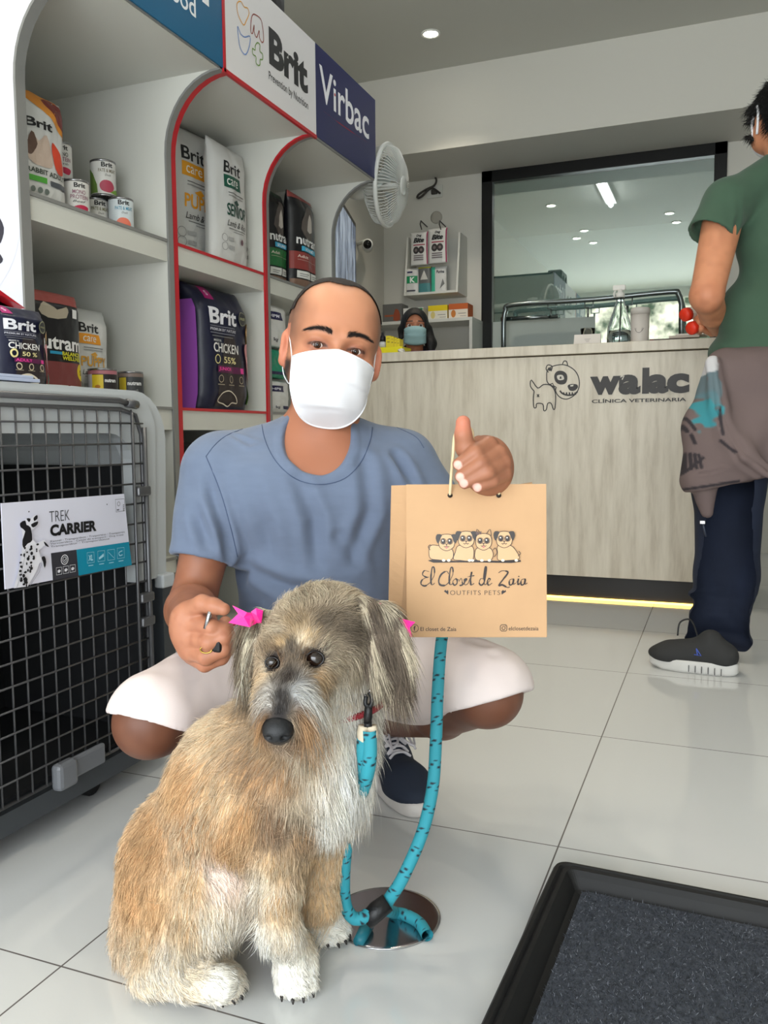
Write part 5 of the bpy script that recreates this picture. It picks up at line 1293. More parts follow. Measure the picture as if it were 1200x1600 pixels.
# eyebrows made of short hairs
def strands(name, roots, dirs, lens, rad, mt, parent, root, cols=None, bend=None, segs=3):
    """many tapering three-sided hairs in one mesh (numpy)"""
    N = len(roots); t = np.linspace(0, 1, segs + 1); d = dirs / np.linalg.norm(dirs, axis=1, keepdims=True)
    ref = np.where(np.abs(d[:, 2:3]) < .9, np.array([[0, 0, 1.]]), np.array([[1., 0, 0]])); xx = np.cross(d, ref); xx /= np.linalg.norm(xx, axis=1, keepdims=True); yy = np.cross(d, xx)
    VV = []
    for i, q in enumerate(t[:-1]):
        ce = roots + d * (lens * q)[:, None] + (bend * (q * q) if bend is not None else 0)
        rr = rad * (1 - .75 * q)
        for k in range(3):
            a = 2 * math.pi * k / 3; VV.append(ce + (xx * math.cos(a) + yy * math.sin(a)) * (rr[:, None] if hasattr(rr, '__len__') else rr))
    VV.append(roots + d * lens[:, None] + (bend if bend is not None else 0))
    VV = np.stack(VV, 1); nv = VV.shape[1]; T = []
    for i in range(segs - 1):
        for k in range(3):
            a, b = i * 3 + k, i * 3 + (k + 1) % 3; T += [(a, b, b + 3), (a, b + 3, a + 3)]
    for k in range(3): T.append(((segs - 1) * 3 + k, (segs - 1) * 3 + (k + 1) % 3, nv - 1))
    T = np.array(T); Fq = (T[None] + (np.arange(N) * nv)[:, None, None]).reshape(-1, 3)
    C = None
    if cols is not None:
        rc, tcx = cols; tt = np.array([q for q in t[:-1] for _ in range(3)] + [1.])
        C = (rc[:, None, :] * (1 - tt[None, :, None]) + tcx[:, None, :] * tt[None, :, None]).reshape(-1, 3)
    return np_obj(name, VV.reshape(-1, 3), Fq, mt, parent, C, root)
brow_m = mat('brow_hair', (30, 20, 17), .6)
for s_ in (-1, 1):
    N = 330; q = RNG.random(N); ax_ = .011 + .042 * q; zz = .0185 + .0075 * np.sin(np.pi * np.clip(.06 + .80 * q, 0, 1)) - .0025 * q + RNG.normal(0, .0017, N) * (1.25 - .95 * q)
    P0 = np.array([hl(a * s_, .12, z_) for a, z_ in zip(ax_, zz)])
    for _ in range(16): P0 = P0 - Fh * head_grid.value(P0)[:, None]
    dr = np.array([Rh * s_ * (.55 + .6 * k) + Uh * (.60 - .95 * k) + Fh * .22 for k in q]) + RNG.normal(0, .12, (N, 3))
    strands('eyebrow', P0 - Fh * .0006, dr, .0065 + RNG.random(N) * .003, .00034, brow_m, man, man)
# face mask
cloth_w = mat('white_mask_cloth', (232, 232, 236), .75, bump=.12, bscale=260, dist=.0008, sheen=.2)
NU, NV_ = 48, 44; vs = np.zeros((NV_ + 1, NU + 1, 3))
def mask_pt(a, b, out=0.0):          # a -1..1 across, b 0..1 bottom..top
    aa = abs(a)
    top = -.0045 - .021 * aa ** 1.15; bot = -.132 + .062 * aa ** 2.4
    z = bot + (top - bot) * b
    wx = .0675 * (1 - .05 * (1 - b)); x = wx * math.sin(a * 1.25) / math.sin(1.25)
    ridge = .127 * math.exp(-((z + .036) / .085) ** 2) if z > -.036 else .127 * math.exp(-((z + .036) / .145) ** 2)
    if z > -.036: ridge = .127 - .030 * ((z + .036) / .044) ** 1.5
    if z < -.095: ridge -= .9 * (-.095 - z)
    y = .040 + (ridge - .040) * max(0, math.cos(aa * 1.48)) ** .62
    y += .0016 * math.sin(z * 240 + a * 3) * aa + .0014 * math.sin(a * 9 + z * 70)
    y -= .0030 * math.exp(-((z - (-.052 - .22 * x)) / .0032) ** 2) * max(0, min(1, (x - .005) / .02)) + .0022 * math.exp(-((z - (-.100 + .1 * x)) / .003) ** 2) * max(0, 1 - abs(x) / .05)
    return (x, y + out, z)
vs = []; 
for j in range(NV_ + 1):
    for i in range(NU + 1): vs.append(hl(*mask_pt(-1 + 2 * i / NU, j / NV_)))
vs = np.array(vs); fs = np.array([(j * (NU + 1) + i, j * (NU + 1) + i + 1, (j + 1) * (NU + 1) + i + 1, (j + 1) * (NU + 1) + i) for j in range(NV_) for i in range(NU)])
vn = vnormals(vs, fs); back = vs - vn * .0014 * np.sign((vn @ Fh).mean()); n0 = len(vs)
rim_ = [i for i in range(NU)]; rimf = []
for i in range(NU): rimf += [(i, i + 1, i + 1 + n0, i + n0), (NV_ * (NU + 1) + i, NV_ * (NU + 1) + i + 1, NV_ * (NU + 1) + i + 1 + n0, NV_ * (NU + 1) + i + n0)]
for j in range(NV_): rimf += [(j * (NU + 1), (j + 1) * (NU + 1), (j + 1) * (NU + 1) + n0, j * (NU + 1) + n0), (j * (NU + 1) + NU, (j + 1) * (NU + 1) + NU, (j + 1) * (NU + 1) + NU + n0, j * (NU + 1) + NU + n0)]
# a sewn crease across the nose and under the chin
fm_ = np_obj('face_mask', np.concatenate([vs, back]), np.concatenate([fs, fs[:, ::-1] + n0, np.array(rimf)]), cloth_w, man, None, man)
fm_['label'] = 'white cloth face mask'
md = MB()
for path in ([mask_pt(a / 20, .995, .0008) for a in range(-20, 21)], [mask_pt(a / 20, .005, .0008) for a in range(-20, 21)], [mask_pt(-1, b / 10, .001) for b in range(11)], [mask_pt(1, b / 10, .001) for b in range(11)]):
    md.tube([hl(*p) for p in path], .0013, None, 6)
for s_ in (-1, 1):
    t0, t1 = mask_pt(s_, .97), mask_pt(s_, .03)
    md.tube(smoothpts([hl(*t0), hl(.0725 * s_, .022, .002), hl(.078 * s_, -.004, .020), hl(.083 * s_, -.022, .0)], 5), .0011, None, 6)
    md.tube(smoothpts([hl(*t1), hl(.066 * s_, .010, -.066), hl(.075 * s_, -.012, -.048), hl(.083 * s_, -.022, .0)], 5), .0011, None, 6)
world_child(md.build('mask_loops', cloth_w, fm_), man)
# ---- t-shirt
shirt_m = mat('blue_grey_cotton', (102, 114, 136), .85, bump=.25, bscale=700, dist=.0006, sheen=.15, var=.04, vscale=30, stretch=(1, 1, 3))
slR = SHR * .22 + ELR * .78; slL = SHL * .22 + ELL * .78
g = Grid(*bounds([SHR, SHL, PE, slR, slL, NB], .15), .0038)
torso(g, .010, .05)
g.chain([SHR, SHR * .6 + slR * .4, slR], [.060, .058, .058], .035); g.chain([SHL, SHL * .6 + slL * .4, slL], [.060, .058, .056], .035)
arm_dir = (slR - SHR) / np.linalg.norm(slR - SHR); 
# cut sleeves and hem
def cutcap(P0, dirv, R0, depth):
    sl, P = g._sub(P0 - .13, P0 + .13); q = (P - P0) @ dirv
    e = np.linalg.norm((P - P0) - q[..., None] * dirv, axis=-1)
    inside = np.maximum(-q, e - .085); g._mix(sl, inside, .002, 's')
    inner = np.maximum(-(q + depth), e - R0); g._mix(sl, inner, .002, 's')
cutR = slR - arm_dir * .028; cutcap(cutR, arm_dir, .049, .02)
adL = (slL - SHL) / np.linalg.norm(slL - SHL); cutcap(slL - adL * .028, adL, .049, .02)
g.plane(PE - TU * .05, -TU)
# neckline
NC = A3(496, 664, 1.42); NMr = (.064, .085, .083)
Mn = frame(CRn, CFn, CUn)
sl, P = g._sub(NC - .16, NC + .16); q = (P - NC) @ Mn; rr_ = np.array(NMr); k0 = np.linalg.norm(q / rr_, axis=-1); cd_ = (k0 - 1) * .066
band = np.clip(1 - np.abs(cd_ - .008) / .0085, 0, 1); g.d[sl] -= (np.minimum(band * 3, 1) * .0022).astype(np.float32)
g._mix(sl, cd_, .002, 's')
v, f = g.mesh(); v = relax(v, f, 1, .4)
def Z6(x, y, d): return A3(250 + x / 2, 400 + y / 2, d)
FL = [([Z6(430, 700, 1.42), Z6(480, 820, 1.43), Z6(490, 960, 1.45)], .014, .006), ([Z6(640, 640, 1.44), Z6(650, 800, 1.45), Z6(600, 960, 1.46)], .014, .006),
      ([Z6(170, 640, 1.46), Z6(215, 780, 1.46), Z6(245, 900, 1.47)], .008, .009), ([Z6(150, 700, 1.42), Z6(200, 860, 1.43), Z6(225, 950, 1.44)], .010, .006),
      ([Z6(280, 700, 1.42), Z6(330, 830, 1.43), Z6(340, 960, 1.45)], .016, .005), ([Z6(740, 620, 1.47), Z6(790, 700, 1.46), Z6(830, 780, 1.45)], .010, .008), ([Z6(800, 600, 1.47), Z6(850, 700, 1.45)], .010, .006),
      ([Z6(260, 980, 1.47), Z6(400, 1040, 1.45), Z6(560, 1060, 1.46)], .014, .008), ([Z6(330, 1120, 1.47), Z6(480, 1140, 1.47), Z6(650, 1100, 1.47)], .012, .008), ([Z6(560, 880, 1.44), Z6(640, 980, 1.46), Z6(700, 1060, 1.47)], .012, .006),
      ([Z6(110, 800, 1.42), Z6(150, 900, 1.42)], .012, .005), ([Z6(210, 540, 1.46), Z6(280, 580, 1.44), Z6(350, 560, 1.42)], .006, .003), ([Z6(640, 520, 1.44), Z6(720, 560, 1.46), Z6(810, 570, 1.48)], .006, .003)]
FL = [(a_, b_ * .9, c_ * 1.7) for a_, b_, c_ in FL]
v = folds(v, f, FL)
v = v + vnormals(v, f) * ((vnoise(v * [9, 9, 6]) * .003 + vnoise(v * [24, 24, 16]) * .0012)[:, None])
sh = np_obj('t_shirt', v, f, shirt_m, man, None, man)
seam_m = mat('seam_thread', (66, 80, 108), .8)
sm_ = MB()
from mathutils.bvhtree import BVHTree
def hitter(v, f):
    bt = BVHTree.FromPolygons([Vector(p) for p in v], [tuple(q) for q in f])
    def hit(a, b, off=.0008):
        r = ray(a, b).normalized(); h_ = bt.ray_cast(CC, r)
        return (h_[0] + h_[1] * (off if h_[1].dot(r) < 0 else -off)) if h_[0] is not None else None
    return hit
hit = hitter(v, f)
for path in ([(322, 713), (336, 695), (355, 680), (385, 668), (408, 655)], [(662, 700), (650, 683), (620, 668), (590, 655)], [(322, 713), (345, 770), (362, 830), (371, 870)], [(276, 884), (300, 889), (330, 892), (350, 890)], [(409, 664), (415, 690), (432, 722), (462, 748), (500, 757), (538, 748), (564, 722), (578, 690), (582, 668)]):
    pts = smoothpts([(a, b) for a, b in path], 5)
    pp_ = [q for q in (hit(a, b, .0002) for a, b in pts) if q is not None and (q - CC).length < 1.8]
    if len(pp_) > 2: sm_.tube(pp_, .0008, None, 5)
world_child(sm_.build('stitching', seam_m, sh), man)
# ---- shorts
short_m = mat('pale_pink_cotton', (228, 214, 210), .85, bump=.2, bscale=600, dist=.0006)
g = Grid(*bounds([KR, KL, PE, HR_, HL_], .16), .0042)
g.ell(PE - TU * .02, (.16, .125, .09), TM, .04)
kR2, kL2 = HR_ * .10 + KR * .90, HL_ * .08 + KL * .92
for (hp, kn) in ((HR_, kR2), (HL_, kL2)):
    m_ = hp * .5 + kn * .5 + np.array([0, 0, .004])
    g.chain([hp, m_, kn + (kn - hp) * .07], [.096, .086, .075], .03)
for (hp, kn, sd, pa, pb_) in ((HR_, KR, -1, A3(178, 1118, 1.22), A3(301, 1143, 1.25)), (HL_, KL, 1, A3(655, 1130, 1.30), A3(812, 1082, 1.25))):
    ln = (pb_ - pa) / np.linalg.norm(pb_ - pa); nn_ = -CUn * .97 - CFn * .18; nn_ = nn_ - ln * (nn_ @ ln); nn_ /= np.linalg.norm(nn_)
    lo_, hi_ = bounds([pa, pb_, kn, hp], .14); sl, P = g._sub(lo_, hi_); mid = (pa * .5 + pb_ * .5)
    q = (P - pa) @ nn_ + .0015 * np.sin(((P - pa) @ ln) * 40); side_ = (P - A3(500, 1100, 1.4)) @ (CRn * sd)
    ab = kn - hp; tt = np.clip(((P - hp) @ ab) / (ab @ ab), 0, 1); e = np.linalg.norm(P - hp - tt[..., None] * ab, axis=-1)
    g._mix(sl, np.maximum(-q, -side_ + .05), .002, 's'); g._mix(sl, np.maximum(np.maximum(-(q + .020), e - .0550), -side_ + .05), .002, 's')
g.plane(PE + np.array([0, 0, .10]), (0, 0, 1))
v, f = g.mesh(); v = relax(v, f, 1, .4)
FLs = [([A3(250, 1010, 1.36), A3(330, 1000, 1.4), A3(400, 1010, 1.45)], .012, .006), ([A3(215, 1075, 1.25), A3(300, 1095, 1.3), A3(380, 1120, 1.4)], .010, .005), ([A3(600, 1075, 1.45), A3(690, 1065, 1.38), A3(770, 1030, 1.28)], .008, .006), ([A3(590, 1050, 1.48), A3(690, 1035, 1.4), A3(760, 1005, 1.3)], .009, .006),
       ([A3(590, 1095, 1.45), A3(680, 1095, 1.38), A3(790, 1050, 1.28)], .008, .005), ([A3(450, 1000, 1.5), A3(400, 1050, 1.48), A3(330, 1060, 1.4)], .012, .007), ([A3(520, 1010, 1.52), A3(600, 1020, 1.5), A3(680, 1005, 1.42)], .01, .007), ([A3(650, 1108, 1.38), A3(720, 1095, 1.34), A3(805, 1068, 1.26)], .003, .002), ([A3(186, 1082, 1.22), A3(240, 1105, 1.24), A3(290, 1128, 1.3)], .003, .002)]
v = folds(v, f, FLs); v = v + vnormals(v, f) * ((vnoise(v * 14) * .0025 + vnoise(v * 35) * .001)[:, None])
np_obj('shorts', v, f, short_m, man, None, man)
# ---- shoes
canvas = mat('navy_canvas', (38, 46, 62), .85, bump=.4, bscale=1200, dist=.0005); rub_w = mat('white_rubber', (214, 208, 204), .5, bump=.1, bscale=80, var=.06, vscale=40); lace_m = mat('white_lace', (206, 202, 206), .85)
def shoe(heel, toe, an, name, label):
    fw = (toe - heel); Ln = np.linalg.norm(fw); fw /= Ln; up = np.array([0, 0, 1.]); rt = np.cross(fw, up)
    def S_(a, b, c): return heel + fw * (a * Ln) + rt * b + up * c
    Mx = frame(rt, fw, up)
    g = Grid(*bounds([S_(-.08, -.06, 0), S_(1.06, .06, .0), S_(-.08, .06, 0), S_(1.06, -.06, 0), S_(0, 0, .16)], .025), .003)
    g.ell(S_(.80, .0, .036), (.045, .062, .030), Mx, .01); g.cap(S_(.14, 0, .045), S_(.72, 0, .038), .034, .042, .03); g.cap(S_(.15, 0, .05), S_(.42, 0, .062), .036, .034, .02)
    g.cap(S_(.20, 0, .05), S_(.26, 0, .105), .037, .040, .02); g.cap(S_(.45, 0, .06), S_(.30, 0, .10), .028, .026, .02)
    g.cap(S_(.24, 0, .10), S_(.25, 0, .15), .034, .036, .004, 's'); g.plane(S_(0, 0, .022), -up); g.plane(S_(0, 0, .112), up)
    v, f = g.mesh(); v = relax(v, f, 1); s = np_obj(name, v, f, canvas, man, None, man); s['label'] = label
    gg = g
    prof = []
    for k in range(40):
        a = 2 * math.pi * k / 40; ca, sa = math.cos(a), math.sin(a)
        yy = .5 + .53 * ca; ww = (.047 if yy > .55 else .041) * (abs(sa) ** .75) * (1 if sa > 0 else -1); prof.append((yy, ww))
    so_ = MB(); vs = []
    for (h, sc) in ((.001, .96), (.006, 1.0), (.026, 1.0), (.030, .97), (.030, .80)):
        for (yy, ww) in prof: vs.append(S_(.5 + (yy - .5) * sc, ww * sc, h))
    fs = [(i * 40 + k, i * 40 + (k + 1) % 40, i * 40 + 40 + (k + 1) % 40, i * 40 + 40 + k) for i in range(4) for k in range(40)] + [tuple(range(40))[::-1], tuple(range(160, 200))]
    so_.add(vs, fs, None, True); world_child(so_.build('rubber_sole', rub_w, s), man)
    def top(a, b):
        P = S_(a, b, .14)
        for _ in range(25): P = P - up * gg.value(P[None])[0] * .8
        return P + up * .0015
    lc = MB()
    for k in range(5):
        a = .60 - .055 * k
        lc.tube(smoothpts([top(a, -.022), top(a - .01, -.010) + up * .004, top(a - .01, .010) + up * .004, top(a, .022)], 4), .0028, None, 6)
        if k < 4: lc.tube(smoothpts([top(a, -.022), top(a - .03, 0) + up * .004, top(a - .055, .022)], 4), .0028, None, 6)
    b0 = top(.40, 0) + up * .006
    for q in ((.030, .10), (-.030, .12)):
        lc.tube(smoothpts([b0, b0 + rt * q[0] + fw * .015 + up * .006, b0 + rt * q[0] * .8 + fw * .075 - up * .014, b0 + rt * q[0] * .2 + fw * .06 - up * .006, b0], 6), .0026, None, 6)
    for q in (.016, -.014): lc.tube(smoothpts([b0, b0 + rt * q + fw * .03 + up * .003, b0 + rt * q * 1.6 + fw * .085 - up * .018], 6), .0026, None, 6)
    world_child(lc.build('laces', lace_m, s), man)
    return s
shoe(heelL, toeL + fl * .01, ANL, 'shoe', 'navy canvas sneaker with white laces'); shoe(heelR, toeR, ANR, 'shoe', 'navy canvas sneaker mostly hidden by the dog')
# keys in the hand
ky = thing('key_bunch', 'small bunch of keys gripped in the crouching man\'s hand', 'keys', tuple(A3(328, 985, 1.16)))
kk = MB(); p = A3(326, 966, 1.128); kk.tube([p - CUn * .014 + CRn * -.004, p + CUn * .016 + CRn * .004], .0035, None, 8); world_child(kk.build('key_blade', mat('steel', (190, 190, 195), .2, metal=1), ky), ky)
kk = MB(); kk.tube([A3(322, 1015, 1.128) + (CRn * math.cos(a) + CUn * math.sin(a) * .6) * .008 for a in np.linspace(0, 6.28, 12)[:-1]], .0012, None, 6, closed=True); world_child(kk.build('key_ring', mat('brass', (170, 140, 70), .3, metal=1), ky), ky)
kk = MB(); p = A3(340, 1008, 1.135); kk.box(p - .009, p + .009, None, .004); world_child(kk.build('key_fob', mat('black_rubber', (16, 16, 17), .6), ky), ky)

# ================================================================== PAPER BAG
kraft = mat('kraft_paper', (192, 153, 114), .8, bump=.12, bscale=120, dist=.001, var=.03, vscale=14)
DB = 1.15
TLb, TRb, BRb, BLb = at(640, 757, DB + .004), at(853, 760, DB), at(854, 995, DB), at(636, 995, DB + .004)
TL2, BL2 = at(624, 754, DB + .045), at(614, 990, DB + .05)
pb = thing('paper_bag', 'kraft paper gift bag with black puppy print held up by its rope', 'bag', tuple((BLb + BRb) / 2))
WP = lambda o: world_child(o, pb)
Uu = (BRb - BLb); Wd = Uu.length; Uu.normalize(); Nn = -CF.copy(); Nn = (Nn - Uu * Nn.dot(Uu)).normalized(); Vv = Nn.cross(Uu); Hh = (TLb - BLb).dot(Vv)
dep = .075; Bk = -Nn
O_ = BLb.copy()
NUb, NVb = 16, 16; vs = []
def front(i, j): 
    a, b = i / NUb, j / NVb; p = O_ + Uu * (a * Wd) + Vv * (b * Hh); return p + Nn * (.0035 * math.sin(a * 3.1) * (1 - abs(2 * b - 1)) + .0012 * mnoise.noise(Vector((a * 3, b * 3, 2))))
fr_ = [[front(i, j) for i in range(NUb + 1)] for j in range(NVb + 1)]
fb_ = [[fr_[j][i] + Bk * (dep * (1 - .45 * j / NVb)) - Uu * (.027 - .006 * j / NVb) for i in range(NUb + 1)] for j in range(NVb + 1)]
mb = MB()
def sheet(rows, flip=False):
    k = len(rows[0]); mb.add([p for r in rows for p in r], [((j * k + i), (j * k + i + 1), ((j + 1) * k + i + 1), ((j + 1) * k + i)) for j in range(len(rows) - 1) for i in range(k - 1)], None, False)
sheet(fr_); sheet(fb_)
for i_, sgn_ in ((0, 1), (NUb, -1)):
    rows = []
    for j in range(NVb + 1):
        a = fr_[j][i_]; b = fb_[j][i_]; mdp = (a + b) / 2 + Uu * (sgn_ * (.004 + .012 * j / NVb) * (-1 if i_ == 0 else -1) * -1) ; rows.append([a, mdp, b])
    sheet(rows)
sheet([fr_[0], fb_[0]])
m_bag = mb.build('paper_body', kraft, pb); md_ = m_bag.modifiers.new('thick', 'SOLIDIFY'); md_.thickness = .0006; WP(m_bag)
WP(MB().prism([(Wd * .80, Hh), (Wd * .93, Hh + .004), (Wd * .94, Hh - .01), (Wd * .6, Hh - .01)], O_ + Bk * dep * .5, Uu, Vv, Bk * .001, kraft).build('back_flap', kraft, pb))
def bagpx(u, v):
    r = ray(u, v); t_ = (O_ - CC).dot(Nn) / r.dot(Nn); q = CC + r * t_ - O_; return (q.dot(Uu), q.dot(Vv))
def bz(x, y): return bagpx(600 + x / 4.286, 640 + y / 4.286)
A = Art(lambda u, v, h: O_ + Uu * u + Vv * v + Nn * (h + .0035 * math.sin(u / Wd * 3.1) * (1 - abs(2 * v / Hh - 1)) + .0012 * mnoise.noise(Vector((u / Wd * 3, v / Hh * 3, 2)))), step=.02)
A.base = .0008; A.inc = .00003
ik = (34, 22, 22); pk = (204, 164, 122)
def btext(s, x0, y1, x1, y0, bold=0, shear=0, spacing=1.0):
    a, b2, c = bz(x0, y1), bz(x1, y1), bz(x0, y0); A.text(s, a[0], a[1], ik, b2[0] - a[0], c[1] - a[1], bold, shear, 0, spacing)
btext('OUTFITS PETS', 442, 1240, 776, 1210, -.008, 0, 1.15)
btext('El closet de Zaia', 244, 1482, 484, 1456, .005); btext('elclosetdezaia', 834, 1478, 1034, 1452, .005)
for hx in (415, 800):
    A.poly([bz(hx - 15, 1215), bz(hx - 4, 1206), bz(hx + 4, 1214), bz(hx + 12, 1206), bz(hx + 16, 1218), bz(hx + (14 if hx < 600 else -14), 1238)], ik)
A.ring(*bz(205, 1464), .0052, .0007, ik); btext('f', 198, 1480, 212, 1448, .03)
A.stroke([bz(*p) for p in [(778, 1448), (786, 1440), (816, 1440), (822, 1448), (822, 1474), (816, 1482), (786, 1482), (778, 1474)]], .0009, ik, 0, True); A.ring(*bz(800, 1462), .0022, .0008, ik); A.disc(*bz(814, 1448), .0006, ik)
# script lettering drawn with pen strokes
def pen(pts, w_=.0012): A.stroke([bz(*p) for p in pts], [w_ * .5, w_ * 1.3, w_, w_ * 1.5, w_ * .6], ik, 5)
pen([(302, 1085), (270, 1078), (258, 1105), (285, 1122), (300, 1120)], .0013); pen([(290, 1120), (255, 1140), (248, 1168), (275, 1180), (305, 1160)], .0016)
pen([(305, 1162), (335, 1110), (335, 1060), (322, 1058), (314, 1120), (318, 1172), (340, 1160)], .0015)
pen([(432, 1100), (418, 1082), (385, 1100), (366, 1140), (375, 1172), (410, 1175), (438, 1150)], .0018)
pen([(438, 1150), (460, 1100), (458, 1060), (445, 1062), (436, 1130), (440, 1170), (458, 1165)], .0015)
pen([(478, 1130), (460, 1150), (468, 1174), (486, 1165), (488, 1140), (478, 1130), (500, 1140)], .0015)
pen([(500, 1150), (516, 1128), (522, 1150), (524, 1172), (505, 1176), (530, 1168), (542, 1148), (552, 1132), (536, 1140), (540, 1172), (560, 1165)], .0014)
pen([(560, 1165), (578, 1120), (586, 1085), (578, 1140), (582, 1172), (602, 1162)], .0017); pen([(558, 1118), (604, 1110)], .001)
pen([(668, 1132), (645, 1132), (636, 1160), (650, 1174), (670, 1150), (684, 1062), (676, 1058), (668, 1120), (672, 1170), (690, 1160)], .0016)
pen([(690, 1160), (710, 1138), (700, 1130), (690, 1150), (698, 1174), (722, 1160)], .0014)
pen([(765, 1092), (790, 1078), (828, 1088), (800, 1130), (766, 1176), (790, 1172), (825, 1190), (840, 1184)], .0017)
for bx in (846, 924): pen([(bx + 18, 1132), (bx - 6, 1140), (bx - 8, 1170), (bx + 10, 1168), (bx + 20, 1134), (bx + 16, 1168), (bx + 34, 1160)], .0016)
pen([(886, 1158), (898, 1132), (894, 1168), (914, 1158)], .0016); A.disc(*bz(900, 1116), .0009, ik)
# four puppies in ink
A.poly([bz(*p) for p in [(292, 1010), (330, 1002), (480, 1012), (620, 1004), (760, 1012), (912, 1006), (915, 1018), (850, 1026), (640, 1022), (480, 1022), (330, 1024)]], ik)
lw = .0008
def puppy(cx, cy, earstyle, body, tail):
    def q(*ps): return [bz(cx + a, cy + b) for a, b in ps]
    A.poly(q(*body), pk, 3); A.stroke(q(*body), lw, ik, 4, True)
    if tail: A.stroke(q(*tail), lw, ik, 4)
    hd = [(-52, -10), (-46, -40), (-20, -54), (20, -54), (46, -40), (54, -8), (46, 30), (14, 52), (-14, 52), (-46, 30)]
    A.poly(q(*hd), pk, 3); A.stroke(q(*hd), lw, ik, 4, True)
    if earstyle == 'pug':
        for s_ in (-1, 1): A.poly(q((s_ * 30, -52), (s_ * 62, -56), (s_ * 72, -30), (s_ * 60, 6), (s_ * 46, -10), (s_ * 38, -34)), (52, 46, 44), 2)
    else:
        for s_ in (-1, 1): A.stroke(q((s_ * 18, -52), (s_ * 44, -84), (s_ * 52, -40)), lw, ik, 3)
        A.poly(q((-50, -74), (-30, -62), (-34, -44), (-52, -52)), (90, 70, 66)); A.poly(q((-30, -62), (-14, -72), (-16, -48)), (90, 70, 66))
    for s_ in (-1, 1): A.disc(*q((s_ * 22, -8))[0], .0032, (44, 34, 32), .0036, 14); A.disc(*q((s_ * 22 - 3, -13))[0], .0010, (235, 225, 215)); 
    A.ring(*q((-22, -8))[0], .0040, .0006, ik); A.ring(*q((22, -8))[0], .0040, .0006, ik)
    A.poly(q((-9, 8), (9, 8), (0, 18)), ik); A.stroke(q((-18, 24), (-8, 30), (0, 20), (8, 30), (18, 24)), lw, ik, 3)
    if earstyle != 'pug' or cx < 440: A.poly(q((-7, 28), (7, 28), (5, 40), (-5, 40)), (190, 110, 110))
puppy(418, 890, 'pug', [(-105, 20), (-60, 20), (30, 40), (45, 90), (20, 118), (-60, 115), (-108, 105), (-118, 60)], [(-108, 50), (-122, 30), (-112, 16), (-98, 20)])
puppy(548, 870, 'pug', [(-50, 40), (40, 45), (50, 110), (30, 142), (-40, 138), (-84, 130), (-72, 85)], [(-80, 110), (-84, 90)])
puppy(664, 885, 'pointy', [(-40, 40), (40, 40), (64, 80), (50, 120), (0, 128), (-50, 118), (-58, 80)], [(70, 100), (90, 70), (78, 40), (64, 55)])
puppy(802, 870, 'pug', [(-40, 40), (44, 40), (90, 92), (98, 128), (30, 138), (-40, 136), (-44, 90)], [(92, 110), (108, 92), (96, 76)])
for xx in (398, 432, 570, 590, 652, 702, 792, 882): A.disc(*bz(xx, 1008), .0024, (232, 214, 190), .0018, 10)
WP(A.build('printed_design', pb)); 
rope = mat('cream_rope', (222, 200, 160), .8, bump=.5, bscale=900, dist=.0008)
h1, h2 = bagpx(703, 774), bagpx(779, 774)
H1, H2 = O_ + Uu * h1[0] + Vv * h1[1] + Nn * .003, O_ + Uu * h2[0] + Vv * h2[1] + Nn * .003
rp = [H1 + Bk * .006, H1 + Vv * .004 + Nn * .001, at(705, 745, 1.140), at(708, 710, 1.128), at(711, 680, 1.128), at(722, 666, 1.148), at(737, 672, 1.142), at(741, 695, 1.150), at(762, 745, 1.175), at(776, 764, 1.160), H2 + Vv * .004, H2 + Bk * .006]
WP(MB().tube(smoothpts([tuple(p) for p in rp], 6), .0021, None, 8).build('rope_handle', rope, pb))
eyl = MB()
for P_ in (H1, H2): eyl.tube([P_ - Nn * .0015, P_ + Nn * -.0002], .0034, None, 14)
WP(eyl.build('punched_holes', ink((40, 30, 24)), pb))
# ================================================================== DOG
dog = thing('dog', 'scruffy sandy dog with grey face sitting before the crouching person', 'dog', (-.62, .97, 0))
def D3(u, v, d): return A3(u, v, d)
skull = D3(505, 1000, 1.045)
EYR, EYL = D3(424, 1037, .985), D3(491, 1031, .965)
NOSE = D3(434, 1142, .915)
mb_ = D3(458, 1045, .985)              # muzzle root
g = Grid(*bounds([D3(170, 900, 1.2), D3(640, 900, 1.0), D3(170, 1580, 1.2), D3(560, 1580, .98), D3(600, 1500, 1.25), D3(250, 1400, 1.32), NOSE], .02), .0042)
C1, C2, C3_, C4 = D3(480, 1205, 1.08), D3(392, 1230, 1.12), D3(310, 1345, 1.17), D3(272, 1455, 1.18)
g.chain([C1, C2, C3_, C4], [.071, .092, .093, .084], .05)
g.cap(D3(498, 1110, 1.08), C1, .056, .070, .04); g.cap(D3(470, 1110, 1.11), C2, .055, .08, .05); g.cap(skull + CFn * .02, D3(495, 1130, 1.09), .056, .064, .04)
# head
g.ell(skull, (.064, .064, .060), frame(CRn, CFn, CUn), .03)
g.ell(D3(470, 1020, 1.0), (.048, .04, .042), frame(CRn, CFn, CUn), .03)
g.chain([mb_, D3(444, 1100, .945), NOSE + CFn * .012], [.036, .027, .019], .02)
g.chain([D3(478, 1060, .985), D3(468, 1130, .955)], [.026, .017], .02)
_v, _f = g.mesh(); _h = None
from mathutils.bvhtree import BVHTree
_bt = BVHTree.FromPolygons([Vector(p) for p in _v], [tuple(q) for q in _f])
EYR, EYL = [np.array(_bt.ray_cast(CC, ray(a, b).normalized())[0]) + CFn * .004 for a, b in ((424, 1037), (491, 1031))]
for e_, s_ in ((EYR, -1), (EYL, 1)): g.ell(e_ - CFn * .004, (.013, .012, .011), frame(CRn, CFn, CUn), .008, 's')
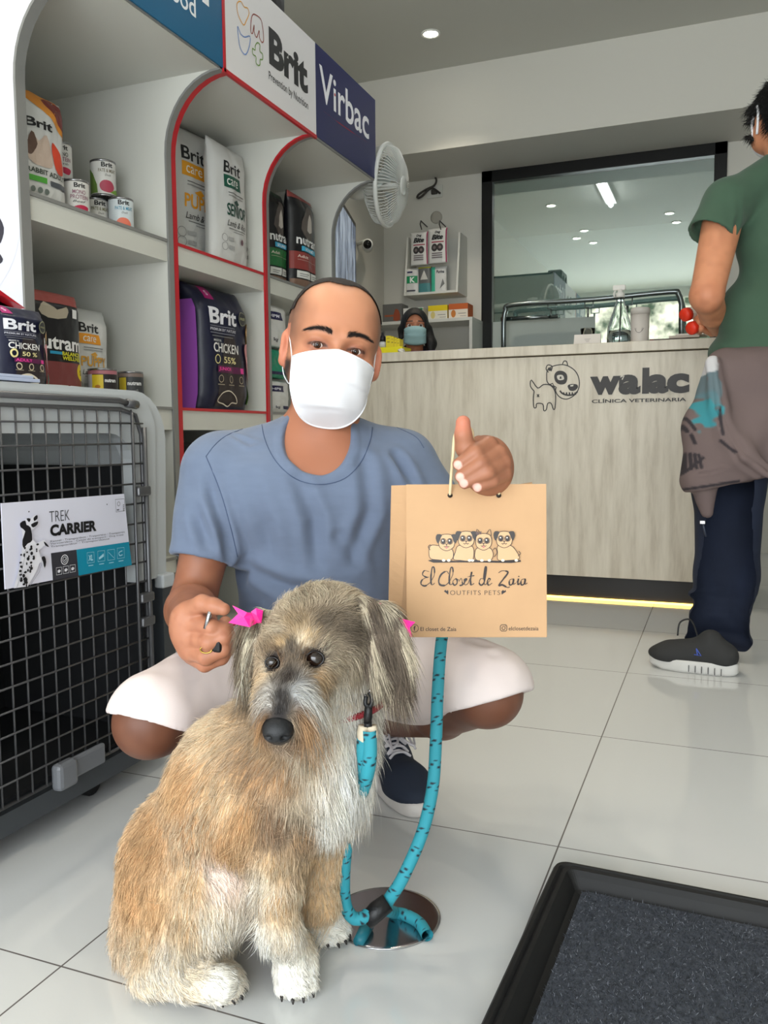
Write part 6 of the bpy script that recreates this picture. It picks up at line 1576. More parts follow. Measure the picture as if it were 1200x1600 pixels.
# hind leg near
KN = D3(338, 1395, 1.075)
g.ell(D3(300, 1430, 1.12), (.060, .055, .078), frame(CRn, CFn, CUn), .03); g.cap(D3(290, 1420, 1.12), KN, .060, .042, .03)
g.chain([KN, D3(290, 1475, 1.08), D3(238, 1520, 1.085)], [.042, .038, .028], .02)
g.chain([D3(238, 1525, 1.085), D3(300, 1532, 1.055), D3(345, 1538, 1.04)], [.024, .021, .021], .012)
def paw(c, fw, sc=1.0, lead=.0):
    c = np.array(c, float); fw = np.array(fw, float); fw /= np.linalg.norm(fw); rt = np.array([fw[1], -fw[0], 0])
    c[2] = .020 * sc; g.ell(c, (.026 * sc, .028 * sc, .020 * sc), frame(rt, fw, [0, 0, 1]), .01)
    for k, o in enumerate((-1.5, -.5, .5, 1.5)):
        p = c + rt * (o * .0115 * sc) + fw * ((.020 if abs(o) < 1 else .013) * sc); p[2] = .012 * sc
        g.ell(p, (.0085 * sc, .014 * sc, .0115 * sc), frame(rt, fw, [0, 0, 1]), .004)
    return c, fw, rt
pH = paw(np.array(on(2, 0, 345, 1552)), (.95, -.35, 0), 1.05)
pF = paw(np.array(on(2, 0, 462, 1543)), (.45, -.7, 0), 1.12)
pG = paw(np.array(on(2, 0, 512, 1465)), (.8, -.45, 0), 1.05)
# fore legs
pFc, pGc, pHc = pF[0], pG[0], pH[0]
g.cap(D3(455, 1215, 1.06), D3(428, 1300, 1.05), .060, .042, .04)
g.chain([D3(428, 1290, 1.05), D3(432, 1380, 1.045), D3(438, 1455, 1.04), pFc + np.array([-.005, .012, .02])], [.043, .027, .021, .024], .02)
g.chain([D3(515, 1250, 1.12), D3(498, 1340, 1.14), D3(498, 1410, 1.14), pGc + np.array([-.012, .008, .02])], [.045, .029, .024, .024], .02)
# far hind leg and tail
g.chain([D3(330, 1440, 1.26), D3(400, 1440, 1.24), D3(360, 1480, 1.25)], [.06, .035, .028], .02)
pB = paw(np.array(on(2, 0, 400, 1440)), (.9, -.3, 0)); g.cap(D3(360, 1475, 1.25), pB[0], .026, .020, .01)
g.chain([C4 + np.array([-.03, .02, -.06]), np.array([C4[0] - .04, C4[1] + .10, .03]), np.array([C4[0] - .02, C4[1] + .22, .022])], [.03, .02, .012], .02)
g.plane((0, 0, .0015), (0, 0, -1))
v, f = g.mesh(); v = relax(v, f, 2)
dog_grid = g
_dir = {}
# ---- colour / flow zones: pixel place on the coat, flow target, length, colours
TAN, TAN2, CRM, WHT, GRY, DGR, BRN = (216, 180, 136), (202, 158, 112), (232, 214, 186), (250, 245, 234), (158, 142, 122), (88, 78, 70), (140, 106, 76)
hitd = hitter(v, f)
ZN = []
def zone(u, v_, du, dv, ln, c0, c1, out=.35, sig=.028, d=None):
    p = hitd(u, v_, 0)
    if p is None or (p - CC).length > 1.5: p = at(u, v_, d or 1.1)
    q = CR * du - CU * dv; q.normalize(); ZN.append((np.array(p), np.array(q), ln, L3(c0), L3(c1), out, sig))
# body: u, v, flow du dv (pixels, v down)
for a in [(330, 1150, -.6, .8, .016, TAN, CRM), (400, 1090, -.4, .9, .016, TAN, GRY), (280, 1230, -.45, .9, .016, TAN2, TAN), (230, 1320, -.2, 1, .016, TAN2, TAN), (205, 1400, -.05, 1, .016, TAN2, TAN), (350, 1250, -.5, .85, .017, TAN, CRM), (300, 1300, -.4, .9, .017, TAN2, CRM), (400, 1200, -.4, .9, .018, TAN2, GRY), (240, 1420, 0, 1, .017, TAN, TAN2), (360, 1330, -.1, 1, .018, TAN2, TAN),
          (420, 1160, -.3, 1, .018, TAN, GRY), (450, 1220, -.1, 1, .019, TAN2, GRY), (430, 1290, -.1, 1, .018, (160, 124, 92), GRY), (225, 1480, .1, 1, .018, TAN, CRM), (300, 1380, .2, 1, .018, TAN, CRM), (345, 1370, .3, .8, .013, (232, 206, 190), WHT), (290, 1450, .1, 1, .018, TAN, CRM), (330, 1450, .1, 1, .018, CRM, WHT), (265, 1500, .2, 1, .018, CRM, WHT), (240, 1530, .6, .7, .014, CRM, WHT), (300, 1530, 1, .2, .010, CRM, WHT), (345, 1538, 1, .2, .007, WHT, WHT),
          (380, 1280, -.15, 1, .018, TAN2, TAN), (470, 1300, .05, 1, .016, GRY, TAN2)]: zone(*a)
# chest
for a in [(540, 1120, .15, 1, .024, WHT, WHT), (560, 1170, .15, 1, .026, WHT, WHT), (510, 1160, .1, 1, .034, CRM, WHT), (535, 1210, .1, 1, .032, WHT, WHT), (500, 1220, .05, 1, .034, CRM, WHT), (560, 1240, -.1, 1, .030, WHT, WHT), (515, 1270, .0, 1, .036, WHT, WHT), (480, 1180, -.1, 1, .026, GRY, CRM), (470, 1250, 0, 1, .026, CRM, GRY), (545, 1090, .1, 1, .022, CRM, WHT)]: zone(*a)
# fore legs
for a in [(432, 1360, -.1, 1, .018, TAN, CRM), (412, 1380, -.4, 1, .024, CRM, WHT), (440, 1420, 0, 1, .016, TAN, CRM), (440, 1480, 0, 1, .014, CRM, WHT), (415, 1480, -.2, 1, .018, WHT, WHT), (455, 1545, .4, .6, .008, WHT, WHT), (498, 1350, 0, 1, .015, TAN, CRM), (498, 1410, 0, 1, .013, TAN, CRM), (512, 1462, .7, .5, .008, WHT, WHT), (480, 1340, -.2, 1, .02, GRY, TAN)]: zone(*a)
# head
for a in [(500, 935, -.1, -1, .034, GRY, CRM, .9), (470, 940, -.4, -1, .028, GRY, CRM, .9), (540, 935, .5, -.8, .032, GRY, CRM, .8), (460, 975, -.3, -.6, .014, (186, 158, 120), GRY, .6), (440, 985, -.7, -.2, .016, GRY, CRM, .5), (505, 975, .6, -.4, .016, GRY, DGR, .5), (540, 985, .8, .2, .018, GRY, DGR, .4), (570, 960, .8, .3, .022, DGR, CRM, .4), (410, 985, -.7, .5, .020, CRM, WHT, .5),
          (476, 1000, .4, -.7, .012, CRM, (216, 180, 130), .7), (440, 1000, -.6, -.6, .012, (190, 160, 120), GRY, .6), (455, 1010, 0, -1, .008, DGR, GRY, .4), (478, 1022, .2, -1, .007, DGR, BRN, .5), (436, 1026, -.2, -1, .007, DGR, BRN, .5), (505, 1022, .5, -.5, .010, DGR, CRM, .4), (520, 1030, .8, .5, .014, GRY, CRM, .4), (530, 1070, .5, .9, .020, CRM, WHT, .5), (555, 1040, .5, .9, .020, GRY, CRM, .4), (505, 1060, .7, .7, .016, TAN, GRY, .4), (410, 1060, -.4, .9, .016, CRM, TAN, .5),
          (450, 1060, .1, -.5, .007, (66, 58, 54), DGR, .4), (440, 1090, 0, -.5, .006, (52, 48, 46), (66, 60, 58), .3), (437, 1112, 0, -.5, .005, (44, 42, 42), (60, 56, 54), .3), (468, 1080, .7, .4, .020, (200, 200, 200), WHT, .5), (490, 1100, .6, .8, .028, (190, 184, 176), WHT, .5), (475, 1120, .4, 1, .036, BRN, TAN2, .45), (500, 1135, .3, 1, .040, BRN, TAN2, .4), (455, 1135, .3, 1, .018, GRY, BRN, .4), (415, 1095, -.7, .6, .020, (196, 190, 182), GRY, .5), (412, 1125, -.5, .9, .022, BRN, TAN2, .4),
          (520, 1110, .3, 1, .028, CRM, WHT, .4), (485, 1150, .2, 1, .040, BRN, TAN2, .4)]: zone(*a, .35 if len(a) < 8 else .0) if False else zone(a[0], a[1], a[2], a[3], a[4], a[5], a[6], a[7], .017)
ZP = np.array([z[0] for z in ZN]); ZD = np.array([z[1] for z in ZN]); ZL = np.array([z[2] for z in ZN]); ZA = np.array([z[3] for z in ZN]); ZB = np.array([z[4] for z in ZN]); ZO = np.array([z[5] for z in ZN]); ZS = np.array([z[6] for z in ZN])
def zsample(P):
    W_ = np.zeros((len(P), len(ZN)))
    for k in range(len(ZN)): W_[:, k] = 1 / (((np.linalg.norm(P - ZP[k], axis=1) / ZS[k]) ** 2 + .05) ** 2)
    W_ /= W_.sum(1, keepdims=True); return W_ @ ZD, W_ @ ZL, W_ @ ZA, W_ @ ZB, W_ @ ZO
dv_, ln_, ca, cb, _ = zsample(v)
skin_d = mat('dog_coat', (180, 140, 100), .85, attr='Col')
# darker eye rims and muzzle skin
base = ca * .9
for e_ in (EYR, EYL): w_ = sstep(.020, .009, np.linalg.norm(v - e_, axis=1)); base = mixc(base, (40, 32, 28), w_)
w_ = sstep(.030, .012, np.linalg.norm(v - NOSE, axis=1)); base = mixc(base, (34, 30, 30), w_)
db = np_obj('body', v, f, skin_d, dog, base, dog)
# ---- fur
def scatter(v, f, n_, dens=None):
    a = v[f[:, 0]]; b = v[f[:, 1]]; c = v[f[:, 2]]; d = v[f[:, 3]]; ar = np.linalg.norm(np.cross(c - a, d - b), axis=1) * .5
    if dens is not None: ar = ar * dens((a + c) / 2)
    idx = RNG.choice(len(f), n_, p=ar / ar.sum()); s_, t = RNG.random((n_, 1)), RNG.random((n_, 1))
    P = (a[idx] * (1 - s_) + b[idx] * s_) * (1 - t) + (d[idx] * (1 - s_) + c[idx] * s_) * t
    n0 = vnormals(v, f); N_ = n0[f[idx, 0]] * (1 - s_) * (1 - t) + n0[f[idx, 1]] * s_ * (1 - t) + n0[f[idx, 2]] * s_ * t + n0[f[idx, 3]] * (1 - s_) * t
    return P, N_ / np.linalg.norm(N_, axis=1, keepdims=True)
camp = np.array(CC)
def dens(P):
    w_ = np.where(P[:, 2] < .004, 0.0, 1.0); return w_
fur_m = mat('fur', (190, 150, 110), .55, attr='Col', spec=.3)
def make_fur(name, P, Nn_, lscale=1.0, rad=.00042, jit=.22, outk=1.0, parent=None, override=None, clump=11):
    D_, Ln, CA, CB, OO = zsample(P)
    if override is not None: D_, Ln, CA, CB, OO = override(P, D_, Ln, CA, CB, OO)
    T_ = D_ - Nn_ * (D_ * Nn_).sum(1, keepdims=True); T_ /= np.linalg.norm(T_, axis=1, keepdims=True) + 1e-9
    cl = np.stack([vnoise(P * 55), vnoise(P * 55 + 9), vnoise(P * 55 + 21)], 1) * .35
    dr = T_ + Nn_ * (OO * outk)[:, None] + cl + RNG.normal(0, jit, P.shape)
    L_ = Ln * lscale * RNG.uniform(.55, 1.25, len(P))
    bend = -Nn_ * (L_ * OO * .35)[:, None] + T_ * (L_ * .08)[:, None] + np.array([0, 0, -1.]) * (np.maximum(0, L_ - .012) * .5)[:, None]
    # streaky coat: some hairs dark tipped, some pale
    r_ = RNG.random(len(P)); st = vnoise(P * [70, 70, 24]) * .5 + .5
    val = (.78 + .34 * RNG.random(len(P)) + .22 * (st - .5))[:, None]
    CA2, CB2 = CA * val, CB * val
    dk = (r_ < .10)[:, None]; CB2 = np.where(dk, CB2 * .45, CB2); pl = (r_ > .84)[:, None]; CB2 = np.where(pl, np.minimum(CB2 * 1.25, .85), CB2)
    if len(P) > 400:
        from mathutils.kdtree import KDTree
        ns = max(60, len(P) // clump); sd_ = RNG.choice(len(P), ns, replace=False); kd = KDTree(ns)
        for i_, q_ in enumerate(sd_): kd.insert(P[q_], i_)
        kd.balance(); near = np.array([kd.find(p)[1] for p in P]); un = dr / np.linalg.norm(dr, axis=1, keepdims=True); tip = P + un * L_[:, None]
        sdn = sd_[near]; ax0 = un[sdn]; tt_ = P[sdn] + ax0 * L_[:, None] * 1.02; amt = RNG.uniform(.25, .75, (len(P), 1)); bend = bend + (tt_ - tip) * amt
        cv = RNG.uniform(.80, 1.2, (ns, 1))[near]; CA2 = CA2 * cv; CB2 = CB2 * cv
    end = P + dr / np.linalg.norm(dr, axis=1, keepdims=True) * L_[:, None] + bend
    ok = end[:, 2] > .001
    o = strands(name, P[ok], dr[ok], L_[ok], rad, fur_m, parent or dog, dog, (np.clip(CA2[ok], 0, 1), np.clip(CB2[ok], 0, 1)), bend[ok]); return o
P, N_ = scatter(v, f, 78000, dens)
eye_far = np.minimum(np.linalg.norm(P - EYR, axis=1), np.linalg.norm(P - EYL, axis=1)) > .0105; nose_far = np.linalg.norm(P - NOSE, axis=1) > .0175
P, N_ = P[eye_far & nose_far], N_[eye_far & nose_far]
toV = camp - P; toV /= np.linalg.norm(toV, axis=1, keepdims=True); facing = (N_ * toV).sum(1); keep = (facing > -.35) | (RNG.random(len(P)) < .45); P, N_ = P[keep], N_[keep]
isH = (P[:, 2] > .36)
make_fur('coat', P[~isH], N_[~isH], 1.0, .00050)
make_fur('head_fur', P[isH], N_[isH], 1.0, .00042)
Px, Nx = scatter(v, f, 26000, lambda q: np.where((q[:, 2] > .33) & ((q - camp) @ CRn < .06), 1., 0.)); kk_ = (np.minimum(np.linalg.norm(Px - EYR, axis=1), np.linalg.norm(Px - EYL, axis=1)) > .0108) & (np.linalg.norm(Px - NOSE, axis=1) > .018); make_fur('head_fur', Px[kk_], Nx[kk_], 1.15, .00034, .30)
Pw, Nw = scatter(v, f, 9000, lambda q: np.where(q[:, 2] > .02, 1., 0.)); kk_ = (np.minimum(np.linalg.norm(Pw - EYR, axis=1), np.linalg.norm(Pw - EYL, axis=1)) > .016) & (np.linalg.norm(Pw - NOSE, axis=1) > .022); make_fur('guard_hair', Pw[kk_], Nw[kk_], 1.35, .00036, .42, 1.5, clump=400)
# ---- ears
def ear(pts, wd, nm, c0, c1, n_=9000):
    g2 = Grid(*bounds(pts, .05), .003)
    g2.chain(pts, wd, .01, flat=(CFn, .30)); v2, f2 = g2.mesh(); v2 = relax(v2, f2, 1)
    c = np.tile(L3(c0), (len(v2), 1)); e = np_obj('ear', v2, f2, skin_d, dog, c * .8, dog)
    P, N_ = scatter(v2, f2, n_); ax_ = np.array(pts[-1]) - np.array(pts[0]); ax_ /= np.linalg.norm(ax_); tt = ((P - pts[0]) @ ax_) / np.linalg.norm(np.array(pts[-1]) - np.array(pts[0]))
    side_ = (P - np.array(pts[0])) @ CRn
    def ov(P, D_, Ln, CA, CB, OO):
        D2 = np.tile(ax_, (len(P), 1)) + CRn * .12 * np.sign(pts[-1] @ CRn - 0) * 0
        stripe = (vnoise(np.stack([side_ * 130, tt * 3, tt * 0], 1)) > .1)[:, None]
        A_ = np.where(stripe, L3(c0), L3(c1)); return D2, .022 + .022 * np.clip(tt, 0, 1), A_, np.where(RNG.random((len(P), 1)) < .3, L3(DGR), A_ * 1.1), np.full(len(P), .18)
    make_fur('ear_fur', P, N_, 1.0, .00042, .12, parent=e, override=ov); return e
eaL = ear([D3(560, 955, 1.03), D3(590, 975, 1.02), D3(603, 1020, 1.01), D3(608, 1052, 1.01)], [.020, .026, .024, .012], 'l', (206, 192, 168), (120, 106, 92))
eaR = ear([D3(418, 968, 1.06), D3(402, 985, 1.04), D3(397, 1020, 1.03), D3(402, 1048, 1.03)], [.014, .018, .016, .008], 'r', (226, 214, 190), (140, 124, 104), 5000)
# ---- eyes and nose
deye = mat('dog_eye', (26, 15, 10), .04, coat=.6); rimm = mat('dog_eye_rim', (16, 12, 12), .35)
for e_, r_ in ((EYR, .0076), (EYL, .0102)):
    c = Vector(e_ + CFn * (r_ * .74)); m_ = MB(); m_.sphere(c, r_, deye, 24); world_child(m_.build('eye', None, dog), dog)
    m_ = MB(); m_.tube([c - CF * (r_ * .44) + CR * (math.cos(a) * r_ * 1.0) + CU * (math.sin(a) * r_ * .80) for a in np.linspace(0, 2 * math.pi, 25)[:-1]], .0012, None, 8, closed=True); world_child(m_.build('eyelid', rimm, dog), dog)
gn = Grid(*bounds([NOSE], .035), .0011)
Mn_ = frame(CRn, CFn, CUn)
gn.ell(NOSE, (.0170, .0145, .0140), Mn_, .006); gn.ell(NOSE + CUn * .006 + CFn * .004, (.0145, .0125, .0105), Mn_, .006)
for s_ in (-1, 1): gn.ell(NOSE + CRn * .0085 * s_ - CUn * .005 - CFn * .0115, (.0038, .005, .0028), Mn_, .003, 's'); gn.cap(NOSE + CRn * .012 * s_ - CUn * .006 - CFn * .008, NOSE + CRn * .017 * s_ - CUn * .003 - CFn * .003, .0018, .001, .002, 's')
gn.cap(NOSE - CUn * .004 - CFn * .016, NOSE - CUn * .018 - CFn * .012, .0010, .0012, .002, 's')
vn_, fn2 = gn.mesh(); np_obj('nose', vn_, fn2, mat('dog_nose', (20, 21, 24), .42, bump=.6, bscale=1800, dist=.0006), dog, None, dog)
# claws
clawm = mat('claw', (36, 30, 28), .3)
for (c, fw, rt), sc in ((pH, 1.05), (pF, 1.12), (pG, 1.05)):
    for o in (-1.5, -.5, .5, 1.5):
        p = c + rt * (o * .0120 * sc) + fw * ((.031 if abs(o) < 1 else .024) * sc); p[2] = .009
        m_ = MB(); m_.tube([p - fw * .006 + [0, 0, .002], p + fw * .003, p + fw * .005 - [0, 0, .004]], [.0026, .0022, .0010], None, 8); world_child(m_.build('claw', clawm, dog), dog)
# ---- bows
bow_m = mat('pink_ribbon', (246, 28, 140), .4, sheen=.2)
def ribbon(pts, wd, th=.0006):
    vs = []; n = len(pts)
    for i, (p, dr) in enumerate(zip(pts, wd)):
        p = np.array(p, float); dr = np.array(dr, float); nn = np.cross(np.array(pts[min(i + 1, n - 1)]) - np.array(pts[max(i - 1, 0)]), dr); nn /= np.linalg.norm(nn) + 1e-9
        vs += [p + dr - nn * th, p + dr + nn * th, p - dr + nn * th, p - dr - nn * th]
    fs = [(i * 4 + k, i * 4 + (k + 1) % 4, i * 4 + 4 + (k + 1) % 4, i * 4 + 4 + k) for i in range(n - 1) for k in range(4)] + [(0, 1, 2, 3), ((n - 1) * 4 + 3, (n - 1) * 4 + 2, (n - 1) * 4 + 1, (n - 1) * 4)]
    return vs, fs
def bow(quads, knot, label, d0):
    t = thing('hair_bow', label, 'bow', tuple(knot), group=None)
    for q in quads:
        up_, lo_ = q; n = len(up_); P = []; Wd_ = []
        for i in range(n):
            a = D3(*up_[i]); b = D3(*lo_[i]); P.append((a + b) / 2); Wd_.append((a - b) / 2)
        Ps = smoothpts(P, 5); Ws = smoothpts(Wd_, 5); m_ = MB(); m_.add(*ribbon(Ps, Ws), None, True); world_child(m_.build('ribbon_loop', bow_m, t), t)
    m_ = MB(); m_.sphere(knot, (.007, .006, .008), None, 14); world_child(m_.build('knot', bow_m, t), t); return t
def bow2(polys, knot, label):
    t = thing('hair_bow', label, 'bow', tuple(knot))
    for poly in polys:
        m_ = MB(); P = [D3(*p) for p in poly]; c = sum(P) / len(P); P2 = []
        for i_ in range(len(P)):
            a, b = P[i_], P[(i_ + 1) % len(P)]
            P2 += [a, (a + b) / 2]
        n = len(P2); up = -CFn * .0012; vs = [c - CFn * .004] + P2 + [c - CFn * .004 - up * 1.2] + [p - up for p in P2]
        fs = [(0, 1 + k, 1 + (k + 1) % n) for k in range(n)] + [(n + 1, n + 2 + (k + 1) % n, n + 2 + k) for k in range(n)] + [(1 + k, n + 2 + k, n + 2 + (k + 1) % n, 1 + (k + 1) % n) for k in range(n)]
        m_.add(vs, fs, None, False); world_child(m_.build('ribbon_loop', bow_m, t), t)
    m_ = MB(); m_.sphere(knot, (.005, .005, .008), None, 14); world_child(m_.build('knot', bow_m, t), t); return t
dB = 1.03
bow2([[(402, 958, dB), (386, 957, dB - .008), (363, 946, dB), (372, 959, dB - .004), (357, 973, dB), (390, 980, dB - .008), (404, 972, dB)], [(399, 970, dB), (392, 956, dB - .012), (400, 950, dB - .012), (411, 954, dB - .008), (408, 974, dB - .008)]], D3(404, 964, dB), 'bright pink ribbon bow on the dog\'s ear by the person\'s hand')
dB = 1.024
bow2([[(580, 943, dB), (594, 942, dB - .01), (611, 947, dB), (607, 960, dB), (592, 956, dB - .006)], [(600, 958, dB), (612, 963, dB - .01), (649, 972, dB), (640, 981, dB - .004), (644, 996, dB), (618, 985, dB - .01), (604, 970, dB)]], D3(604, 958, dB), 'bright pink ribbon bow on the dog\'s ear beside the paper bag')
# ---- collar with clip
col_ = thing('dog_collar', 'thin red dog collar with a black clip under the dog\'s ear', 'collar', tuple(D3(560, 1090, 1.06)))
c0_ = D3(512, 1112, 1.085); ring_ = []
for k in range(28):
    a = 2 * math.pi * k / 28; ring_.append(c0_ + CRn * .070 * math.cos(a) + CFn * .066 * math.sin(a) + CUn * (.012 * math.cos(a)))
world_child(MB().tube(ring_, .0042, None, 8, closed=True).build('strap', mat('red_collar', (150, 44, 52), .6, bump=.5, bscale=500), col_), col_)
cb = MB(); cb.tube(smoothpts([D3(577, 1077, 1.03), D3(580, 1088, 1.028), D3(579, 1100, 1.03), D3(572, 1100, 1.03), D3(571, 1085, 1.03)], 4), .0022, None, 8); world_child(cb.build('metal_ring', mat('steel', (190, 190, 195), .2, metal=1), col_), col_)
# ---- leash
def leash_mat():
    m = bpy.data.materials.new('turquoise_rope'); m.use_nodes = True; n = m.node_tree.nodes; l = m.node_tree.links.new; b = n['Principled BSDF']
    a = n.new('ShaderNodeAttribute'); a.attribute_name = 'Col'; l(a.outputs['Color'], b.inputs['Base Color']); b.inputs['Roughness'].default_value = .6
    w_ = n.new('ShaderNodeTexNoise'); w_.inputs['Scale'].default_value = 900; bp = n.new('ShaderNodeBump'); bp.inputs['Strength'].default_value = .5; bp.inputs['Distance'].default_value = .0006
    l(w_.outputs['Fac'], bp.inputs['Height']); l(bp.outputs[0], b.inputs['Normal']); return m
lm_ = leash_mat()
le = thing('dog_leash', 'turquoise rope leash with black flecks hanging from the person\'s knee to the dog collar', 'leash', tuple(on(2, 0, 600, 1430)))
def rope_obj(name, pts, r, fleck=True):
    P = [np.array(p) for p in smoothpts(pts, 30)]; seg = np.cumsum([0] + [np.linalg.norm(P[i + 1] - P[i]) for i in range(len(P) - 1)])
    tot = seg[-1]; st = max(8, int(tot / .0016)); PP = np.stack([np.interp(np.linspace(0, tot, st), seg, np.array(P)[:, j]) for j in range(3)], 1)
    n = 20; m_ = MB(); m_.tube([tuple(p) for p in PP], r, None, n, cap=True); vs = np.array(m_.v); nf = st * n
    col = np.tile(L3((44, 150, 166)), (len(vs), 1)); i_ = np.arange(nf) // n; k_ = np.arange(nf) % n; sarc = i_ * tot / (st - 1)
    ph = (sarc / .030) % 1.0
    for bnd in (0, 1):
        a0 = ((k_ / n + bnd * .5 - ph * .45) % 1.0)
        fl = (ph < .42) & (np.abs(((a0 * n) % 5) - 1.5) < 1.1) & (((sarc / .0032 + (a0 * n / 5).astype(int)) % 2) < 1)
        if fleck: col[:nf][fl] = L3((22, 30, 44))
    q4 = np.array([q for q in m_.f if len(q) == 4]); o = np_obj(name, vs, q4, lm_, le, col, le); return o
RL = .0088
rope_obj('leash_rope', [D3(700, 960, 1.26), D3(690, 1000, 1.25), D3(684, 1080, 1.22), D3(681, 1160, 1.20), D3(676, 1230, 1.19), D3(660, 1300, 1.18), D3(630, 1370, 1.17), D3(608, 1405, 1.175), D3(600, 1418, 1.178)], RL)
rope_obj('leash_rope', [D3(577, 1140, 1.01), D3(577, 1190, 1.015), D3(566, 1235, 1.045), D3(549, 1280, 1.11), D3(540, 1330, 1.13), D3(537, 1380, 1.145), D3(540, 1415, 1.155), D3(552, 1434, 1.16), D3(568, 1434, 1.16), D3(574, 1428, 1.165)], RL)
rope_obj('leash_rope', [D3(569, 1145, 1.015), D3(567, 1170, 1.015), D3(569, 1205, 1.03), D3(564, 1232, 1.05)], RL * .9)
q0 = np.array(on(2, RL, 606, 1424)); 
rope_obj('leash_rope', [D3(601, 1420, 1.178), np.array(on(2, RL, 616, 1426)), np.array(on(2, RL, 634, 1430)), np.array(on(2, RL, 655, 1442)), np.array(on(2, RL, 668, 1462))], RL)
WL_ = lambda o: world_child(o, le)
blk = mat('black_leather', (18, 18, 20), .45, bump=.3, bscale=300)
WL_(MB().tube([D3(606, 1410, 1.172), D3(588, 1424, 1.168), D3(572, 1440, 1.165)], [.0125, .0135, .012], None, 16).build('stitched_sleeve', blk, le))
tj = [(np.array(on(2, .008, 574, 1446)) ), np.array(on(2, .006, 566, 1462)), np.array(on(2, .006, 560, 1472))]
WL_(MB().tube([tuple(p) for p in tj], [.010, .009, .008], None, 12).build('rope_end', ink((30, 110, 125)), le))
clip = MB(); clip.tube(smoothpts([D3(577, 1082, 1.007), D3(582, 1092, 1.004), D3(578, 1104, 1.004), D3(571, 1100, 1.006), D3(572, 1088, 1.007)], 5), .0028, None, 8).tube([D3(576, 1102, 1.005), D3(575, 1120, 1.008), D3(574, 1130, 1.012)], [.0045, .0055, .0045], None, 10).tube([D3(569, 1132, 1.012), D3(581, 1132, 1.012)], .0055, None, 10)
WL_(clip.build('snap_clip', blk, le))
WL_(MB().tube(smoothpts([D3(568, 1134, 1.012), D3(566, 1150, 1.012), D3(573, 1158, 1.012), D3(582, 1150, 1.012), D3(580, 1134, 1.012)], 4), .0065, None, 10).build('pale_binding', ink((214, 200, 176), .8), le))
# ---- floor drain cover with polished rim
dc = on(2, 0, 603, 1433)
dr = thing('drain_cover', 'round polished floor cover with dark disc under the leash', 'floor cover', (dc.x, dc.y, 0))
MB().lathe([(.073, 0), (.082, 0), (.082, .0016), (.078, .0022), (.073, .0016)], None, 64).build('metal_rim', mat('steel', (190, 190, 195), .2, metal=1), dr)
MB().lathe([(.001, 0.0002), (.0725, 0.0002), (.0725, .0009), (.066, .0012), (.001, .0012)], None, 64).build('dark_disc', mat('dark_glass_disc', (30, 26, 24), .22, var=.3, vscale=30, spec=.2), dr)
# ---- boot tray and mat
ty = thing('boot_tray', 'black rubber boot tray with grey carpet mat on the tiles', 'tray', (.08, 1.12, 0))
rub = mat('black_rubber', (16, 16, 17), .6)
p0 = on(2, .03, 869, 1341); p1 = on(2, .03, 735, 1600); p2 = on(2, .03, 1200, 1405)
ux = (p2 - p0); ux.z = 0; ux.normalize(); uy = Vector((ux.y, -ux.x, 0))
Mt = Matrix((ux, -uy, Vector((0, 0, 1)))).transposed().to_4x4(); Mt.translation = Vector((p0.x, p0.y, 0))
TW, TD = .62, .475
def rr(a, b, c, d, z, r=.02, n=5):
    pts = []
    for (cx, cy, a0) in ((c - r, d - r, 0), (a + r, d - r, 90), (a + r, b + r, 180), (c - r, b + r, 270)):
        for k in range(n + 1):
            t_ = R_(a0 + 90 * k / n); pts.append(Mt @ Vector((cx + r * math.cos(t_), cy + r * math.sin(t_), z)))
    return pts
m_ = MB(); rings = []
for (o, z) in ((0, 0.0005), (-.004, .012), (0, .014), (0, .024), (.004, .030), (.010, .031), (.014, .027), (.018, .031), (.024, .030), (.030, .022), (.040, .007), (.05, .005), (.05, .0006)):
    rings.append(rr(o, -TD + o, TW - o, -o, z, max(.004, .02 - o * .3)))
k = len(rings[0]); vs = [p for r in rings for p in r]; fs = [(i * k + j, i * k + (j + 1) % k, (i + 1) * k + (j + 1) % k, (i + 1) * k + j) for i in range(len(rings) - 1) for j in range(k)]
fs.append(tuple((len(rings) - 2) * k + j for j in range(k)))
m_.add(vs, fs, None, False); world_child(m_.build('rubber_tray', rub, ty), ty)
n_ = 90; vs = []; 
ca0 = rr(.052, -TD + .052, TW - .052, -.052, .007, .01)
mm_ = MB(); mm_.add(rr(.052, -TD + .052, TW - .052, -.052, .0055, .01) + rr(.052, -TD + .052, TW - .052, -.052, .013, .01), [(j, (j + 1) % k, k + (j + 1) % k, k + j) for j in range(k)] + [tuple(k + j for j in range(k))], None, False)
cpm = mat('grey_carpet', (70, 74, 82), .95, bump=.9, bscale=500, dist=.003, var=.35, vscale=120)
mt_ = mm_.build('carpet_mat', cpm, ty); world_child(mt_, ty)
N = 42000; a = RNG.random(N) * (TW - .106) + .053; b = -(RNG.random(N) * (TD - .106) + .053)
Rm = np.array(Mt.to_3x3()); Pm = np.stack([a, b, np.full(N, .0125)], 1) @ Rm.T + np.array(Mt.translation)
dm = RNG.normal(0, .8, (N, 3)); dm[:, 2] = np.abs(dm[:, 2]) * .5 + .35
cc_ = L3((62, 66, 74)) * RNG.uniform(.25, 2.0, (N, 1)); cc_[RNG.random(N) < .05] = L3((150, 155, 165))
pile = strands('carpet_pile', Pm, dm, RNG.uniform(.003, .007, N), .0004, fur_m, mt_, ty, (cc_ * .8, np.clip(cc_ * 1.2, 0, 1)), None, 2); pile['kind'] = 'stuff'
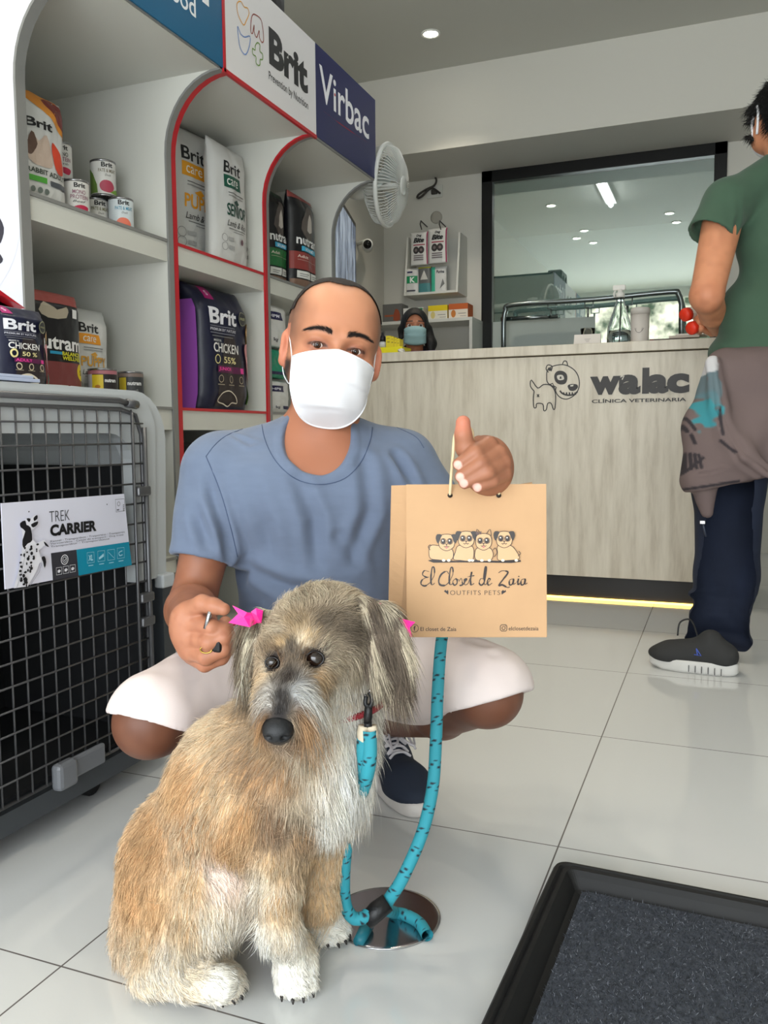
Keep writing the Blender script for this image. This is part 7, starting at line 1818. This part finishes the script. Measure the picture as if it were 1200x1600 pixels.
# ================================================================== STANDING PERSON AT THE COUNTER
DS = 2.68
sm2 = thing('person', 'person seen from behind in green t-shirt and jeans, grey jacket tied at waist', 'person', tuple(on(2, 0, 1195, 1050)))
S3 = lambda u, v, d=DS: A3(u, v, d)
MS = frame(CRn, CFn, np.array([0, 0, 1.]))
SK2 = (206, 140, 104)
g = Grid(*bounds([S3(1060, 100), S3(1290, 560), S3(1100, 540, 3.0), S3(1200, 120, 2.9), S3(1100, 400, 2.55)], .12), .005)
HC = S3(1226, 178, DS + .02)
g.ell(HC, (.074, .092, .100), MS, .02); g.ell(HC + CFn * .05 - CRn * .03 - CUn * .05, (.055, .055, .06), MS, .03)
g.cap(HC - CUn * .05, S3(1232, 262), .058, .066, .03)
g.ell(HC - CRn * .078 - CUn * .018 + CFn * .012, (.010, .020, .033), MS, .006)
SHs = S3(1136, 312, DS - .02); ELs = S3(1104, 462, DS - .05); WRs = S3(1122, 512, DS + .17)
g.chain([SHs, ELs], [.064, .050], .02); g.chain([ELs, ELs * .45 + WRs * .55, WRs], [.049, .042, .030], .015)
SHf = S3(1330, 300, DS + .05); ELf = S3(1370, 450, DS + .08); WRf = S3(1300, 500, DS + .28)
g.chain([SHf, ELf], [.06, .048], .02); g.chain([ELf, WRf], [.046, .03], .015)
v, f = g.mesh(); v = relax(v, f, 2); c = skincol(v, SK2)
el = np.linalg.norm(v - ELs, axis=1); c = mixc(c, (176, 106, 80), sstep(.07, .03, el) * .6)
P1 = (v, f, c)
# hand holding the toys
HCn = S3(1108, 508, DS + .20)
g = Grid(*bounds([HCn], .11), .0028)
g.chain([WRs, HCn], [.030, .032], .01)
for k, (a, b) in enumerate(((1096, 486), (1092, 495), (1091, 504), (1094, 513))):
    g.chain([S3(1112, 494 + k * 9, DS + .19), S3(a + 2, b, DS + .15), S3(a - 4, b + 4, DS + .17), S3(a, b + 6, DS + .20)], [.012, .0105, .0095, .008], .004)
g.chain([S3(1112, 492, DS + .22), S3(1100, 482, DS + .22), S3(1088, 482, DS + .20)], [.013, .011, .009], .004)
v, f = g.mesh(); P2_ = (v, f, skincol(v, SK2))
g = Grid(*bounds([WRf + [0, 0, -.03]], .11), .003); WF_ = WRf + CFn * .05 - CUn * .02
g.chain([WRf, WF_], [.03, .032], .01)
for k in range(4): g.chain([WF_ - CUn * (.024 - .016 * k), WF_ + CFn * .03 - CUn * (.026 - .016 * k) - CRn * .02, WF_ + CFn * .03 - CUn * (.03 - .016 * k) - CRn * .045], [.012, .010, .008], .004)
g.chain([WF_ + CUn * .02, WF_ + CUn * .03 - CRn * .03 + CFn * .02], [.012, .009], .004)
v, f = g.mesh(); P3_ = (v, f, skincol(v, SK2))
V, F, Cc = join_pieces([P1, P2_, P3_]); np_obj('body', V, F, skin_m, sm2, Cc, sm2)
# hair
g = Grid(*bounds([HC], .16), .004)
g.ell(HC + CUn * .016 - CFn * .006, (.088, .102, .104), MS, .02); g.ell(HC - CUn * .05 - CFn * .05, (.066, .05, .06), MS, .03)
for k in range(12):
    a = HC - CRn * (.074 + .004 * (k % 3)) + CUn * (.05 - .010 * k) + CFn * (.05 - .008 * (k % 5)); g.cap(a, a - CRn * .026 - CUn * (.02 - .002 * k), .010, .003, .01)
g.ell(HC - CRn * .09 - CUn * .035 + CFn * .012, (.030, .034, .042), MS, .01, 's'); g.ell(HC - CUn * .06 + CFn * .11, (.09, .06, .08), MS, .01, 's')
v, f = g.mesh(); v = relax(v, f, 1)
hr = np_obj('hair', v, f, mat('black_hair', (14, 12, 12), .5, bump=.6, bscale=300, dist=.004), sm2, None, sm2)
P, N_ = scatter(v, f, 9000); dd = N_ * .45 - CUn * .75 + RNG.normal(0, .3, P.shape) - CRn * .25
strands('hair_strands', P, dd, RNG.uniform(.012, .030, len(P)), .0006, mat('black_hair', (14, 12, 12), .5), hr, sm2)
# mask with loops
mk = MB(); e0 = HC - CRn * .080 + CUn * .02 + CFn * .012
mk.tube(smoothpts([e0 + CFn * .016, e0 - CUn * .03 + CFn * .03 - CRn * .006, e0 - CUn * .075 + CFn * .032 - CRn * .002], 5), .0042, None, 8)
mk.tube(smoothpts([e0 + CFn * .016, e0 + CUn * .004 - CFn * .014 - CRn * .008, e0 - CUn * .03 - CFn * .024 - CRn * .010, e0 - CUn * .08 - CFn * .002 - CRn * .004], 5), .0042, None, 8)
world_child(mk.build('mask_loops', cloth_w, sm2), sm2)
g = Grid(*bounds([HC + CFn * .08 - CUn * .05 - CRn * .04], .10), .004); g.ell(HC + CFn * .066 - CRn * .016 - CUn * .060, (.058, .055, .052), MS, .01); g.plane(HC + CFn * .03 - CUn * .05, -CFn)
v, f = g.mesh(); fm2 = np_obj('face_mask', v, f, cloth_w, sm2, None, sm2)
# shirt
green = mat('green_cotton', (62, 88, 70), .85, bump=.25, bscale=500, dist=.0008, sheen=.1)
TC = S3(1248, 400, DS + .04)
g = Grid(*bounds([S3(1070, 250), S3(1380, 580), S3(1200, 400, 3.0)], .10), .0055)
g.ell(TC + [0, 0, .06], (.205, .125, .20), MS, .05); g.ell(S3(1236, 490, DS + .05), (.225, .135, .16), MS, .06); g.ell(S3(1218, 552, DS + .05), (.222, .140, .10), MS, .05)
SHc = SHs - np.array([0, 0, .005]); g.cap(S3(1232, 265, DS + .02), SHc, .070, .062, .05); g.cap(S3(1232, 265, DS + .02), SHf, .07, .062, .05)
cuff = S3(1109, 372, DS - .035); g.chain([SHc, cuff], [.074, .076], .03); g.chain([SHf, S3(1360, 380, DS + .06)], [.07, .072], .03)
dcf = (cuff - SHc) / np.linalg.norm(cuff - SHc)
sl, P = g._sub(cuff - .14, cuff + .14); q = (P - (cuff - dcf * .012)) @ dcf; e = np.linalg.norm((P - cuff) - ((P - cuff) @ dcf)[..., None] * dcf, axis=-1)
g._mix(sl, np.maximum(-q, e - .088), .003, 's'); g._mix(sl, np.maximum(-(q + .03), e - .064), .003, 's')
g.ell(S3(1234, 238, DS + .01), (.080, .09, .05), MS, .004, 's')
g.plane(S3(1180, 553), np.array([0, 0, -1.]) + CRn * .08)
v, f = g.mesh(); v = relax(v, f, 1)
FLg = [([S3(1120, 540, 2.5), S3(1160, 520, 2.5), S3(1215, 505, 2.5)], .010, .014), ([S3(1128, 505, 2.5), S3(1170, 500, 2.5), S3(1215, 480, 2.5)], .010, .010), ([S3(1148, 470, 2.5), S3(1180, 430, 2.5), S3(1210, 390, 2.5)], .014, .010), ([S3(1148, 420, 2.55), S3(1165, 425, 2.52), S3(1185, 420, 2.5)], .008, .008), ([S3(1150, 300, 2.6), S3(1148, 340, 2.6), S3(1152, 380, 2.58)], .010, .007)]
v = folds(v, f, FLg); v = v + vnormals(v, f) * ((vnoise(v * 9) * .006 + vnoise(v * 22) * .002)[:, None])
np_obj('t_shirt', v, f, green, sm2, None, sm2)
# jeans
denim = mat('dark_denim', (26, 34, 54), .85, bump=.35, bscale=700, dist=.0008, var=.22, vscale=9, stretch=(1, 1, .5))
ft = np.array(on(2, 0, 1150, 1056)); AN1 = S3(1126, 1012, DS + .0); AN1[2] = .10
g = Grid(*bounds([S3(1080, 560), S3(1340, 1050), S3(1200, 700, 2.95)], .08), .0055)
g.chain([S3(1170, 620, DS + .02), S3(1139, 760, DS), S3(1136, 900, DS - .01), S3(1122, 985, DS - .01), np.array([*AN1[:2], .075])], [.118, .103, .092, .080, .082], .03)
for z_, o_ in ((1000, .012), (960, -.008), (930, .006)): g.ell(S3(1122, z_, DS - .01), (.084 + o_, .08 + o_, .012), MS, .02)
FT2 = np.array(on(2, 0, 1390, 1085)); g.chain([S3(1265, 620, DS + .04), S3(1320, 800, DS + .04), np.array([FT2[0], FT2[1], .10])], [.115, .095, .078], .03)
g.ell(S3(1208, 592, DS + .04), (.185, .13, .12), MS, .05); g.plane(S3(1200, 548), (0, 0, 1)); g.plane((0, 0, .045), (0, 0, -1))
v, f = g.mesh(); v = relax(v, f, 2); v = v + vnormals(v, f) * ((vnoise(v * [10, 10, 7]) * .006 + vnoise(v * [25, 25, 40]) * .003 * sstep(.35, .1, v[:, 2]))[:, None])
np_obj('jeans', v, f, denim, sm2, None, sm2)
# running shoes
def runner(toe, heel, lab):
    fw = toe - heel; Ln = np.linalg.norm(fw); fw /= Ln; up = np.array([0, 0, 1.]); rt = np.cross(fw, up); S_ = lambda a, b, c: heel + fw * (a * Ln) + rt * b + up * c; Mx = frame(rt, fw, up)
    g = Grid(*bounds([S_(-.08, -.06, 0), S_(1.06, .06, 0), S_(-.08, .06, 0), S_(1.06, -.06, 0), S_(0, 0, .16)], .02), .0035)
    g.ell(S_(.82, 0, .044), (.045, .055, .026), Mx, .01); g.cap(S_(.12, 0, .055), S_(.75, 0, .046), .036, .040, .03); g.cap(S_(.18, 0, .06), S_(.30, 0, .095), .037, .036, .02); g.cap(S_(.42, 0, .07), S_(.62, 0, .055), .034, .034, .02); g.plane(S_(0, 0, .026), -up)
    v, f = g.mesh(); v = relax(v, f, 1); s = np_obj('shoe', v, f, mat('charcoal_mesh', (46, 46, 46), .8, bump=.6, bscale=900, dist=.0006), sm2, None, sm2); s['label'] = lab
    prof = []
    for k in range(48):
        a = 2 * math.pi * k / 48; yy = .5 + .53 * math.cos(a); prof.append((yy, (.048 if yy > .55 else .041) * abs(math.sin(a)) ** .7 * (1 if math.sin(a) > 0 else -1)))
    so_ = MB(); vs = []; hs = ((.001, .93), (.010, 1.0), (.020, .985), (.034, 1.0), (.038, .96), (.038, .7))
    for (h, sc) in hs:
        for (yy, ww) in prof: vs.append(S_(.5 + (yy - .5) * sc, ww * sc, h + (.006 if yy > .9 and h < .02 else 0)))
    n_ = 48; fs = [(i * n_ + k, i * n_ + (k + 1) % n_, i * n_ + n_ + (k + 1) % n_, i * n_ + n_ + k) for i in range(len(hs) - 1) for k in range(n_)] + [tuple(range(n_))[::-1], tuple(range((len(hs) - 1) * n_, len(hs) * n_))]
    so_.add(vs, fs, None, True); o = world_child(so_.build('midsole', mat('white_foam', (206, 204, 200), .6), s), sm2)
    gv = MB()
    for k in range(7): 
        for sd in (-1, 1): gv.box(S_(.14 + .075 * k, sd * .0405, .006), S_(.147 + .075 * k, sd * .0445, .026))
    world_child(gv.build('sole_grooves', ink((60, 60, 60)), o), sm2)
    lg = MB(); sd = -1 if (rt @ CFn) > 0 else 1
    hb = BVHTree.FromPolygons([Vector(p) for p in v], [tuple(q) for q in f])
    def sp(a, z): 
        h_ = hb.ray_cast(Vector(S_(a, sd * .15, z)), Vector(-rt * sd)); return (h_[0] + Vector(rt * sd) * .001) if h_[0] else Vector(S_(a, sd * .05, z))
    lg.tube([sp(.44, .078), sp(.38, .058), sp(.46, .060)], .0016, None, 6); lg.tube([sp(.44, .078), sp(.42, .058)], .0016, None, 6)
    world_child(lg.build('side_emblem', ink((70, 96, 190)), s), sm2)
    lc = MB()
    for k in range(4):
        a = .42 + .07 * k; lc.tube(smoothpts([S_(a, -.024, .098 - .007 * k), S_(a, 0, .108 - .008 * k), S_(a, .024, .098 - .007 * k)], 4), .0028, None, 6)
    lc.tube(smoothpts([S_(.45, 0, .105), S_(.55, .02, .15), S_(.68, .02, .14), S_(.70, .01, .10)], 6), .0028, None, 6)
    world_child(lc.build('laces', ink((24, 24, 26)), s), sm2)
t1 = np.array(on(2, 0, 1040, 1042)); h1_ = np.array(on(2, 0, 1150, 1056)); fw = (t1 - h1_); fw /= np.linalg.norm(fw)
runner(h1_ + fw * .245, h1_, 'charcoal running shoe with white sole'); runner(FT2 + fw * .22, FT2 - fw * .045, 'charcoal running shoe outside the frame edge')
# jacket tied round the waist
jk = np.array([0, 0, 0])
g = Grid(*bounds([S3(1055, 545), S3(1340, 840), S3(1200, 700, 3.0), S3(1200, 700, 2.4)], .05), .005)
g.ell(S3(1206, 618, DS + .04), (.205, .150, .070), MS, .04)
g.chain([S3(1112, 568, DS - .09), S3(1126, 640, DS - .12), S3(1160, 715, DS - .14), S3(1225, 765, DS - .15)], [.022, .026, .028, .028], .012)
g.chain([S3(1128, 575, DS - .02), S3(1108, 670, DS - .03), S3(1098, 750, DS - .03)], [.055, .068, .068], .05)
g.chain([S3(1170, 590, DS - .03), S3(1155, 680, DS - .05), S3(1140, 735, DS - .05)], [.09, .085, .075], .05)
g.chain([S3(1215, 610, DS + .0), S3(1215, 700, DS - .0)], [.15, .14], .05)
pn = A3(1062, 772, DS) ; pm = A3(1205, 742, DS); ln = (pm - pn) / np.linalg.norm(pm - pn); nn_ = -CUn - ln * ((-CUn) @ ln); g.plane(pn, nn_, .008)
g.chain([S3(1100, 755, DS - .04), S3(1105, 800, DS - .04)], [.046, .020], .01)
g.ell(S3(1175, 640, DS - .19), (.05, .05, .09), MS, .05, 's')
v, f = g.mesh(); v = relax(v, f, 1)
v = folds(v, f, [([S3(1120, 570, 2.55), S3(1122, 640, 2.52), S3(1160, 715, 2.5), S3(1215, 755, 2.5)], .012, -.016), ([S3(1140, 590, 2.5), S3(1170, 598, 2.5), S3(1215, 600, 2.5)], .008, .007), ([S3(1165, 640, 2.5), S3(1180, 700, 2.5), S3(1215, 735, 2.5)], .012, .009), ([S3(1064, 745, 2.6), S3(1110, 738, 2.58), S3(1150, 728, 2.55)], .004, .004)])
v = v + vnormals(v, f) * ((vnoise(v * 12) * .006 + vnoise(v * 30) * .002)[:, None])
c = np.tile(L3((112, 96, 94)), (len(v), 1)); c = mixc(c, (96, 82, 82), vnoise(v * 8) * .5)
def blot(c, u, v_, r, col, w_=1, ang=None):
    # printed motif on the left flap, placed on the cloth
    d = v - S3(u, v_, DS - .1); a = d @ CRn; b = d @ CUn; nn_ = vnoise(np.stack([a * 60, b * 60, a * 0 + u], 1)); return mixc(c, col, w_ * sstep(1.15, .8, np.sqrt((a / r[0]) ** 2 + (b / r[1]) ** 2) + nn_ * .5) * ((v @ CFn) < (S3(1100, 700, DS) @ CFn)))
c = blot(c, 1103, 640, (.030, .050), (60, 140, 150)); c = blot(c, 1112, 600, (.02, .05), (96, 120, 128), .8); c = blot(c, 1106, 562, (.024, .034), (200, 198, 200), .9)
def scrib(c, segs, wd, col):
    for (a, b) in segs:
        A_, B_ = S3(*a, DS - .1), S3(*b, DS - .1); Q = v - ((v - A_) @ CFn)[:, None] * CFn; d, _ = segdist(Q, A_, B_ - CFn * ((B_ - A_) @ CFn)); c = mixc(c, col, sstep(wd, wd * .4, d) * ((v @ CFn) < (S3(1100, 700, DS) @ CFn)))
    return c
sg_ = [((1070 + 5 * k, 705 + k), (1068 + 6 * k, 735 - k)) for k in range(6)] + [((1076, 740), (1100, 715)), ((1080, 648), (1090, 670)), ((1072, 650), (1082, 672)), ((1086, 678), (1090, 692)), ((1120, 690), (1138, 708)), ((1116, 640), (1122, 680)), ((1095, 560), (1100, 590)), ((1074, 765), (1150, 752))]
c = scrib(c, sg_, .006, (52, 46, 50))
np_obj('tied_jacket', v, f, mat('grey_brown_fleece', (112, 96, 94), .9, attr='Col', bump=.3, bscale=400, dist=.001), sm2, c, sm2)['label'] = 'grey-brown jacket tied around the waist'
zp = MB(); a = S3(1098, 816, DS - .05); zp.box(a - CRn * .010 - CUn * .006, a + CRn * .010 + CUn * .006 + CFn * .004, None, .002); world_child(zp.build('drawcord_tip', mat('steel', (190, 190, 195), .2, metal=1), sm2), sm2)
zp = MB(); zp.tube([a, a - CUn * .02 + CRn * .004, a - CUn * .045 + CRn * .01], .0035, None, 6); world_child(zp.build('drawcord', ink((50, 56, 72)), sm2), sm2)
# toys in the hand
for k, (u, v_, col, lab) in enumerate(((1082, 489, (196, 190, 180), 'pale bottle with red cap held by the standing person, upper one'), (1092, 510, (72, 120, 60), 'green bottle with red cap held by the standing person, lower one'))):
    c0 = S3(u - 12, v_ + 3, DS + .16); c1 = S3(u + 30, v_ - 8, DS + .22); ax_ = (c1 - c0) / np.linalg.norm(c1 - c0)
    t = thing('small_bottle', lab, 'bottle', tuple(c0))
    world_child(MB().tube([c0 + ax_ * .016, c0 + ax_ * .022, c0 + ax_ * .085, c0 + ax_ * .10], [.018, .021, .021, .014], None, 20).build('bottle', ink(col), t), t)
    world_child(MB().tube([c0 - ax_ * .006, c0, c0 + ax_ * .016], [.019, .0225, .0225], None, 20).build('cap', ink((220, 50, 24)), t), t)
# ================================================================== WOMAN BEHIND THE COUNTER
w0 = on(1, 4.42, 648, 520); DW = (w0 - CC).dot(CF)
wm = thing('person', 'dark-haired person in black top and light blue mask sitting behind the counter', 'person', (w0.x, w0.y, .0))
S3w = lambda u, v, d=0: A3(u, v, DW + d)
Hw = S3w(648, 514)
FW_ = -CFn; g = Grid(*bounds([Hw, Hw - CUn * .45, Hw - CUn * .4 + CRn * .2, Hw - CUn * .4 - CRn * .2], .12), .0042)
g.ell(Hw + CFn * .01 + CUn * .015, (.068, .085, .092), MS, .02); g.ell(Hw - CFn * .025 - CUn * .03, (.052, .05, .070), MS, .03)
g.cap(Hw - CFn * .078, Hw - CFn * .094 - CUn * .035, .007, .011, .012)
for s_ in (-1, 1): g.ell(Hw - CFn * .088 + CRn * .030 * s_ + CUn * .002, (.015, .012, .009), MS, .01, 's'); g.cap(Hw - CFn * .078 + CRn * .014 * s_ + CUn * .018, Hw - CFn * .068 + CRn * .046 * s_ + CUn * .018, .006, .005, .012)
g.cap(Hw - CUn * .05, Hw - CUn * .16 + CFn * .02, .045, .05, .03)
v, f = g.mesh(); v = relax(v, f, 1); c = skincol(v, (170, 112, 84)); q = v - Hw; a_, b_ = q @ CRn, q @ CUn; fr = (q @ CFn) < -.03
br2 = np.exp(-((b_ - .026 + 4 * np.maximum(0, np.abs(a_) - .03) ** 2) / .005) ** 4) * (np.abs(np.abs(a_) - .032) < .019) * fr; c = mixc(c, (40, 26, 22), br2)
hands = []
for s_ in (-1, 1):
    el = Hw + CRn * .19 * s_ - CUn * .36 - CFn * .02; wr = Hw + CRn * .08 * s_ - CUn * .42 - CFn * .20; wr[2] = .80; el[2] = .84
    g = Grid(*bounds([el, wr, wr - CFn * .1], .05), .004); g.chain([el, wr], [.04, .026], .01); pc = wr - CFn * .04; g.ell(pc, (.036, .045, .014), MS, .01)
    for k in range(4): g.chain([pc - CFn * .03 + CRn * (.018 * (k - 1.5)), pc - CFn * .062 + CRn * (.018 * (k - 1.5)) + [0, 0, .004], pc - CFn * .086 + CRn * (.018 * (k - 1.5)) - [0, 0, .008]], [.010, .009, .007], .004)
    g.chain([pc - CRn * s_ * .025, pc - CRn * s_ * .05 - CFn * .025], [.011, .008], .004); vv, ff = g.mesh(); hands.append((vv, ff, skincol(vv, (170, 112, 84))))
V, F, Cc = join_pieces([(v, f, c)] + hands); np_obj('body', V, F, skin_m, wm, Cc, wm)
for s_ in (-1, 1):
    c = Vector(Hw - CFn * .0715 + CRn * .030 * s_ + CUn * .001); m_ = MB(); m_.sphere(c + Vector(CFn) * .004, .0125, eye_w, 16); m_.lathe([(.001, .0128), (.0072, .0108), (.0072, .0100), (.001, .0108)], iris, 16, Matrix.Translation(c) @ Vector(-CFn).to_track_quat('Z', 'Y').to_matrix().to_4x4()); world_child(m_.build('eye', None, wm), wm)
g = Grid(*bounds([Hw, Hw - CUn * .22 + CRn * .1, Hw - CUn * .2 - CRn * .1], .12), .0045)
g.ell(Hw + CFn * .012 + CUn * .024, (.078, .096, .095), MS, .02); g.chain([Hw + CRn * .072 + CFn * .01, Hw + CRn * .088 - CUn * .08, Hw + CRn * .085 - CUn * .15 - CFn * .02], [.026, .030, .018], .02); g.cap(Hw - CRn * .074 + CFn * .02, Hw - CRn * .076 - CUn * .05, .020, .012, .02)
g.ell(Hw - CFn * .085 - CUn * .010, (.058, .066, .080), MS, .006, 's'); g.ell(Hw - CFn * .03 - CUn * .075, (.054, .085, .06), MS, .01, 's')
v, f = g.mesh(); v = relax(v, f, 1); np_obj('hair', v, f, mat('black_hair', (14, 12, 12), .5), wm, None, wm)
mk = MB(); vs = []
for j in range(15):
    for i in range(21):
        a = -1 + i / 10; b = j / 14; z = -.105 + .100 * b - (.010 * abs(a) ** 1.5 if b > .5 else -.018 * abs(a) ** 2); y = .112 * math.exp(-((z + .04) / .11) ** 2); x = .060 * math.sin(a * 1.3) / math.sin(1.3)
        yy = .035 + (y - .035) * math.cos(abs(a) * 1.45) ** .6 + .0022 * math.sin(b * 18); vs.append(Hw + CRn * x - CFn * yy + CUn * z)
mk.add(vs, [(j * 21 + i, j * 21 + i + 1, j * 21 + 22 + i, j * 21 + 21 + i) for j in range(14) for i in range(20)], None, True)
fm3 = mk.build('face_mask', mat('surgical_mask', (150, 184, 188), .8), wm); md_ = fm3.modifiers.new('thick', 'SOLIDIFY'); md_.thickness = .001; world_child(fm3, wm); fm3['label'] = 'light blue surgical mask'
g = Grid(*bounds([Hw - CUn * .12, Hw - CUn * .55 + CRn * .2, Hw - CUn * .55 - CRn * .2], .12), .006)
g.ell(Hw - CUn * .34 + CFn * .05, (.17, .11, .20), MS, .05); g.ell(Hw - CUn * .50 + CFn * .05, (.16, .13, .12), MS, .05)
for s_ in (-1, 1):
    sh_ = Hw + CRn * .165 * s_ - CUn * .20 + CFn * .03; el = Hw + CRn * .19 * s_ - CUn * .36 - CFn * .02; el[2] = .84; wr = Hw + CRn * .08 * s_ - CUn * .42 - CFn * .20; wr[2] = .80; g.cap(Hw - CUn * .13 + CFn * .03, sh_, .055, .055, .04); g.cap(sh_, el, .055, .048, .03); g.cap(el, el * .4 + wr * .6, .047, .038, .02)
g.ell(Hw - CUn * .125 - CFn * .03, (.055, .06, .045), MS, .004, 's')
v, f = g.mesh(); v = relax(v, f, 1); np_obj('black_top', v, f, mat('black_jersey', (16, 16, 20), .85), wm, None, wm)
g = Grid((w0.x - .25, w0.y - .42, 0), (w0.x + .25, w0.y + .25, .62), .007)
for s_ in (-1, 1):
    hx = w0.x + .09 * s_; g.chain([(hx, w0.y + .08, .50), (hx, w0.y - .16, .52), (hx, w0.y - .16, .10), (hx, w0.y - .24, .045)], [.085, .065, .045, .04], .03)
g.ell((w0.x, w0.y + .08, .52), (.16, .13, .10), None, .04); g.plane((0, 0, .002), (0, 0, -1)); v, f = g.mesh(); np_obj('trousers', v, f, mat('black_jersey', (16, 16, 20), .85), wm, None, wm)
st = thing('office_stool', 'round office stool under the dark-haired person, hidden behind the counter', 'stool', (w0.x, w0.y + .1, 0))
MB().lathe([(.001, .34), (.17, .34), (.18, .36), (.17, .385), (.001, .388)], None, 28).build('seat', blk, st); MB().tube([(0, 0, .06), (0, 0, .34)], .025, None, 12).build('post', chrome, st)
MB().lathe([(.001, 0), (.20, 0), (.20, .02), (.03, .06), (.001, .06)], None, 28).build('base', chrome, st)
